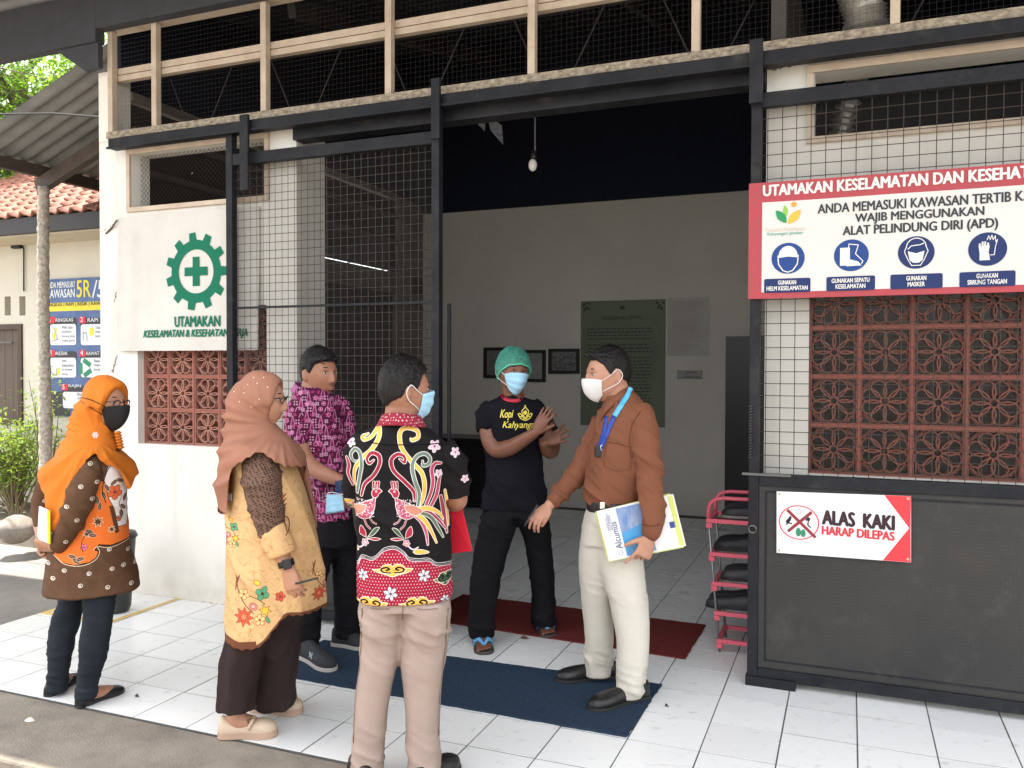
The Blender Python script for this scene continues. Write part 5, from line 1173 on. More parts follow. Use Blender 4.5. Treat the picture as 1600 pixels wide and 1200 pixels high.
for hx, tx, u, v, dd in (((121, 1107), (190, 1080), 150, 1000, -.10), ((75, 1090), (120, 1061), 105, 1000, .08)):
    hp, tp_ = PZ(*hx), PZ(*tx); an = hp.lerp(tp_, .20)+UP*.10; dq = proj(an)[2]-D
    limbw(b, cat([(*P(145, 880, D), .05), (*P((u+158)/2 if u > 130 else 110, 940, D+dd*.5), .035), (*P(u-3 if u > 130 else 97, 1000, D+dd*.5), .028), (*(hp.lerp(tp_, .24)+UP*.12), .024), (*(hp.lerp(tp_, .24)+UP*.055), .030), (*(hp.lerp(tp_, .5)+UP*.036), .030), (*(hp.lerp(tp_, .72)+UP*.030), .022)], 4))
bd = remesh(b, .0046, 1); mkobj('body', bd, SK, A); eyes(h, A, look=.003)
glasses(h, A, M_pen, 0, .2, .018)
# tunic
t_ = MB(); sil(t_, [(690, 128, 182, .11), (705, 118, 190, .16), (730, 108, 197, .175), (760, 100, 200, .17), (800, 88, 201, .165), (830, 81, 203, .165), (855, 76, 206, .17), (885, 71, 213, .18), (905, 68, 219, .185), (921, 66, 222, .19, -.012, 0)], D)
sA = MB(); limb(sA, [(148, 722, -.12, .050), (138, 742, -.17, .058), (128, 772, -.20, .060), (115, 806, -.20, .055), (103, 833, -.19, .047), (94, 850, -.17, .041)], D)
sAm = remesh(sA, .007, 3); folds(sAm, .006, 6, 10, 12, skew=1.5)
limb(t_, [(140, 715, .10, .058), (95, 735, .17, .055), (72, 765, .16, .050), (63, 795, .12, .042), (65, 820, .06, .036)], D)
tm_ = remesh(t_, .0085, 3); folds(tm_, .005, 4, 9, 11, bmask((1.0, .15, .5), (.55, .15, .5)), skew=1.2)
pA = Paint(50, 690, 235, 930, 5, (92, 66, 48)); pA.noise(.25)
pA.poly([(100, 800), (125, 780), (140, 750), (150, 742), (205, 770), (207, 838), (200, 842), (170, 846), (152, 843), (146, 850), (152, 853), (148, 862), (138, 868), (115, 871), (92, 865), (84, 855)], (222, 112, 48), (40, 28, 22), 1.6)
pA.stroke([(84, 856), (100, 868), (125, 872), (145, 866), (153, 855), (149, 846), (144, 850)], .9, (225, 205, 180)); pA.stroke([(150, 845), (170, 849), (206, 842)], .8, (225, 205, 180))
pA.poly([(160, 742), (168, 722), (180, 718), (196, 740), (199, 800), (196, 820), (182, 820), (176, 790), (168, 775)], (224, 216, 212), (60, 42, 32), 1.0)
pA.poly([(168, 785), (174, 786), (184, 828), (178, 830)], (84, 60, 44)); 
for x, y, r_, c_ in ((177, 765, 11, (215, 105, 60)), (183, 807, 4, (215, 120, 80)), (130, 845, 5, (225, 120, 140))): pA.flower(x, y, r_, c_, (60, 40, 34), 5, (130, 50, 90), .3, .40)
for x, y in ((151, 808), (172, 822), (134, 825)): pA.star(x, y, 9 if x == 151 else 6, (88, 62, 46), 7, .45, .2, (225, 205, 180))
for x, y, a in ((185, 748, .4), (176, 750, -.6), (160, 768, 1.2), (154, 785, 1.7), (190, 790, .9), (187, 800, 1.4), (112, 858, .3), (118, 865, .6), (124, 862, -.2), (138, 822, .5), (143, 828, .2), (165, 757, 1.0), (150, 775, 1.4), (193, 775, 1.9)): pA.ell(x, y, 6, 2.6, (84, 62, 50), a, (220, 200, 180), .5); pA.stroke([(x-4*math.cos(a), y-4*math.sin(a)), (x+4*math.cos(a), y+4*math.sin(a))], .5, (200, 180, 160))
pA.stroke([(128, 852), (126, 838), (132, 828), (140, 822)], 1, (60, 42, 32)); pA.stroke([(163, 780), (158, 760), (164, 735), (172, 722)], 1.4, (60, 42, 32)); pA.stroke([(185, 812), (190, 800), (184, 785), (189, 772)], .9, (60, 42, 32))
for x, y in ((126, 750), (143, 769), (105, 779), (103, 833), (140, 718), (168, 852), (137, 884), (172, 881), (190, 879), (165, 907), (202, 908), (83, 890), (100, 878), (124, 901), (210, 882), (75, 870), (198, 858), (64, 765), (66, 790), (120, 790)):
    pA.ell(x, y, 3.6, 3.0, (226, 214, 200)); pA.ell(x+.2, y, 2.5, 2.0, (70, 48, 36)); pA.ell(x-.2, y+.3, 1.3, 1.0, (226, 214, 200))
uvplanar(tm_, D, 50, 690, 235, 930, 145); mkobj('tunic', tm_, printmat('brown_floral_print', pA), A)
pS = Paint(50, 690, 235, 930, 4, (92, 66, 48)); pS.noise(.25)
for x, y in ((126, 750), (143, 769), (105, 779), (103, 833), (140, 718), (120, 800), (150, 745)):
    pS.ell(x, y, 3.6, 3.0, (226, 214, 200)); pS.ell(x+.2, y, 2.5, 2.0, (70, 48, 36)); pS.ell(x-.2, y+.3, 1.3, 1.0, (226, 214, 200))
uvplanar(sAm, D, 50, 690, 235, 930, 145); mkobj('sleeve', sAm, printmat('brown_sleeve_print', pS), A)
# jeans
j_ = MB(); sil(j_, [(890, 92, 190, .13), (912, 93, 188, .13), (925, 95, 186, .12)], D)
sil(j_, [(900, 128, 188, .085, -.04), (933, 129, 183, .08, -.06), (967, 128, 177, .075, -.08), (1000, 123, 173, .068, -.09), (1033, 121, 167, .060, -.10), (1067, 118, 156, .052, -.10), (1090, 117, 151, .048, -.10)], D)
sil(j_, [(900, 92, 138, .085, .05), (933, 92, 131, .08, .05), (967, 79, 128, .073, .05), (1000, 74, 118, .066, .04), (1033, 73, 112, .058, .03), (1067, 72, 107, .052, .02), (1079, 72, 105, .050, .02)], D)
jm = remesh(j_, .0075, 2); folds(jm, .008, 6, 22, 4, bmask((.58, .1, .5), (.12, .12, .6), base=.3)); mkobj('jeans', jm, clothmat('dark_denim', (.022, .027, .035), .35), A)
M_flat = mat('black_leather_flat', (.014, .014, .015), .35)
shoe(A, PZ(119, 1107), PZ(193, 1079), M_flat, M_sole, .008, .052, .03, .030, .86, True, welt=.0015, name='flat_shoe'); shoe(A, PZ(73, 1090), PZ(123, 1059), M_flat, M_sole, .008, .052, .03, .030, .86, True, welt=.0015, name='flat_shoe')
# headscarf
hj = MB()
def hijab_fn(top=.015, peak=.012, rx=.060, rz=.086, zc=-.018):
    def f(b_, d):
        e = np.sqrt((b_[:, 0]/rx)**2+((b_[:, 2]-zc)/rz)**2); fr = (b_[:, 1] > 0); m = np.where(fr, ST(e, .97, 1.10), 1.0)
        return -.022+(.022+top+peak*np.exp(-((e-1.2)/.28)**2)*fr*(b_[:, 2] > -.02))*m
    return f
h.shell(hijab_fn(), hj)
sil(hj, [(606, 141, 162, .04), (611, 134, 166, .062), (620, 126, 168, .078), (640, 113, 172, .088), (660, 106, 176, .095), (678, 103, 181, .12), (692, 94, 187, .18), (705, 86, 194, .215), (720, 76, 204, .225), (735, 65, 214, .225), (750, 61, 221, .22), (775, 62, 220, .215), (800, 63, 216, .215), (824, 66, 212, .21)], D, ex=2.1)
hm = remesh(hj, .0075, 3); radial_folds(hm, D, 149, 680, 12, .012, .03, .22, ph=.5); folds(hm, .0035, 5, 4, 21, lambda x, y, z, c: ST(1.45-z, 0, .25), skew=-.5)
hemcut(hm, D, [(50, 752), (63, 753), (66, 760), (71, 765), (74, 805), (80, 819), (92, 820), (96, 808), (102, 782), (108, 762), (115, 745), (124, 730), (135, 713), (141, 706), (150, 704), (156, 715), (164, 721), (175, 725), (184, 731), (191, 745), (197, 764), (200, 763), (214, 744), (220, 742)], 12, .05, 145)
M_orange = clothmat('orange_scarf_cloth', (.62, .175, .020), .12, .7, .25, 420, 4)
hs_ = mkobj('headscarf', hm, M_orange, A); thick(hs_, .003)
bv = bvh_of(hs_)
fl_ = MB(); fc = P(149, 680, D-.3)
for k in range(6): 
    a = 2*math.pi*k/6; fl_.sphere(fc+RGT*.009*math.cos(a)+UP*.009*math.sin(a), (.006, .003, .006), 8, 6)
fl_.sphere(fc, .005, 8, 6); hitp = bv.ray_cast(fc, FWD)[0]; shift = (hitp-fc-FWD*.002) if hitp else Vector((0, 0, 0)); fl_.v = [tuple(Vector(v)+shift) for v in fl_.v]
fl_.build('brooch', mat('pink_brooch', (.75, .45, .42), .4), A, smooth=True)
rf = MB()
for k in range(6): rf.sphere(P(184+k*.9, 676+k*4.6, D-.04), (.013, .02, .008), 8, 6)
rf.build('ruffle', M_orange, A, smooth=True)
mk = face_mask(h, A, mat('black_mask_cloth', (.012, .012, .013), .8), 62, .000, -.118, .016, .024, False, False)
lp = MB()
for pts in ([(170, 638), (156, 631), (140, 624), (126, 621)], [(167, 652), (155, 645), (140, 636), (126, 626)]):
    q = []
    for u, v in pts: o_ = P(u, v, D-.4); hit = bv.ray_cast(o_, ray(u, v).normalized())[0]; q.append(tuple((hit if hit else P(u, v, D-.1))-FWD*.0015))
    lp.tube([Vector(a) for a in cat(q, 5)], .0018, 6)
lp.build('head_loop', mat('black_mask_cloth'), mk, smooth=True)
# papers in her hands
pc = [P(61, 791, D-.15), P(74, 797, D-.23), P(75, 849, D-.22), P(58, 842, D-.14)]
pg = empty('document', tuple(sum(pc, Vector())/4), 'white and yellow edged booklet held behind the woman in orange', 'booklet')
def slab(pcs, th, n_, M, parent, name):
    nn = (pcs[1]-pcs[0]).cross(pcs[3]-pcs[0]).normalized()*th; m = MB(); m.add(list(pcs)+[p+nn for p in pcs], [(0, 1, 2, 3), (7, 6, 5, 4), (0, 4, 5, 1), (1, 5, 6, 2), (2, 6, 7, 3), (3, 7, 4, 0)]); return m.build(name, M, parent)
M_paper = mat('white_paper', (.76, .75, .74), .6, var=.03); slab(pc, .006, 1, M_paper, pg, 'pages')
slab([P(73.5, 797, D-.232), P(77.5, 799, D-.232), P(78, 850, D-.225), P(74.5, 849, D-.225)], .008, 1, mat('yellow_card', (.75, .62, .03), .5), pg, 'cover')

# ---------------------------------------------------------------- B: woman in brown headscarf
D = 3.5
Bp = person(400, 1140, D, 'person in a dusty brown headscarf and glasses, tan batik tunic and wide dark trousers')
SKB = skinmat('skin_warm_tan', (.47, .25, .16))
h = Head(P(408, 626, D), RGT+FWD*.06-UP*.04, UP, .95)
b = MB(); h.skin(b)
limb(b, [(402, 650, 0, .050), (398, 700, 0, .06), (415, 780, 0, .1), (425, 930, 0, .1)], D)
limb(b, [(402, 712, -.10, .045), (415, 790, -.15, .042), (436, 855, -.16, .036), (449, 884, -.165, .027)], D)
hand(b, P(450, 886, D-.165), P(461, 930, D-.17)-P(450, 886, D-.165), RGT*.2+FWD, .98, curl=(.35, .4, .45, .5), thumb=.35, side=-1, spread=.06)
limb(b, [(402, 712, .12, .045), (430, 780, .2, .04), (470, 800, .18, .03)], D)
for hx, tx, u, v in (((352, 1151), (428, 1148), 370, 1040), ((398, 1110), (466, 1114), 430, 1040)):
    hp, tp_ = PZ(*hx), PZ(*tx); an = hp.lerp(tp_, .22)+UP*.13
    limbw(b, cat([(*P(425, 930, D), .06), (*P(u, v, proj(an)[2]), .04), (*an, .036), (*(hp.lerp(tp_, .24)+UP*.07), .038), (*(hp.lerp(tp_, .55)+UP*.052), .032)], 4))
mkobj('body', remesh(b, .0046, 1), SKB, Bp); eyes(h, Bp, look=.002); mouth(h, Bp, (.40, .13, .11)); glasses(h, Bp, M_pen, 0, .25, .020)
t_ = MB(); sil(t_, [(690, 378, 428, .12), (705, 366, 446, .16), (722, 362, 462, .175), (745, 361, 472, .18), (770, 359, 481, .18), (800, 356, 489, .18), (850, 353, 499, .185), (900, 352, 506, .19), (945, 352, 509, .195), (998, 352, 511, .20)], D)
tm_ = remesh(t_, .008, 3); folds(tm_, .010, 6, 3, 31, bmask((.75, .3, .6), base=.5), skew=.6)
hemcut(tm_, D, [(340, 985), (352, 986), (375, 992), (398, 990), (412, 981), (428, 962), (440, 947), (446, 944), (480, 947), (515, 946)], -32, -.02, 425)
pB = Paint(335, 690, 520, 1000, 4.5, (208, 168, 120)); pB.noise(.16, .05)
rb = random.Random(5)
for _ in range(420):
    x, y = rb.uniform(337, 518), rb.uniform(692, 996); q = [(x, y)]
    for _k in range(rb.randint(2, 4)): x += rb.uniform(-7, 7); y += rb.uniform(-6, 6); q.append((x, y))
    pB.stroke(q, rb.uniform(.3, .6), (168, 120, 72))
ol = (92, 52, 36)
def bunch(cx, cy, k=1.0):
    F_ = lambda x, y: (cx+x*k, cy+y*k)
    pB.stroke([F_(-22, -35), F_(-18, -10), F_(-8, 8), F_(4, 20)], 1.3*k, ol); pB.stroke([F_(-8, -8), F_(10, -2), F_(22, 6)], 1.2*k, ol); pB.stroke([F_(-16, -38), F_(-20, -28), F_(-23, -12)], [1, 3.5*k, 1], (120, 72, 50))
    pB.star(*F_(-10, 26), 15*k, (208, 84, 60), 8, .55, .1, ol); pB.star(*F_(-10, 26), 7*k, (225, 120, 84), 7, .5, .3, ol)
    pB.flower(*F_(-10, -8), 8*k, (222, 180, 122), ol, 5, (150, 70, 50), .2); pB.flower(*F_(18, -10), 10*k, (84, 150, 110), ol, 4, (60, 40, 30), .5, .42)
    pB.star(*F_(22, 16), 10*k, (226, 176, 60), 6, .45, .2, ol); pB.flower(*F_(14, 30), 8*k, (222, 180, 122), ol, 5, ol, .9); pB.ell(*F_(26, 30), 5*k, 2.2*k, (84, 150, 110), 1.1, ol); pB.ell(*F_(4, 10), 6*k, 5*k, (222, 120, 120), .4, ol); pB.ell(*F_(4, 10), 3*k, 2.5*k, (230, 170, 150), .4, ol)
    pB.ell(*F_(10, -26), 5*k, 3*k, (226, 176, 60), .4, ol)
bunch(392, 918, .98); bunch(504, 900, .8); bunch(356, 820, .62)
for y in (765, 772, 780): pB.poly([(437, y+3), (446, y-2), (439, y+7)], (208, 84, 60), ol, .8)
pB.stroke([(440, 795), (448, 800), (450, 812), (445, 822)], 1.6, ol); pB.stroke([(436, 800), (443, 806), (446, 816)], 1.2, ol)
pB.flower(436, 915, 7, (190, 80, 60), ol, 5)
for x in range(335, 520, 2): 
    yy = np.interp(x, [340, 352, 375, 398, 412, 428, 440, 446, 480, 515], [985, 986, 992, 990, 981, 962, 947, 944, 947, 946]); pB.stroke([(x, yy-(11 if x < 400 else 4)), (x+1, yy+3)], 2.4, (104, 64, 44) if x % 4 else (84, 50, 36))
uvplanar(tm_, D, 335, 690, 520, 1000, 425); tu = mkobj('tunic', tm_, printmat('tan_batik_print', pB), Bp); thick(tu, .004)
# lace upper sleeve and tan cuff
sl_ = MB(); limb(sl_, [(406, 714, -.11, .060), (407, 728, -.135, .074), (410, 750, -.155, .080), (414, 778, -.16, .075), (420, 806, -.16, .067), (424, 822, -.16, .062)], D)
slm = remesh(sl_, .006, 2); folds(slm, .006, 4, 17, 8, skew=.2)
M_lace = mat('brown_lace', (.105, .055, .038), .9, var2=(.035, .02, .016), vscale=60, bump=.4, bscale=200)
t, n, L, bb = nodes(M_lace); tc = n.new('ShaderNodeTexCoord'); mp = n.new('ShaderNodeMapping'); mp.inputs['Scale'].default_value = (85, 85, 110); mp.inputs['Rotation'].default_value = (0, .5, YAW); L(tc.outputs['Object'], mp.inputs[0])
vo = n.new('ShaderNodeTexVoronoi'); vo.inputs['Scale'].default_value = 1; vo.inputs['Randomness'].default_value = .25; L(mp.outputs[0], vo.inputs[0])
rp = n.new('ShaderNodeValToRGB'); rp.color_ramp.elements[0].position = .30; rp.color_ramp.elements[0].color = (.03, .018, .014, 1); rp.color_ramp.elements[1].position = .52; rp.color_ramp.elements[1].color = (.15, .082, .056, 1); L(vo.outputs[0], rp.inputs[0]); L(rp.outputs[0], bb.inputs['Base Color'])
mkobj('lace_sleeve', slm, M_lace, Bp)
cf = MB(); limb(cf, [(421, 812, -.16, .054), (430, 835, -.165, .060), (438, 855, -.165, .060), (442, 866, -.165, .057)], D, ends=False)
cfm = remesh(cf, .006, 2); folds(cfm, .003, 6, 12, 3); uvplanar(cfm, D, 335, 690, 520, 1000, 425); mkobj('sleeve_cuff', cfm, MATS['tan_batik_print'], Bp)
fs_ = MB(); limb(fs_, [(404, 704, .09, .066), (425, 745, .16, .07), (450, 790, .2, .06), (478, 800, .18, .045)], D); mkobj('lace_sleeve', remesh(fs_, .008, 2), M_lace, Bp)
# watch and ring
wt = MB(); c0 = P(447, 880, D-.165); ax = (P(456, 912, D-.165)-P(447, 880, D-.165)).normalized(); e1 = ax.cross(FWD).normalized(); e2 = ax.cross(e1).normalized()
N_ = 24
for k in range(N_):
    a = 2*math.pi*k/N_
    for rr_, hh in ((.0295, -.012), (.0325, -.012), (.0325, .012), (.0295, .012)): wt.v.append(tuple(c0+ax*hh+(e1*math.cos(a)*1.02+e2*math.sin(a)*.92)*rr_))
wt.f = [(k*4+i, ((k+1) % N_)*4+i, ((k+1) % N_)*4+(i+1) % 4, k*4+(i+1) % 4) for k in range(N_) for i in range(4)]; wt.mi = [0]*len(wt.f)
wo_ = wt.build('wristwatch', mat('black_strap', (.012, .012, .013), .5), Bp, smooth=True)
MB().obox(c0-FWD*.033+e1*(.012 if e1.dot(RGT) > 0 else -.012), e1*.017, ax*.020, FWD*.006).build('watch_face', mat('watch_glass', (.02, .02, .024), .12), wo_, bevel=.003)
sf = MB(); sil(sf, [(915, 366, 496, .155), (945, 366, 486, .155), (960, 362, 472, .15)], D)
sil(sf, [(940, 364, 440, .11, -.05), (980, 357, 425, .115, -.05), (1020, 348, 412, .115, -.05), (1060, 344, 402, .11, -.04), (1090, 341, 397, .105, -.04), (1104, 340, 396, .105, -.04)], D)
sil(sf, [(940, 400, 482, .12, .06), (980, 395, 468, .12, .08), (1020, 392, 466, .115, .11), (1060, 391, 464, .11, .14), (1099, 392, 463, .105, .17)], D)
sfm = remesh(sf, .0075, 2); folds(sfm, .010, 9, 1.6, 14, bmask((.3, .3, .6), base=.4), skew=.2); mkobj('wide_trousers', sfm, clothmat('dark_brown_cloth', (.034, .022, .021), .2), Bp)
M_beige = mat('beige_leather', (.58, .44, .32), .45, var=.08, bump=.1); M_beige2 = mat('tan_rubber', (.42, .28, .20), .6)
s0 = shoe(Bp, PZ(342, 1152), PZ(433, 1149), M_beige, M_beige2, .028, .066, .052, .042, .92, True, welt=.005, name='loafer'); shoe(Bp, PZ(392, 1110), PZ(472, 1115), M_beige, M_beige2, .028, .066, .052, .042, .92, True, welt=.005, name='loafer')
bk = MB(); hp, x_, y_, L_ = foot_frame(PZ(342, 1152), PZ(433, 1149)); c1 = hp+y_*L_*.60+UP*.075-FWD*.028
bk.tube([c1+(y_*math.cos(a)*.016+UP*math.sin(a)*.018-FWD*.004*math.sin(a)) for a in [2*math.pi*k/20*.8+.6 for k in range(21)]], .0028, 6); bk.build('buckle', mat('antique_brass', (.30, .22, .13), .3, metal=.9), s0, smooth=True)
sp_ = MB(); sp_.tube([hp+y_*L_*.63+UP*.088-FWD*.008, hp+y_*L_*.60+UP*.07-FWD*.032, hp+y_*L_*.55+UP*.045-FWD*.046], [.007, .008, .007], 8); sp_.build('strap', M_beige, s0, smooth=True)
hj = MB(); h.shell(hijab_fn(.013, .010, .058, .084, -.014), hj)
sil(hj, [(593, 379, 398, .035), (598, 370, 403, .055), (607, 361, 408, .072), (620, 354, 414, .085), (645, 350, 420, .095), (665, 348, 434, .10), (680, 346, 450, .13), (690, 345, 460, .20), (702, 343, 472, .235), (714, 341, 480, .245), (726, 340, 483, .24), (745, 339, 485, .22), (770, 338, 486, .205), (800, 338, 486, .205)], D, ex=2.1)
hm = remesh(hj, .0072, 3); radial_folds(hm, D, 440, 664, 14, .012, .05, .25, ph=.2); folds(hm, .003, 5, 4, 33, lambda x, y, z, c: ST(1.42-z, 0, .25), skew=.5)
hemcut(hm, D, [(330, 778), (338, 780), (346, 793), (355, 793), (358, 765), (361, 735), (366, 722), (380, 712), (395, 702), (405, 698), (415, 702), (427, 712), (445, 722), (465, 724), (478, 727), (483, 721), (490, 720)], 30, .05, 420)
M_rose = clothmat('dusty_brown_scarf', (.325, .152, .100), .12, .75, .2, 420, 4)
hs_ = mkobj('headscarf', hm, M_rose, Bp); thick(hs_, .003); bv = bvh_of(hs_)
be = MB()
for u, v in ((381, 614), (387, 601), (402, 599), (405, 624), (418, 605), (396, 590), (374, 628), (412, 590), (366, 612)):
    hit = bv.ray_cast(P(u, v, D-.5), ray(u, v).normalized())[0]
    if hit: be.sphere(hit, .0028, 6, 4)
be.build('bead', mat('pearl_bead', (.75, .68, .55), .2), hs_, smooth=True)
tl_ = MB(); sil(tl_, [(718, 452, 478, .03, .12), (740, 468, 483, .02, .14), (770, 480, 489, .015, .15), (800, 488, 494, .012, .15), (824, 491, 496, .010, .15)], D); mkobj('scarf_tail', remesh(tl_, .005, 2), M_rose, Bp)
pn = MB(); pn.tube([P(462, 912, D-.19), P(497, 903, D-.22)], .0042, 8); pn.build('pen', M_pen, label='black pen held low by the person in the brown headscarf', cat='pen')
tg = slab([P(355, 771, D-.06), P(361, 771, D-.10), P(361, 783, D-.10), P(355, 782, D-.06)], .002, 1, M_paper, Bp, 'white_tag')

# ---------------------------------------------------------------- C: man in magenta batik
D = 4.4
Cp = person(515, 1030, D, 'person in a magenta batik shirt with glasses pushed up, holding a blue mask')
SKC = skinmat('skin_medium_brown', (.33, .155, .095))
h = Head(P(499, 584, D), RGT*.80-FWD*.60-UP*.04, UP-RGT*.02, 1.04)
b = MB(); h.skin(b)
limb(b, [(490, 600, .01, .060), (487, 625, .0, .066), (500, 700, 0, .09), (518, 800, 0, .09)], D)
limb(b, [(470, 640, -.05, .048), (471, 690, -.09, .046), (474, 712, -.11, .047), (488, 730, -.14, .043), (512, 743, -.19, .038), (530, 750, -.21, .030), (541, 757, -.22, .026)], D)
hand(b, P(541, 757, D-.22), P(556, 790, D-.20)-P(541, 757, D-.22), FWD*.6-RGT*.6, .95, curl=(.7, .75, .8, .85), thumb=.5, side=-1)
limb(b, [(535, 640, .08, .048), (545, 690, .12, .04), (553, 730, .04, .035), (545, 765, -.10, .028)], D)
for u0, v0, hx, tx, dd in ((482, 900, (470, 1030), (522, 1050), -.02), (540, 900, (524, 1008), (572, 1016), .14)):
    limb(b, [(518, 800, 0, .05)]+([(503, 870, 0, .03), (487, 920, .01, .03), (482, 970, .04, .03)] if u0 < 500 else [(541, 870, .09, .03), (542, 920, .14, .03), (543, 970, .20, .03)]), D)
mkobj('body', remesh(b, .0048, 1), SKC, Cp); eyes(h, Cp, look=.004); mouth(h, Cp, (.30, .11, .085))
hairdo(h, Cp, hair_fn(.020, .066, .050, .020, -.060, 3, .007))
glasses(h, Cp, M_pen, .060, .55, .021)
t_ = MB(); sil(t_, [(606, 463, 508, .075), (614, 458, 516, .105), (626, 456, 528, .135), (645, 458, 536, .14), (670, 466, 540, .135), (700, 474, 541, .13), (730, 479, 542, .13), (760, 483, 546, .13), (790, 487, 549, .13), (809, 489, 552, .13)], D)
limb(t_, [(474, 626, -.04, .056), (465, 648, -.07, .064), (462, 675, -.09, .064), (465, 696, -.10, .062)], D, ends=False); limb(t_, [(528, 632, .05, .055), (538, 660, .09, .06), (541, 688, .11, .058)], D)
tm_ = remesh(t_, .007, 3); folds(tm_, .009, 6, 11, 41, skew=.9)
pC = Paint(430, 600, 570, 815, 6, (78, 20, 52)); rc = random.Random(4); pk = [(150, 42, 100), (176, 78, 128), (186, 128, 154), (128, 32, 80), (160, 52, 96)]
def cmot(x, y, q):
    c_ = rc.choice(pk)
    if q == 0: pC.poly([(x-3.4, y+6), (x-1.2, y-5), (x, y-9), (x+1.2, y-5), (x+3.4, y+6)], (150, 42, 100), (184, 134, 160), .8); pC.poly([(x-1.6, y+4), (x, y-2), (x+1.6, y+4)], (96, 26, 66)); [pC.stroke([(x-3+k*1.5, y+7), (x-3+k*1.5, y+10)], .7, (205, 120, 165), False) for k in range(5)]
    elif q == 1: pC.ell(x, y, 3.4, 3.4, (180, 120, 150)); pC.ell(x, y, 2.4, 2.4, (130, 34, 84)); pC.ell(x, y, 1.2, 1.2, (216, 150, 182))
    elif q == 2: [pC.ell(x+dx, y+dy, 1.3, 1.3, (186, 140, 162)) for dx in (-2, 2) for dy in (-2, 2)]
    elif q == 3: pC.star(x, y, 4, c_, 6, .55, .3, (210, 130, 170))
    elif q == 4: pC.poly([(x-2.6, y-2.6), (x+2.6, y-2.6), (x+2.6, y+2.6), (x-2.6, y+2.6)], (176, 142, 158)); pC.stroke([(x-2.6, y), (x+2.6, y)], .5, (96, 26, 66)); pC.stroke([(x, y-2.6), (x, y+2.6)], .5, (96, 26, 66))
    elif q == 5: pC.stroke([(x-3, y+3), (x-1, y-2), (x+2, y-3), (x+3, y)], 1.3, c_)
    else: pC.ell(x, y, 3.2, 2.0, c_, rc.uniform(0, 3), (60, 14, 40))
for i in range(-1, 17):
    for j in range(-1, 26): cmot(432+i*8.6+(j % 2)*4.3+rc.uniform(-1, 1), 604+j*8.6+rc.uniform(-1, 1), 0 if (i+j*2) % 5 == 0 else rc.randint(1, 6))
pC.noise(.3, .08)
for y, c_ in ((782, (160, 50, 110)), (797, (120, 30, 80))): pC.stroke([(430, y), (570, y)], 2.2, c_, False)
for x in range(432, 570, 6): pC.star(x, 789, 3, (190, 90, 140), 4, .4, .8); pC.stroke([(x, 800), (x+3, 806), (x, 812)], 1.1, (196, 80, 140), False)
uvplanar(tm_, D, 430, 600, 570, 815, 500); sh_ = mkobj('batik_shirt', tm_, printmat('magenta_batik_print', pC), Cp); bv = bvh_of(sh_)
cl = MB()
def collar(h_c, D_, pts_, wd, M, parent, th=.004):
    q = cat([tuple(P(u, v, D_+dd)) for u, v, dd in pts_], 6); m = MB()
    for i, a in enumerate(q):
        w_ = wd[0]+(wd[1]-wd[0])*i/(len(q)-1); a = Vector(a); out = (a-Vector((h_c.x, h_c.y, a.z))).normalized(); m.v += [tuple(a), tuple(a-UP*w_+out*.022)]
    m.f = [(2*i, 2*i+1, 2*i+3, 2*i+2) for i in range(len(q)-1)]; m.mi = [0]*len(m.f); o = m.build('collar', M, parent, smooth=True); thick(o, th); o.modifiers['s'].offset = 0; return o
M_colC = mat('magenta_collar_cloth', (.30, .055, .20), .8, var2=(.42, .14, .32), vscale=60, bump=.3, bscale=300)
collar(P(488, 612, D), D, [(508, 628, -.08), (496, 622, -.10), (480, 614, -.085), (466, 604, -.05), (461, 598, .0), (466, 597, .05), (480, 600, .08), (500, 608, .07), (512, 616, .02)], (.045, .038), M_colC, Cp)
cw = []
pc_ = MB(); sil(pc_, [(796, 490, 550, .12), (830, 489, 555, .125), (850, 488, 558, .12)], D)
sil(pc_, [(840, 488, 526, .09, .0), (880, 478, 518, .085, 0), (920, 468, 508, .08, .01), (960, 463, 502, .075, .03), (1008, 462, 500, .07, .05)], D)
sil(pc_, [(840, 516, 560, .09, .04), (880, 519, 563, .085, .10), (940, 521, 564, .08, .16), (994, 523, 563, .07, .22)], D)
pm_ = remesh(pc_, .0075, 2); folds(pm_, .006, 5, 16, 5, bmask((.12, .1, .7), (.5, .12, .4))); mkobj('trousers', pm_, M_blackcloth, Cp)
M_snk = mat('black_knit', (.030, .032, .036), .8, var=.4, vscale=60, bump=.4, bscale=300); M_snks = mat('grey_foam_sole', (.36, .33, .30), .7)
s0 = shoe(Cp, PZ(468, 1026), PZ(521, 1052), M_snk, M_snks, .026, .085, .085, .046, 1.0, False, welt=.005, name='sneaker'); shoe(Cp, PZ(520, 1009), PZ(576, 1016), M_snk, M_snks, .026, .085, .085, .046, 1.0, False, welt=.005, name='sneaker')
lc = MB(); hp, x_, y_, L_ = foot_frame(PZ(468, 1026), PZ(521, 1052))
for k in range(5): c_ = hp+y_*L_*(.36+k*.07)+UP*(.112-.013*k); lc.tube([c_-x_*.026-UP*.014, c_, c_+x_*.026-UP*.014], .0025, 5)
lc.build('lace', mat('black_lace_cord', (.05, .05, .055), .7), s0, smooth=True)
nl = MB(); v_, f_ = text_geo('N', .034, .030, .03, .25); cN = hp+y_*L_*.36+UP*.045-FWD*.25
nl.add([tuple(cN+y_*a+UP*b_) for a, b_ in v_], f_); nb = bvh_of(s0); project_print(nl, nb, FWD, .0015); nl.build('side_letter', mat('silver_print', (.45, .50, .58), .4), s0)
ph = slab([P(523, 752, D-.24), P(534, 750, D-.25), P(538, 768, D-.24), P(526, 772, D-.24)], .009, 1, mat('phone_blue', (.03, .05, .12), .2), None, 'phone'); tag(ph, 'dark blue phone in the hand of the man in magenta', 'phone')
mq = MB(); 
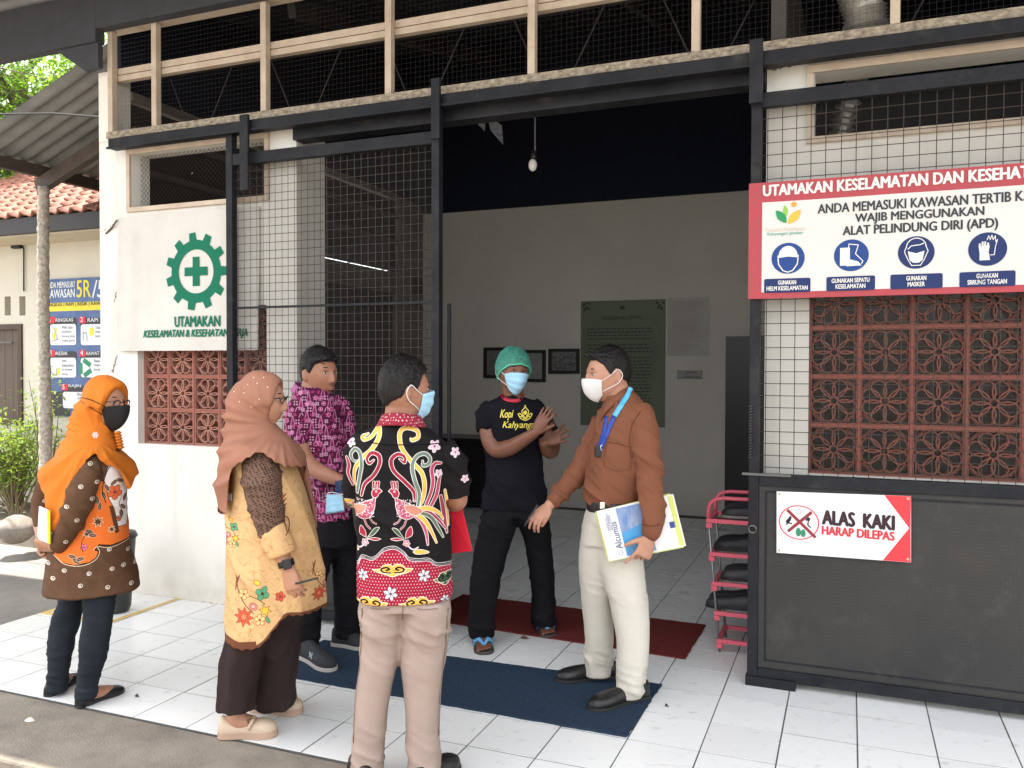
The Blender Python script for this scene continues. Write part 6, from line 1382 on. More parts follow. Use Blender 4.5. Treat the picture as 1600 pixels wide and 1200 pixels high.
for j in range(9):
    for i in range(13):
        s_, r_ = i/12, j/8; u = (510+(535-510)*s_)+(-2.5+9*s_)*r_*.5; v = 773+(-1.5)*s_+(30-3*s_)*r_; mq.v.append(tuple(P(u, v, D-.235+.008*math.sin(s_*9)*(r_)+.004*math.sin(r_*20))))
for j in range(8):
    for i in range(12): a = j*13+i; mq.f.append((a, a+1, a+14, a+13)); mq.mi.append(0)
M_blue = mat('light_blue_mask_cloth', (.36, .62, .80), .75, var=.06, bump=.15, bscale=300); M_whitec = mat('white_elastic', (.72, .72, .72), .7)
mo = mq.build('loose_face_mask', M_blue, smooth=True, label='light blue surgical mask dangling from the hand of the man in magenta', cat='mask'); thick(mo, .003)
MB().tube([P(511, 774, D-.235), P(513, 770, D-.24), P(520, 769, D-.245), P(530, 772, D-.245), P(536, 773, D-.24)], .002, 6).build('ear_loop', M_whitec, mo, smooth=True)

# ---------------------------------------------------------------- D: man from behind
D = 3.1
Dp = person(630, 1230, D, 'person seen from behind in a black and red batik shirt with two birds, khaki trousers')
SKD = skinmat('skin_neck_brown', (.36, .18, .115))
h = Head(P(632, 610, D), RGT*.86+FWD*.50-UP*.05, UP+RGT*.03, .94)
b = MB(); h.skin(b)
limb(b, [(628, 632, .0, .058), (625, 660, 0, .062), (628, 720, 0, .09), (632, 930, 0, .09)], D)
limb(b, [(694, 705, .02, .035), (709, 745, .03, .036), (713, 774, .04, .042), (711, 783, .10, .042), (698, 783, .22, .035), (690, 780, .28, .028)], D)
hand(b, P(690, 780, D+.28), P(670, 775, D+.36)-P(690, 780, D+.28), UP*.3-RGT*.4, .95, side=1)
limb(b, [(570, 700, .02, .035), (560, 745, .06, .035), (562, 775, .12, .036), (590, 775, .26, .03)], D)
for u, v in ((580, 1100), (660, 1100)): limb(b, [(632, 920, 0, .08), (u+12 if u < 600 else u+3, v-110, 0, .05), (u, v, 0, .045), (u-5 if u < 600 else u, 1215, .0, .035)], D)
mkobj('body', remesh(b, .0046, 1), SKD, Dp); eyes(h, Dp)
hairdo(h, Dp, hair_fn(.017, .074, .060, .022, -.066, 7, .008))
face_mask(h, Dp, M_blue, 62, .004, -.116, .012, .018, True, True, M_whitec)
t_ = MB(); sil(t_, [(655, 604, 644, .065), (663, 590, 656, .085), (670, 573, 670, .10), (680, 562, 684, .115), (692, 558, 695, .125), (715, 555, 699, .13), (750, 554, 697, .13), (785, 556, 698, .13), (820, 557, 702, .13), (855, 557, 705, .135), (890, 557, 707, .135), (932, 558, 707, .135, -.006, 0)], D, ex=2.5)
limb(t_, [(688, 698, .01, .060), (702, 722, .015, .062), (709, 750, .02, .060), (712, 775, .03, .058)], D, ends=False); limb(t_, [(568, 698, .01, .060), (560, 722, .03, .058), (558, 750, .06, .056), (559, 775, .10, .054)], D)
tm_ = remesh(t_, .0068, 3); folds(tm_, .009, 5, 8, 51, bmask((1.1, .15, .5), base=.5), skew=.8)
pD = Paint(535, 640, 740, 945, 6, (24, 21, 23)); pD.noise(.3, .1)
Z3 = lambda *a: [(530+x/2.859, 540+y/2.859) for x, y in a]
wv = Z3((60, 960), (88, 948), (108, 915), (150, 920), (175, 905), (205, 878), (250, 870), (290, 895), (310, 918), (350, 925), (395, 925), (430, 948), (490, 960), (530, 985))
pD.poly(wv+[(740, 950), (535, 950)], (150, 30, 54))
for x in np.arange(536, 740, 4.6):
    for y in np.arange(835, 945, 4.6):
        yw = np.interp(x, [p[0] for p in wv], [p[1] for p in wv])
        if y > yw+4: pD.ell(x+(int((y-835)/4.6) % 2)*2.3, y, .75, .75, (225, 190, 185))
pD.stroke(wv, 3.2, (24, 21, 23)); up_ = lambda d_: [(x, y-d_) for x, y in wv]
pD.stroke(up_(-2.2), .9, (222, 212, 214)); pD.stroke(up_(2.6), .8, (222, 212, 214)); 
for k in range(0, 150):
    s_ = cat(wv, 12); q = s_[int(k/150*(len(s_)-2))]; pD.ell(q[0], q[1]-.1, .55, .55, (200, 196, 198))
ed = (224, 214, 208); ye = (216, 170, 78); rd_ = (150, 42, 62); gy = (104, 122, 112)
for pts, wd, c_ in (
    (Z3((135, 385), (108, 400), (118, 412), (150, 395), (180, 358), (180, 400), (150, 450), (108, 490), (75, 540), (70, 590), (85, 640)), [1.5, 4, 4, 4.5, 5, 5.5, 5.5, 5.5, 5, 5, 4], ye),
    (Z3((318, 405), (325, 412), (350, 400), (345, 372), (300, 360), (272, 380), (278, 440), (320, 500), (365, 550), (378, 610), (368, 670), (352, 690)), [1.5, 4, 5, 5, 5, 5.5, 5.5, 5.5, 5.5, 5.5, 5, 4], ye),
    (Z3((85, 505), (65, 505), (55, 480), (75, 455), (98, 470), (105, 520), (95, 580), (85, 640)), [1.5, 3.5, 4, 4.5, 5, 5, 4.5, 3.5], gy),
    (Z3((370, 500), (372, 520), (395, 515), (402, 492), (380, 470), (345, 480), (325, 520), (335, 580), (355, 640), (350, 690)), [1.5, 4, 4.5, 4.5, 5, 5, 5, 5, 5, 4], gy),
    (Z3((160, 495), (140, 510), (130, 490), (150, 465), (180, 475), (185, 510), (160, 560), (120, 600), (105, 650)), [1.5, 3.5, 4, 5, 5.5, 5, 5, 4.5, 3], rd_),
    (Z3((270, 490), (292, 505), (290, 480), (262, 470), (235, 495), (245, 540), (295, 590), (330, 630), (335, 670)), [1.5, 3.5, 4, 5, 5.5, 5, 5, 4.5, 3], rd_),
    (Z3((385, 690), (405, 640), (415, 590), (410, 540), (425, 515), (450, 515)), [4, 4.5, 5, 5, 4.5, 3], (168, 66, 92)),
    (Z3((405, 700), (430, 650), (440, 600), (450, 560)), [4, 5, 4.5, 3], (168, 66, 92)),
    (Z3((35, 495), (45, 530), (40, 570), (60, 620)), [3, 5, 4, 3], (168, 66, 92)),
    (Z3((450, 660), (462, 720), (470, 780), (478, 820)), [4, 6, 5, 2], (150, 60, 70)),
    (Z3((470, 640), (480, 700), (484, 790)), [3, 4, 2], ye)):
    pD.stroke(pts, wd, c_, True, ed, .9)
def bird(fx):
    F_ = lambda *a: Z3(*[(fx(x), y) for x, y in a])
    for pts, wd, c_ in (((( 330, 720), (380, 715), (430, 750), (470, 800)), [6, 6, 4, 2], (150, 60, 84)), (((330, 710), (390, 705), (440, 730), (460, 760)), [6, 6, 4, 2], ye), (((330, 725), (365, 760), (385, 810), (392, 860)), [6, 6, 4, 2], (170, 80, 104)), (((335, 720), (380, 760), (410, 810), (430, 855)), [6, 6, 4, 2], ye), (((330, 715), (400, 740), (435, 790), (460, 835)), [5, 5, 4, 2], (92, 110, 90))): pD.stroke(F_(*pts), wd, c_, True, ed, .8)
    pD.poly(F_((245, 640), (262, 660), (285, 670), (325, 690), (345, 712), (330, 740), (300, 750), (270, 735), (255, 700), (252, 670)), (166, 78, 96), ed, .9, True)
    for _ in range(120):
        x, y = rc.uniform(256, 335), rc.uniform(665, 740)
        pD.ell(*F_((x, y))[0], .9, .5, (232, 210, 214))
    pD.poly(F_((290, 690), (330, 690), (370, 715), (340, 735), (300, 715)), (190, 130, 110), ed, .8, True)
    pD.poly(F_((222, 628), (238, 615), (255, 618), (268, 635), (262, 655), (245, 655), (236, 640)), (158, 44, 64), ed, .9, True); pD.ell(*F_((248, 630))[0], 1.6, 1.6, (230, 220, 220)); pD.ell(*F_((248, 630))[0], .7, .7, (20, 18, 20))
    for x in (240, 250, 262): pD.stroke(F_((x, 618), (x-3, 590)), [1.5, 3], (158, 44, 64), False, ed, .6)
    pD.stroke(F_((275, 745), (262, 762), (248, 768)), 1.6, (150, 50, 70), True, ed, .5); pD.stroke(F_((300, 750), (290, 775), (275, 790)), 1.8, (150, 50, 70), True, ed, .5)
bird(lambda x: x); bird(lambda x: 418-x)
for fx in ((lambda x: x), (lambda x: 422-x)):
    F_ = lambda *a: Z3(*[(fx(x), y) for x, y in a])
    pD.poly(F_((290, 830), (262, 815), (238, 785), (262, 790)), (70, 96, 70), ed, .8, True); pD.poly(F_((295, 830), (300, 800), (320, 780), (325, 815)), (158, 44, 64), ed, .8, True); pD.poly(F_((290, 835), (255, 840), (232, 832), (262, 828)), (158, 44, 64), ed, .8, True)
    pD.stroke(F_((296, 838), (310, 865), (330, 878), (350, 868)), 2.2, (214, 196, 200)); pD.poly(F_((328, 888), (345, 878), (372, 880), (398, 892), (370, 898), (340, 897)), ye, ed, .9, True); pD.flower(*F_((300, 850))[0], 5, (200, 120, 140), ed, 5, None, .2)
for x, y, r_ in ((422, 440, 9), (516, 472, 7), (54, 428, 7), (440, 560, 6), (560, 590, 6)): pD.flower(*Z3((x, y))[0], r_, (214, 178, 192), (236, 230, 232), 5, (150, 60, 80), .4, .30)
for x, y, r_ in ((112, 992, 8), (376, 992, 9), (232, 1064, 10), (468, 1108, 7)): pD.flower(*Z3((x, y))[0], r_, (206, 200, 206), (34, 26, 34), 6, (90, 80, 96), .3, .26)
def cloud(x0, y0, w_, hh, c_=ye):
    F_ = lambda *a: Z3(*[(x0+x*w_, y0+y*hh) for x, y in a])
    pD.poly(F_((-1, -.1), (-.6, -.3), (-.45, -.8), (-.1, -.9), (0, -.6), (.15, -.95), (.5, -.8), (.6, -.4), (1, -.25), (.7, .3), (.3, .55), (0, .8), (-.35, .5), (-.7, .25)), c_, (236, 224, 200), 1, True)
    for sx in (-1, 1): pD.stroke(F_((sx*.1, .3), (sx*.45, .2), (sx*.55, -.25), (sx*.3, -.5), (sx*.15, -.25), (sx*.3, -.1)), 2.4, (26, 22, 24)); pD.stroke(F_((sx*.08, .42), (sx*.5, .3), (sx*.68, -.1)), .9, (236, 224, 200))
cloud(240, 968, 88, 30); cloud(145, 1112, 75, 32); cloud(345, 1112, 78, 32); cloud(470, 1018, 55, 32, (60, 84, 60))
pD.noise(.15, .05, 9)
uvplanar(tm_, D, 535, 640, 740, 945, 632); sh_ = mkobj('batik_shirt', tm_, printmat('bird_batik_print', pD), Dp); bvS = bvh_of(sh_); M_ss = clothmat('black_seam', (.004, .004, .005), .1)
patch(Dp, 'yoke_seam', [tuple(P(u, v, D-.5)) for u, v in ((572, 690), (600, 694), (632, 695), (664, 694), (692, 691))], .003, M_ss, bvS, off=.001)
M_colD = mat('red_dotted_collar', (.26, .014, .034), .8, bump=.3, bscale=300); t, n, L, bb = nodes(M_colD)
tc = n.new('ShaderNodeTexCoord'); vo = n.new('ShaderNodeTexVoronoi'); vo.inputs['Scale'].default_value = 95; vo.inputs['Randomness'].default_value = .2; L(tc.outputs['Object'], vo.inputs[0])
rp = n.new('ShaderNodeValToRGB'); rp.color_ramp.elements[0].position = .22; rp.color_ramp.elements[0].color = (.7, .5, .5, 1); rp.color_ramp.elements[1].position = .32; rp.color_ramp.elements[1].color = (.26, .014, .034, 1); L(vo.outputs[0], rp.inputs[0]); L(rp.outputs[0], bb.inputs['Base Color'])
collar(P(626, 660, D), D, [(652, 652, .07), (657, 650, .03), (653, 649, -.03), (640, 647, -.07), (620, 645, -.085), (604, 646, -.06), (597, 649, -.01), (598, 653, .05)], (.044, .044), M_colD, Dp, .004)
pk_ = MB(); sil(pk_, [(912, 568, 697, .115), (936, 562, 704, .126), (946, 562, 705, .128)], D)
sil(pk_, [(934, 564, 636, .122), (950, 562, 633, .122), (967, 562, 630, .115), (1000, 563, 626, .095), (1033, 562, 622, .09), (1067, 557, 614, .082), (1100, 553, 608, .078), (1133, 551, 604, .074), (1200, 549, 601, .066), (1226, 549, 600, .064)], D)
sil(pk_, [(934, 628, 703, .122), (950, 627, 706, .122), (967, 626, 705, .115), (1000, 625, 702, .095), (1033, 625, 695, .09), (1067, 629, 689, .082), (1100, 632, 687, .078), (1133, 634, 686, .074), (1200, 636, 688, .066), (1226, 637, 689, .064)], D)
pm_ = remesh(pk_, .0075, 4); folds(pm_, .0085, 7, 12, 61, bmask((.60, .07, .9), (.48, .05, .5), (.88, .06, .5), (.10, .10, .7), base=.10), skew=.8); tD = mkobj('trousers', pm_, clothmat('khaki_cloth', (.36, .275, .235), .10), Dp); bvD = bvh_of(tD); M_seam = clothmat('khaki_seam', (.24, .18, .15), .1)
for q in (((580, 950), (594, 952), (608, 951)), ((652, 951), (668, 952), (684, 950)), ((630, 940), (629, 955), (628, 968)), ((700, 950), (697, 1000), (689, 1070), (685, 1150)), ((566, 950), (564, 1010), (556, 1090), (552, 1160))): patch(Dp, 'trouser_seam', [tuple(P(u, v, D-.5)) for u, v in q], .0035, M_seam, bvD, off=.0015)
tD = None
M_bl = mat('black_shoe_leather', (.016, .015, .015), .3, bump=.15, bscale=60)
shoe(Dp, PZ(572, 1240), PZ(560, 1192), M_bl, M_sole, .02, .075, .06, .042, .98, name='shoe'); shoe(Dp, PZ(652, 1240), PZ(712, 1196), M_bl, M_sole, .02, .075, .06, .042, .98, name='shoe')
fo = slab([P(698, 790, D+.12), P(720, 791, D+.10), P(737, 861, D+.08), P(704, 865, D+.12)], .010, 1, mat('red_folder', (.62, .02, .04), .4), None, 'folder'); tag(fo, 'bright red folder held in front of the man seen from behind', 'folder')

# ---------------------------------------------------------------- E: man in green hair net
D = 4.6
Ep = person(800, 1008, D, 'person in a green hair net, blue mask and black T-shirt with yellow lettering, gesturing')
SKE = skinmat('skin_dark_brown', (.185, .078, .046))
h = Head(P(802, 583, D), -FWD*.90+RGT*.36-UP*.02, UP+RGT*.10, .97)
b = MB(); h.skin(b)
limb(b, [(801, 600, .01, .058), (801, 625, .02, .062), (803, 700, 0, .09), (806, 775, 0, .06)], D)
limb(b, [(766, 645, -.01, .05), (764, 668, -.04, .054), (768, 690, -.07, .052), (778, 702, -.10, .048), (797, 699, -.15, .044), (817, 688, -.20, .036), (836, 676, -.24, .027)], D)
hand(b, P(836, 676, D-.24), P(854, 646, D-.27)-P(836, 676, D-.24), RGT*.75+UP*.25+FWD*.55, 1.0, curl=(.05, .05, .08, .10), thumb=.55, side=-1, spread=.12, th_curl=.1)
limb(b, [(850, 655, .03, .048), (862, 682, .03, .044), (862, 703, -.02, .044), (856, 703, -.10, .040), (850, 692, -.17, .029)], D)
hand(b, P(850, 690, D-.17), P(880, 679, D-.22)-P(850, 690, D-.17), -FWD*1.0+UP*.45, 1.0, curl=(.10, .05, .05, .12), thumb=.75, side=-1, spread=.16, th_curl=.1)
fd_ = (-FWD*.97+RGT*.10).normalized()
for tx, u, v, dd in (((757, 1023), 753, 980, .04), ((857, 997), 850, 968, .24)):
    tp_ = PZ(*tx); hp = tp_-fd_*.25; bare_foot(b, hp, tp_, hp+fd_*.05+UP*.13); an = hp+fd_*.05+UP*.13
    limbw(b, cat([(*P(806, 785, D), .03), (*P(775 if u < 800 else 838, 840, D+dd*.35), .035), (*P(760 if u < 800 else 845, 900, D+dd*.8), .03), (*P(754 if u < 800 else 850, 955, D+dd), .03), (*an, .032)], 4))
mkobj('body', remesh(b, .0046, 1), SKE, Ep); eyes(h, Ep, look=.002, openv=.75)
hairdo(h, Ep, hair_fn(.010, .066, .050, .020, -.050, 2, .005))
M_cap = mat('green_net_cap', (.10, .42, .30), .6, var2=(.05, .24, .18), vscale=60, bump=.9, bscale=80, alpha=.62)
def capf(b_, d):
    th = np.degrees(np.abs(np.arctan2(d[:, 0], d[:, 1]))); zl = np.interp(th, [0, 40, 80, 110, 180], [.050, .040, .0, -.045, -.055]); m = ST(b_[:, 2], zl-.004, zl+.004)
    return -.010+(.010+.016+.010*ST(b_[:, 2], 0, .1)+.006*(vnoise(np.stack([b_[:, 0]*60, b_[:, 1]*60, b_[:, 2]*25], 1), 4)-.5)+.010*np.exp(-((th-95)/25)**2)*ST(b_[:, 2], -.03, .03))*m
cpm = remesh(h.shell(capf), .0042, 1); mkobj('hair_net', cpm, M_cap, Ep)
bn_ = MB(); bn_.tube([h.surf(math.radians(a), float(np.interp(abs(a), [0, 40, 80, 110, 180], [.050, .040, .0, -.045, -.055])), .013) for a in range(-180, 181, 10)], .0042, 8, False); bn_.build('net_band', mat('mint_elastic', (.10, .50, .34), .6), Ep, smooth=True)
face_mask(h, Ep, M_blue, 62, .004, -.112, .012, .018, True, True, M_whitec)
t_ = MB(); sil(t_, [(620, 784, 820, .062), (624, 773, 830, .085), (630, 762, 841, .11), (640, 759, 848, .12), (660, 760, 850, .125), (690, 759, 849, .125), (733, 758, 849, .125), (767, 756, 854, .13), (794, 752, 858, .13)], D)
limb(t_, [(770, 636, -.0, .055), (762, 650, -.02, .062), (760, 664, -.035, .063), (761, 672, -.045, .061)], D, ends=False); limb(t_, [(838, 640, .02, .052), (850, 658, .03, .055), (855, 672, .03, .055)], D)
tm_ = remesh(t_, .0068, 3); folds(tm_, .010, 6, 8, 71, skew=1.0); te = mkobj('t_shirt', tm_, clothmat('black_jersey', (.010, .010, .014), .25, spec=.08), Ep); bv = bvh_of(te)
patch(Ep, 'neck_rib', [tuple(P(u, v, D-.5)) for u, v in ((783, 616), (786, 620), (791, 624), (801, 626), (811, 625), (816, 620), (818, 616))], .017, mat('red_rib', (.50, .03, .055), .8, bump=.4, bscale=300), bv, off=.003)
yl = MB()
def on_front(m, s_, u, v, w_px, h_px, bold, shear):
    v_, f_ = text_geo(s_, w_px*D/FOC, h_px*D/FOC, bold, shear); o_ = P(u, v, D-.4); m.add([tuple(o_+RGT*a*.93+UP*c_) for a, c_ in v_], f_)
on_front(yl, 'Kopi', 780, 662, 22, 16, .02, .35); on_front(yl, 'Kahyangan', 784, 678, 60, 13, .02, .35)
o_ = P(822, 653, D-.4); 
def eline(pts, wd=.0045):
    m2 = MB(); stroke2(m2, pts, wd, 0); yl.add([tuple(o_+RGT*v[0]+UP*v[2]) for v in m2.v], m2.f)
for sx in (-1, 1):
    eline([(0, -.030), (sx*.012, -.026), (sx*.026, -.018), (sx*.038, .004), (sx*.030, .008), (sx*.018, -.002), (sx*.006, -.022)]); eline([(0, .044), (sx*.006, .034), (sx*.018, .022), (sx*.017, .008), (sx*.008, -.004), (0, -.022)]); eline([(sx*.012, -.006), (sx*.024, -.010)], .006)
m2 = MB(); disc(m2, 0, .012, .010, .011, 0, 18); disc(m2, 0, .048, .004, .004, 0, 10); yl.add([tuple(o_+RGT*v[0]+UP*v[2]) for v in m2.v], m2.f)
project_print(yl, bv, FWD, .0025); yl.build('lettering', mat('yellow_shirt_print', (.72, .60, .10), .6), te)
pe = MB(); sil(pe, [(782, 756, 855, .115), (796, 754, 858, .12), (806, 753, 859, .12)], D)
sil(pe, [(798, 753, 815, .12, 0), (812, 751, 811, .118, -.0), (835, 746, 803, .10, 0), (867, 740, 793, .095, .01), (900, 735, 784, .09, .02), (933, 733, 778, .085, .03), (967, 732, 774, .082, .04), (994, 733, 773, .082, .05)], D)
sil(pe, [(798, 800, 859, .12, 0), (812, 804, 860, .118, .0), (835, 816, 861, .10, .06), (867, 823, 863, .095, .12), (900, 827, 866, .09, .17), (933, 830, 868, .085, .22), (974, 830, 869, .08, .28)], D)
pm_ = remesh(pe, .0075, 4); folds(pm_, .010, 5, 12, 81, bmask((.75, .08, .6), (.1, .1, .4))); mkobj('trousers', pm_, M_blackcloth, Ep)
for tx in ((757, 1023), (857, 997)):
    tp_ = PZ(*tx); hp = tp_-fd_*.25; h0, x_, y_, L_ = foot_frame(hp, tp_+fd_*.012); s2 = MB(); pts = cat(OUT, 2); ring = [h0+y_*(L_*a)+x_*(w_+.007) for a, w_ in pts]+[h0+y_*(L_*a)-x_*(w_+.007) for a, w_ in pts[::-1]]; K = len(ring)
    s2.v = [tuple(p+UP*.0008) for p in ring]+[tuple(p+UP*.018) for p in ring]; s2.f = [tuple(range(K))[::-1], tuple(range(K, 2*K))]+[(i, (i+1) % K, (i+1) % K+K, i+K) for i in range(K)]; s2.mi = [0]*len(s2.f)
    fp = s2.build('flip_flop', mat('brown_rubber', (.06, .05, .045), .6), Ep, bevel=.003); st_ = MB(); c1 = h0+y_*L_*.80+UP*.040
    for sx in (-1, 1): st_.tube([c1, h0+y_*L_*.70+x_*sx*.022+UP*.063, h0+y_*L_*.60+x_*sx*.043+UP*.048, h0+y_*L_*.52+x_*sx*.047+UP*.012], [.006, .012, .011, .008], 8)
    st_.tube([c1+UP*.003, h0+y_*L_*.83+UP*.018], .006, 6); st_.build('strap', mat('sky_blue_strap', (.12, .36, .62), .5, var2=(.08, .26, .50), vscale=90), fp, smooth=True)

# ---------------------------------------------------------------- F: man in brown shirt
D = 4.0
Fp = person(945, 1080, D, 'person in a long sleeved brown shirt, white mask and blue lanyard, cream trousers, holding magazines')
SKF = skinmat('skin_fair_tan', (.45, .235, .155))
h = Head(P(951, 586, D), -RGT*.96-FWD*.22-UP*.10, UP-RGT*.06, 1.06)
b = MB(); h.skin(b)
limb(b, [(962, 606, .0, .060), (967, 632, 0, .066), (972, 700, 0, .09), (962, 800, 0, .09)], D)
limb(b, [(998, 655, -.07, .04), (1012, 725, -.165, .036), (1019, 790, -.19, .034), (1017, 838, -.215, .027)], D)
hand(b, P(1016, 838, D-.215), P(1003, 872, D-.225)-P(1016, 838, D-.215), FWD*1.0-RGT*.25, 1.05, curl=(.10, .85, .9, .9), thumb=.95, side=-1, spread=.30, th_curl=.2)
limb(b, [(945, 672, .10, .035), (925, 700, .12, .034), (908, 730, .09, .034), (888, 757, .06, .032), (870, 777, .035, .030), (858, 790, .02, .026)], D)
hand(b, P(858, 790, D+.02), P(834, 812, D-.02)-P(858, 790, D+.02), -UP*.55+RGT*.3+FWD*.5, .98, curl=(.45, .50, .35, .30), thumb=.45, side=1, spread=.10, th_curl=.6)
for pts in ([(962, 800, 0, .07), (933, 920, .06, .04), (936, 1040, .10, .035)], [(962, 800, 0, .07), (980, 920, -.05, .04), (986, 1070, -.12, .035)]): limb(b, pts, D)
mkobj('body', remesh(b, .0046, 1), SKF, Fp); eyes(h, Fp, look=-.001, openv=.9)
hairdo(h, Fp, hair_fn(.015, .074, .050, .022, -.058, 6, .005))
face_mask(h, Fp, mat('white_mask_cloth', (.66, .64, .62), .75, var=.04, bump=.1), 56, -.003, -.108, .011, .024, False, True, M_whitec)
glasses(h, Fp, M_pen, .085, .85, .020)
t_ = MB(); sil(t_, [(614, 950, 990, .065), (624, 944, 1000, .09), (636, 939, 1011, .13), (652, 933, 1018, .155), (678, 927, 1020, .165), (710, 921, 1018, .165), (742, 917, 1013, .16), (768, 914, 1009, .15), (785, 918, 1006, .14)], D)
limb(t_, [(1000, 648, -.09, .064), (1005, 668, -.13, .072), (1009, 700, -.155, .070), (1014, 730, -.17, .063), (1018, 762, -.185, .057), (1020, 792, -.205, .053), (1019, 815, -.212, .048), (1018, 832, -.215, .043)], D)
limb(t_, [(938, 668, .12, .062), (925, 698, .12, .062), (908, 730, .09, .054), (888, 757, .06, .047), (872, 775, .035, .041), (865, 783, .025, .039)], D)
tm_ = remesh(t_, .0068, 3); folds(tm_, .012, 6, 10, 91, bmask((1.28, .06, .5), (.95, .12, .5), base=.45), skew=1.3); sh_ = mkobj('shirt', tm_, clothmat('brown_shirt_cloth', (.195, .074, .040), .10, .75), Fp); bv = bvh_of(sh_)
M_bs = MATS['brown_shirt_cloth']
collar(P(968, 625, D), D, [(944, 640, -.075), (948, 630, -.09), (960, 618, -.085), (974, 608, -.06), (985, 604, -.01), (984, 605, .04), (970, 610, .075), (950, 622, .07), (942, 632, .03)], (.050, .042), M_bs, Fp, .004)
lyb = MATS.get('x') or mat('royal_blue_ribbon', (.02, .055, .30), .5); lyl = mat('sky_ribbon', (.10, .42, .75), .5)
pth = [tuple(P(u, v, D-.5)) for u, v in ((988, 606), (980, 618), (970, 634), (960, 650), (950, 672), (942, 692), (936, 704))]
ly = patch(Fp, 'lanyard', pth[3:], .019, lyb, bv, off=.004); patch(Fp, 'lanyard', pth[:4], .021, lyl, bv, off=.006)
pth2 = [tuple(P(u, v, D-.5)) for u, v in ((948, 650), (944, 670), (938, 692), (934, 704))]; patch(Fp, 'lanyard', pth2, .014, lyb, bv, off=.003)
hit = bv.ray_cast(P(935, 705, D-.5), ray(935, 705).normalized())[0] or P(934, 705, D-.17)
bg_ = MB(); bg_.obox(hit-FWD*.012-UP*.0, RGT*.020, FWD*.007, UP*.026); bg_.build('badge_reel', mat('reel_black', (.015, .015, .02), .3), Fp, bevel=.006)
kr = MB(); kr.tube([hit-FWD*.020+RGT*(.018+.010*math.cos(a))+UP*(.018+.014*math.sin(a)) for a in [2*math.pi*k/16 for k in range(17)]], .0024, 6); kr.tube([hit-FWD*.02+RGT*.02+UP*.026, hit-FWD*.02+RGT*.045+UP*.045], .003, 6); kr.build('key_ring', mat('bright_steel', (.7, .7, .68), .25, metal=1), Fp, smooth=True)
for q in (((1001, 642), (988, 662), (983, 690), (986, 715)), ((1003, 818), (1018, 822), (1031, 819))): patch(Fp, 'sleeve_seam', [tuple(P(u, v, D-.6)) for u, v in q], .003, clothmat('brown_seam', (.13, .045, .024), .1), bv, off=.0015)
# pocket and button placket seams
pth = [tuple(P(u, v, D-.5)) for u, v in ((946, 688), (968, 692), (985, 697))]; patch(Fp, 'pocket_flap', pth, .010, M_bs, bv, off=.0035)
for q in (((948, 690), (943, 715), (944, 728)), ((944, 728), (962, 735), (984, 732)), ((984, 732), (988, 712), (986, 698))): patch(Fp, 'pocket_seam', [tuple(P(u, v, D-.5)) for u, v in q], .003, M_bs, bv, off=.003)
bt_ = MB(); sil(bt_, [(780, 917, 1007, .142), (788, 916, 1007.5, .143), (797, 916, 1007.5, .142)], D, sub=2); bl_ = mkobj('belt', remesh(bt_, .006, 1), mat('belt_leather', (.02, .017, .016), .4), Fp)
MB().obox(P(941, 790, D-.140), RGT*.012, FWD*.006, UP*.017).build('buckle', mat('bright_steel'), bl_, bevel=.002)
pf = MB(); sil(pf, [(793, 918, 1005, .138), (820, 911, 1005, .135), (848, 906, 1005, .132)], D)
sil(pf, [(815, 911, 990, .128, .01), (845, 906, 976, .120, .02), (880, 904, 962, .108, .04), (933, 907, 957, .088, .07), (967, 911, 958, .082, .09), (1000, 914, 959, .078, .10), (1033, 912, 958, .075, .11), (1053, 915, 955, .072, .11)], D)
sil(pf, [(815, 925, 1005, .128, -.01), (845, 926, 1005, .122, -.02), (880, 932, 1006, .112, -.03), (933, 949, 1012, .092, -.07), (967, 957, 1015, .086, -.09), (1000, 963, 1015, .082, -.11), (1033, 963, 1013, .078, -.13), (1067, 961, 1008, .074, -.14), (1088, 962, 1004, .072, -.14)], D)
pm_ = remesh(pf, .0072, 5); folds(pm_, .010, 7, 13, 101, bmask((.09, .07, 1.0), (.48, .07, .5), (.82, .07, .4), base=.10)); mkobj('trousers', pm_, clothmat('cream_cloth', (.56, .52, .445), .06), Fp)
pk2 = 0
shoe(Fp, PZ(1012, 1090), PZ(921, 1113), M_bl, M_sole, .020, .078, .066, .044, 1.0, name='shoe'); shoe(Fp, PZ(962, 1059), PZ(869, 1067), M_bl, M_sole, .020, .078, .066, .044, 1.0, name='shoe')
# magazines
mc = [P(932, 799, D-.170), P(1052, 772, D-.172), P(1072, 853, D-.186), P(952, 877, D-.184)]
mg = empty('magazine', tuple(sum(mc, Vector())/4), 'white magazine with a blue cover picture, held at the hip by the man in brown', 'magazine')
ex_, ey_ = (mc[1]-mc[0]), (mc[3]-mc[0]); nn = ex_.cross(ey_).normalized(); nn = nn if nn.dot(FWD) > 0 else -nn
def mp_(a, b_, o=0): return mc[0].lerp(mc[1], a).lerp(mc[3].lerp(mc[2], a), b_)-nn*o
def mrect(m, a0, b0, a1, b1, o, mi=0): m.add([mp_(a0, b0, o), mp_(a1, b0, o), mp_(a1, b1, o), mp_(a0, b1, o)], [(0, 1, 2, 3)], mi)
slab([mp_(0, 0), mp_(0, 1), mp_(1, 1), mp_(1, 0)], .006 if (mp_(0, 1)-mp_(0, 0)).cross(mp_(1, 0)-mp_(0, 0)).dot(FWD) > 0 else -.006, 1, M_paper, mg, 'pages')
cvr = MB(); mrect(cvr, .24, .03, .62, .97, .0012); cvr.build('cover_picture', mat('cover_blue', (.05, .16, .42), .35, var2=(.30, .36, .50), vscale=30, stretch=(1, 1, .3)), mg)
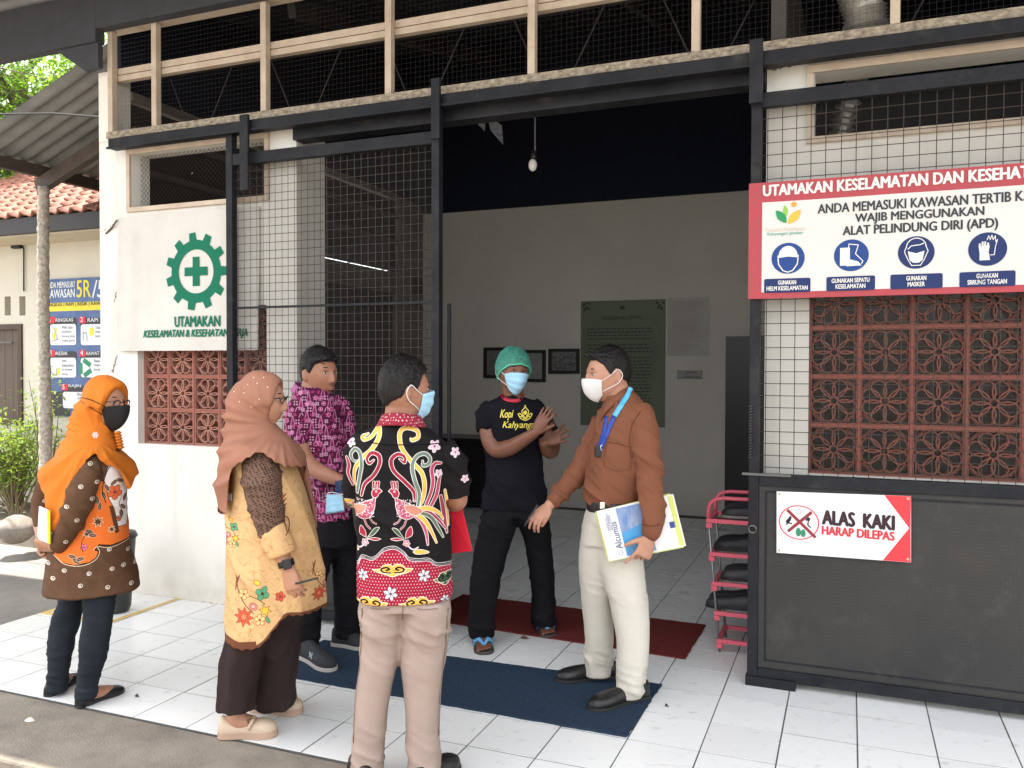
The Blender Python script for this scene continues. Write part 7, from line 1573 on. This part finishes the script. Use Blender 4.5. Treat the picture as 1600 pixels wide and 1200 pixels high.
cv2 = MB(); cv2.add([mp_(.24, .52, .0018), mp_(.62, .38, .0018), mp_(.62, .97, .0018), mp_(.24, .97, .0018)], [(0, 1, 2, 3)]); cv2.build('cover_band', mat('cover_cyan', (.06, .30, .58), .35), mg)
cv3 = MB(); mrect(cv3, .52, .42, .60, .60, .0024); mrect(cv3, .86, .50, .93, .62, .0012); cv3.build('cover_block', mat('cover_navy', (.03, .06, .26), .35), mg)
cv4 = MB(); cv4.add([mp_(.92, .02, .0012), mp_(.985, .02, .0012), mp_(.985, .98, .0012), mp_(.92, .98, .0012)], [(0, 1, 2, 3)]); cv4.build('lime_edge', mat('lime_card', (.55, .58, .16), .5), mg)
lt = MB(); ex_n, ey_n = ex_.normalized(), ey_.normalized()
def mtext(s_, a, b_, wd, hh, bold=.01, o=.0028): 
    v_, f_ = text_geo(s_, wd, hh, bold); o0 = mp_(a, b_, o); lt.add([tuple(o0-ey_n*x+ex_n*(-y)) for x, y in v_], f_)
mtext('Alcumus', .21, .80, .125, .030, .012); mtext('GUIDE TO', .10, .42, .06, .008); mtext('ISO STANDARDS', .125, .42, .08, .008); mtext('AND SYSTEMS', .15, .42, .07, .008)
for k in range(5): a = 2*math.pi*k/5; c_ = mp_(.17, .88, .0028); lt.add([tuple(c_+ex_n*(.009*math.cos(a))+ey_n*(.009*math.sin(a))+ex_n*.0018*math.cos(a+q)+ey_n*.0045*math.sin(a+q)) for q in (0, 1.57, 3.14, 4.71)], [(0, 1, 2, 3)])
lt.build('lettering', mat('deep_blue_print', (.02, .05, .18)), mg)
lt = MB(); mtext('Guide', .33, .95, .045, .020, .015); mtext('Quality', .39, .95, .06, .018, .015); mtext('Systems', .45, .95, .06, .016, .015); lt.build('lettering', mat('pale_cyan_print', (.45, .65, .80)), mg)
q0 = [p+nn*.008 for p in (P(930, 800, D-.170), P(1047, 771, D-.172), P(1069, 856, D-.186), P(950, 879, D-.184))]
yp = slab([q0[0], q0[3], q0[2], q0[1]], .006 if (q0[3]-q0[0]).cross(q0[1]-q0[0]).dot(FWD) > 0 else -.006, 1, mat('lime_card'), None, 'folder'); tag(yp, 'lime yellow folder behind the white magazine held by the man in brown', 'folder')
pn = MB(); pn.tube([P(819, 823, D-.03), P(822, 818, D-.03)], [.0015, .0040], 8); pn.tube([P(822, 818, D-.03), P(840, 789, D+.0)], .0042, 8); pn.build('pen', M_pen, label='black pen in the lowered right hand of the man in brown', cat='pen')

# ---------------------------------------------------------------- shoes on the rack
def rack_shoes(x0, y, z, kind, label, col, name):
    o = empty(name, (x0, y, z), label, 'shoe')
    M = mat('rack_shoe_%d' % (col[0]*1000), col, .5)
    shoe(o, (x0+.27, y, z), (x0, y, z), M, M_sole, .014, .07, .055, .04, 1.0, name='upper') if kind else None
    return o
zz = [z+.0235 for z in zs]
for k, (x0, z, col, lb_) in enumerate(((-.74, zs[1]+.023, (.035, .035, .038), 'black lace shoe on the second tier of the pink rack, poking out'), (-.66, zs[2]+.023, (.05, .05, .052), 'dark grey shoe on the middle tier of the pink rack'), (-.70, zs[3]+.023, (.018, .019, .022), 'black shoe on the fourth tier of the pink rack'), (-.66, zs[4]+.023, (.028, .03, .036), 'black shoe on the top tier of the pink rack'))):
    o = empty('shoe', (x0, 4.70, z), lb_, 'shoe', 'shoes on the rack')
    M = mat('rack_shoe_%d' % k, col, .5)
    for dy in (-.055, .055):
        hh = Vector((x0+.28, 4.73+dy, z)); tt = Vector((x0+.02, 4.73+dy, z)); s3 = shoe(o, hh, tt, M, mat('worn_sole', (.22, .20, .18), .8) if k in (3,) else M_sole, .014, .075, .06, .042, .95, name='upper', lift=0)
        # raise to the tier
        for q in (s3,): q.location = q.location+Vector((0, 0, 0))
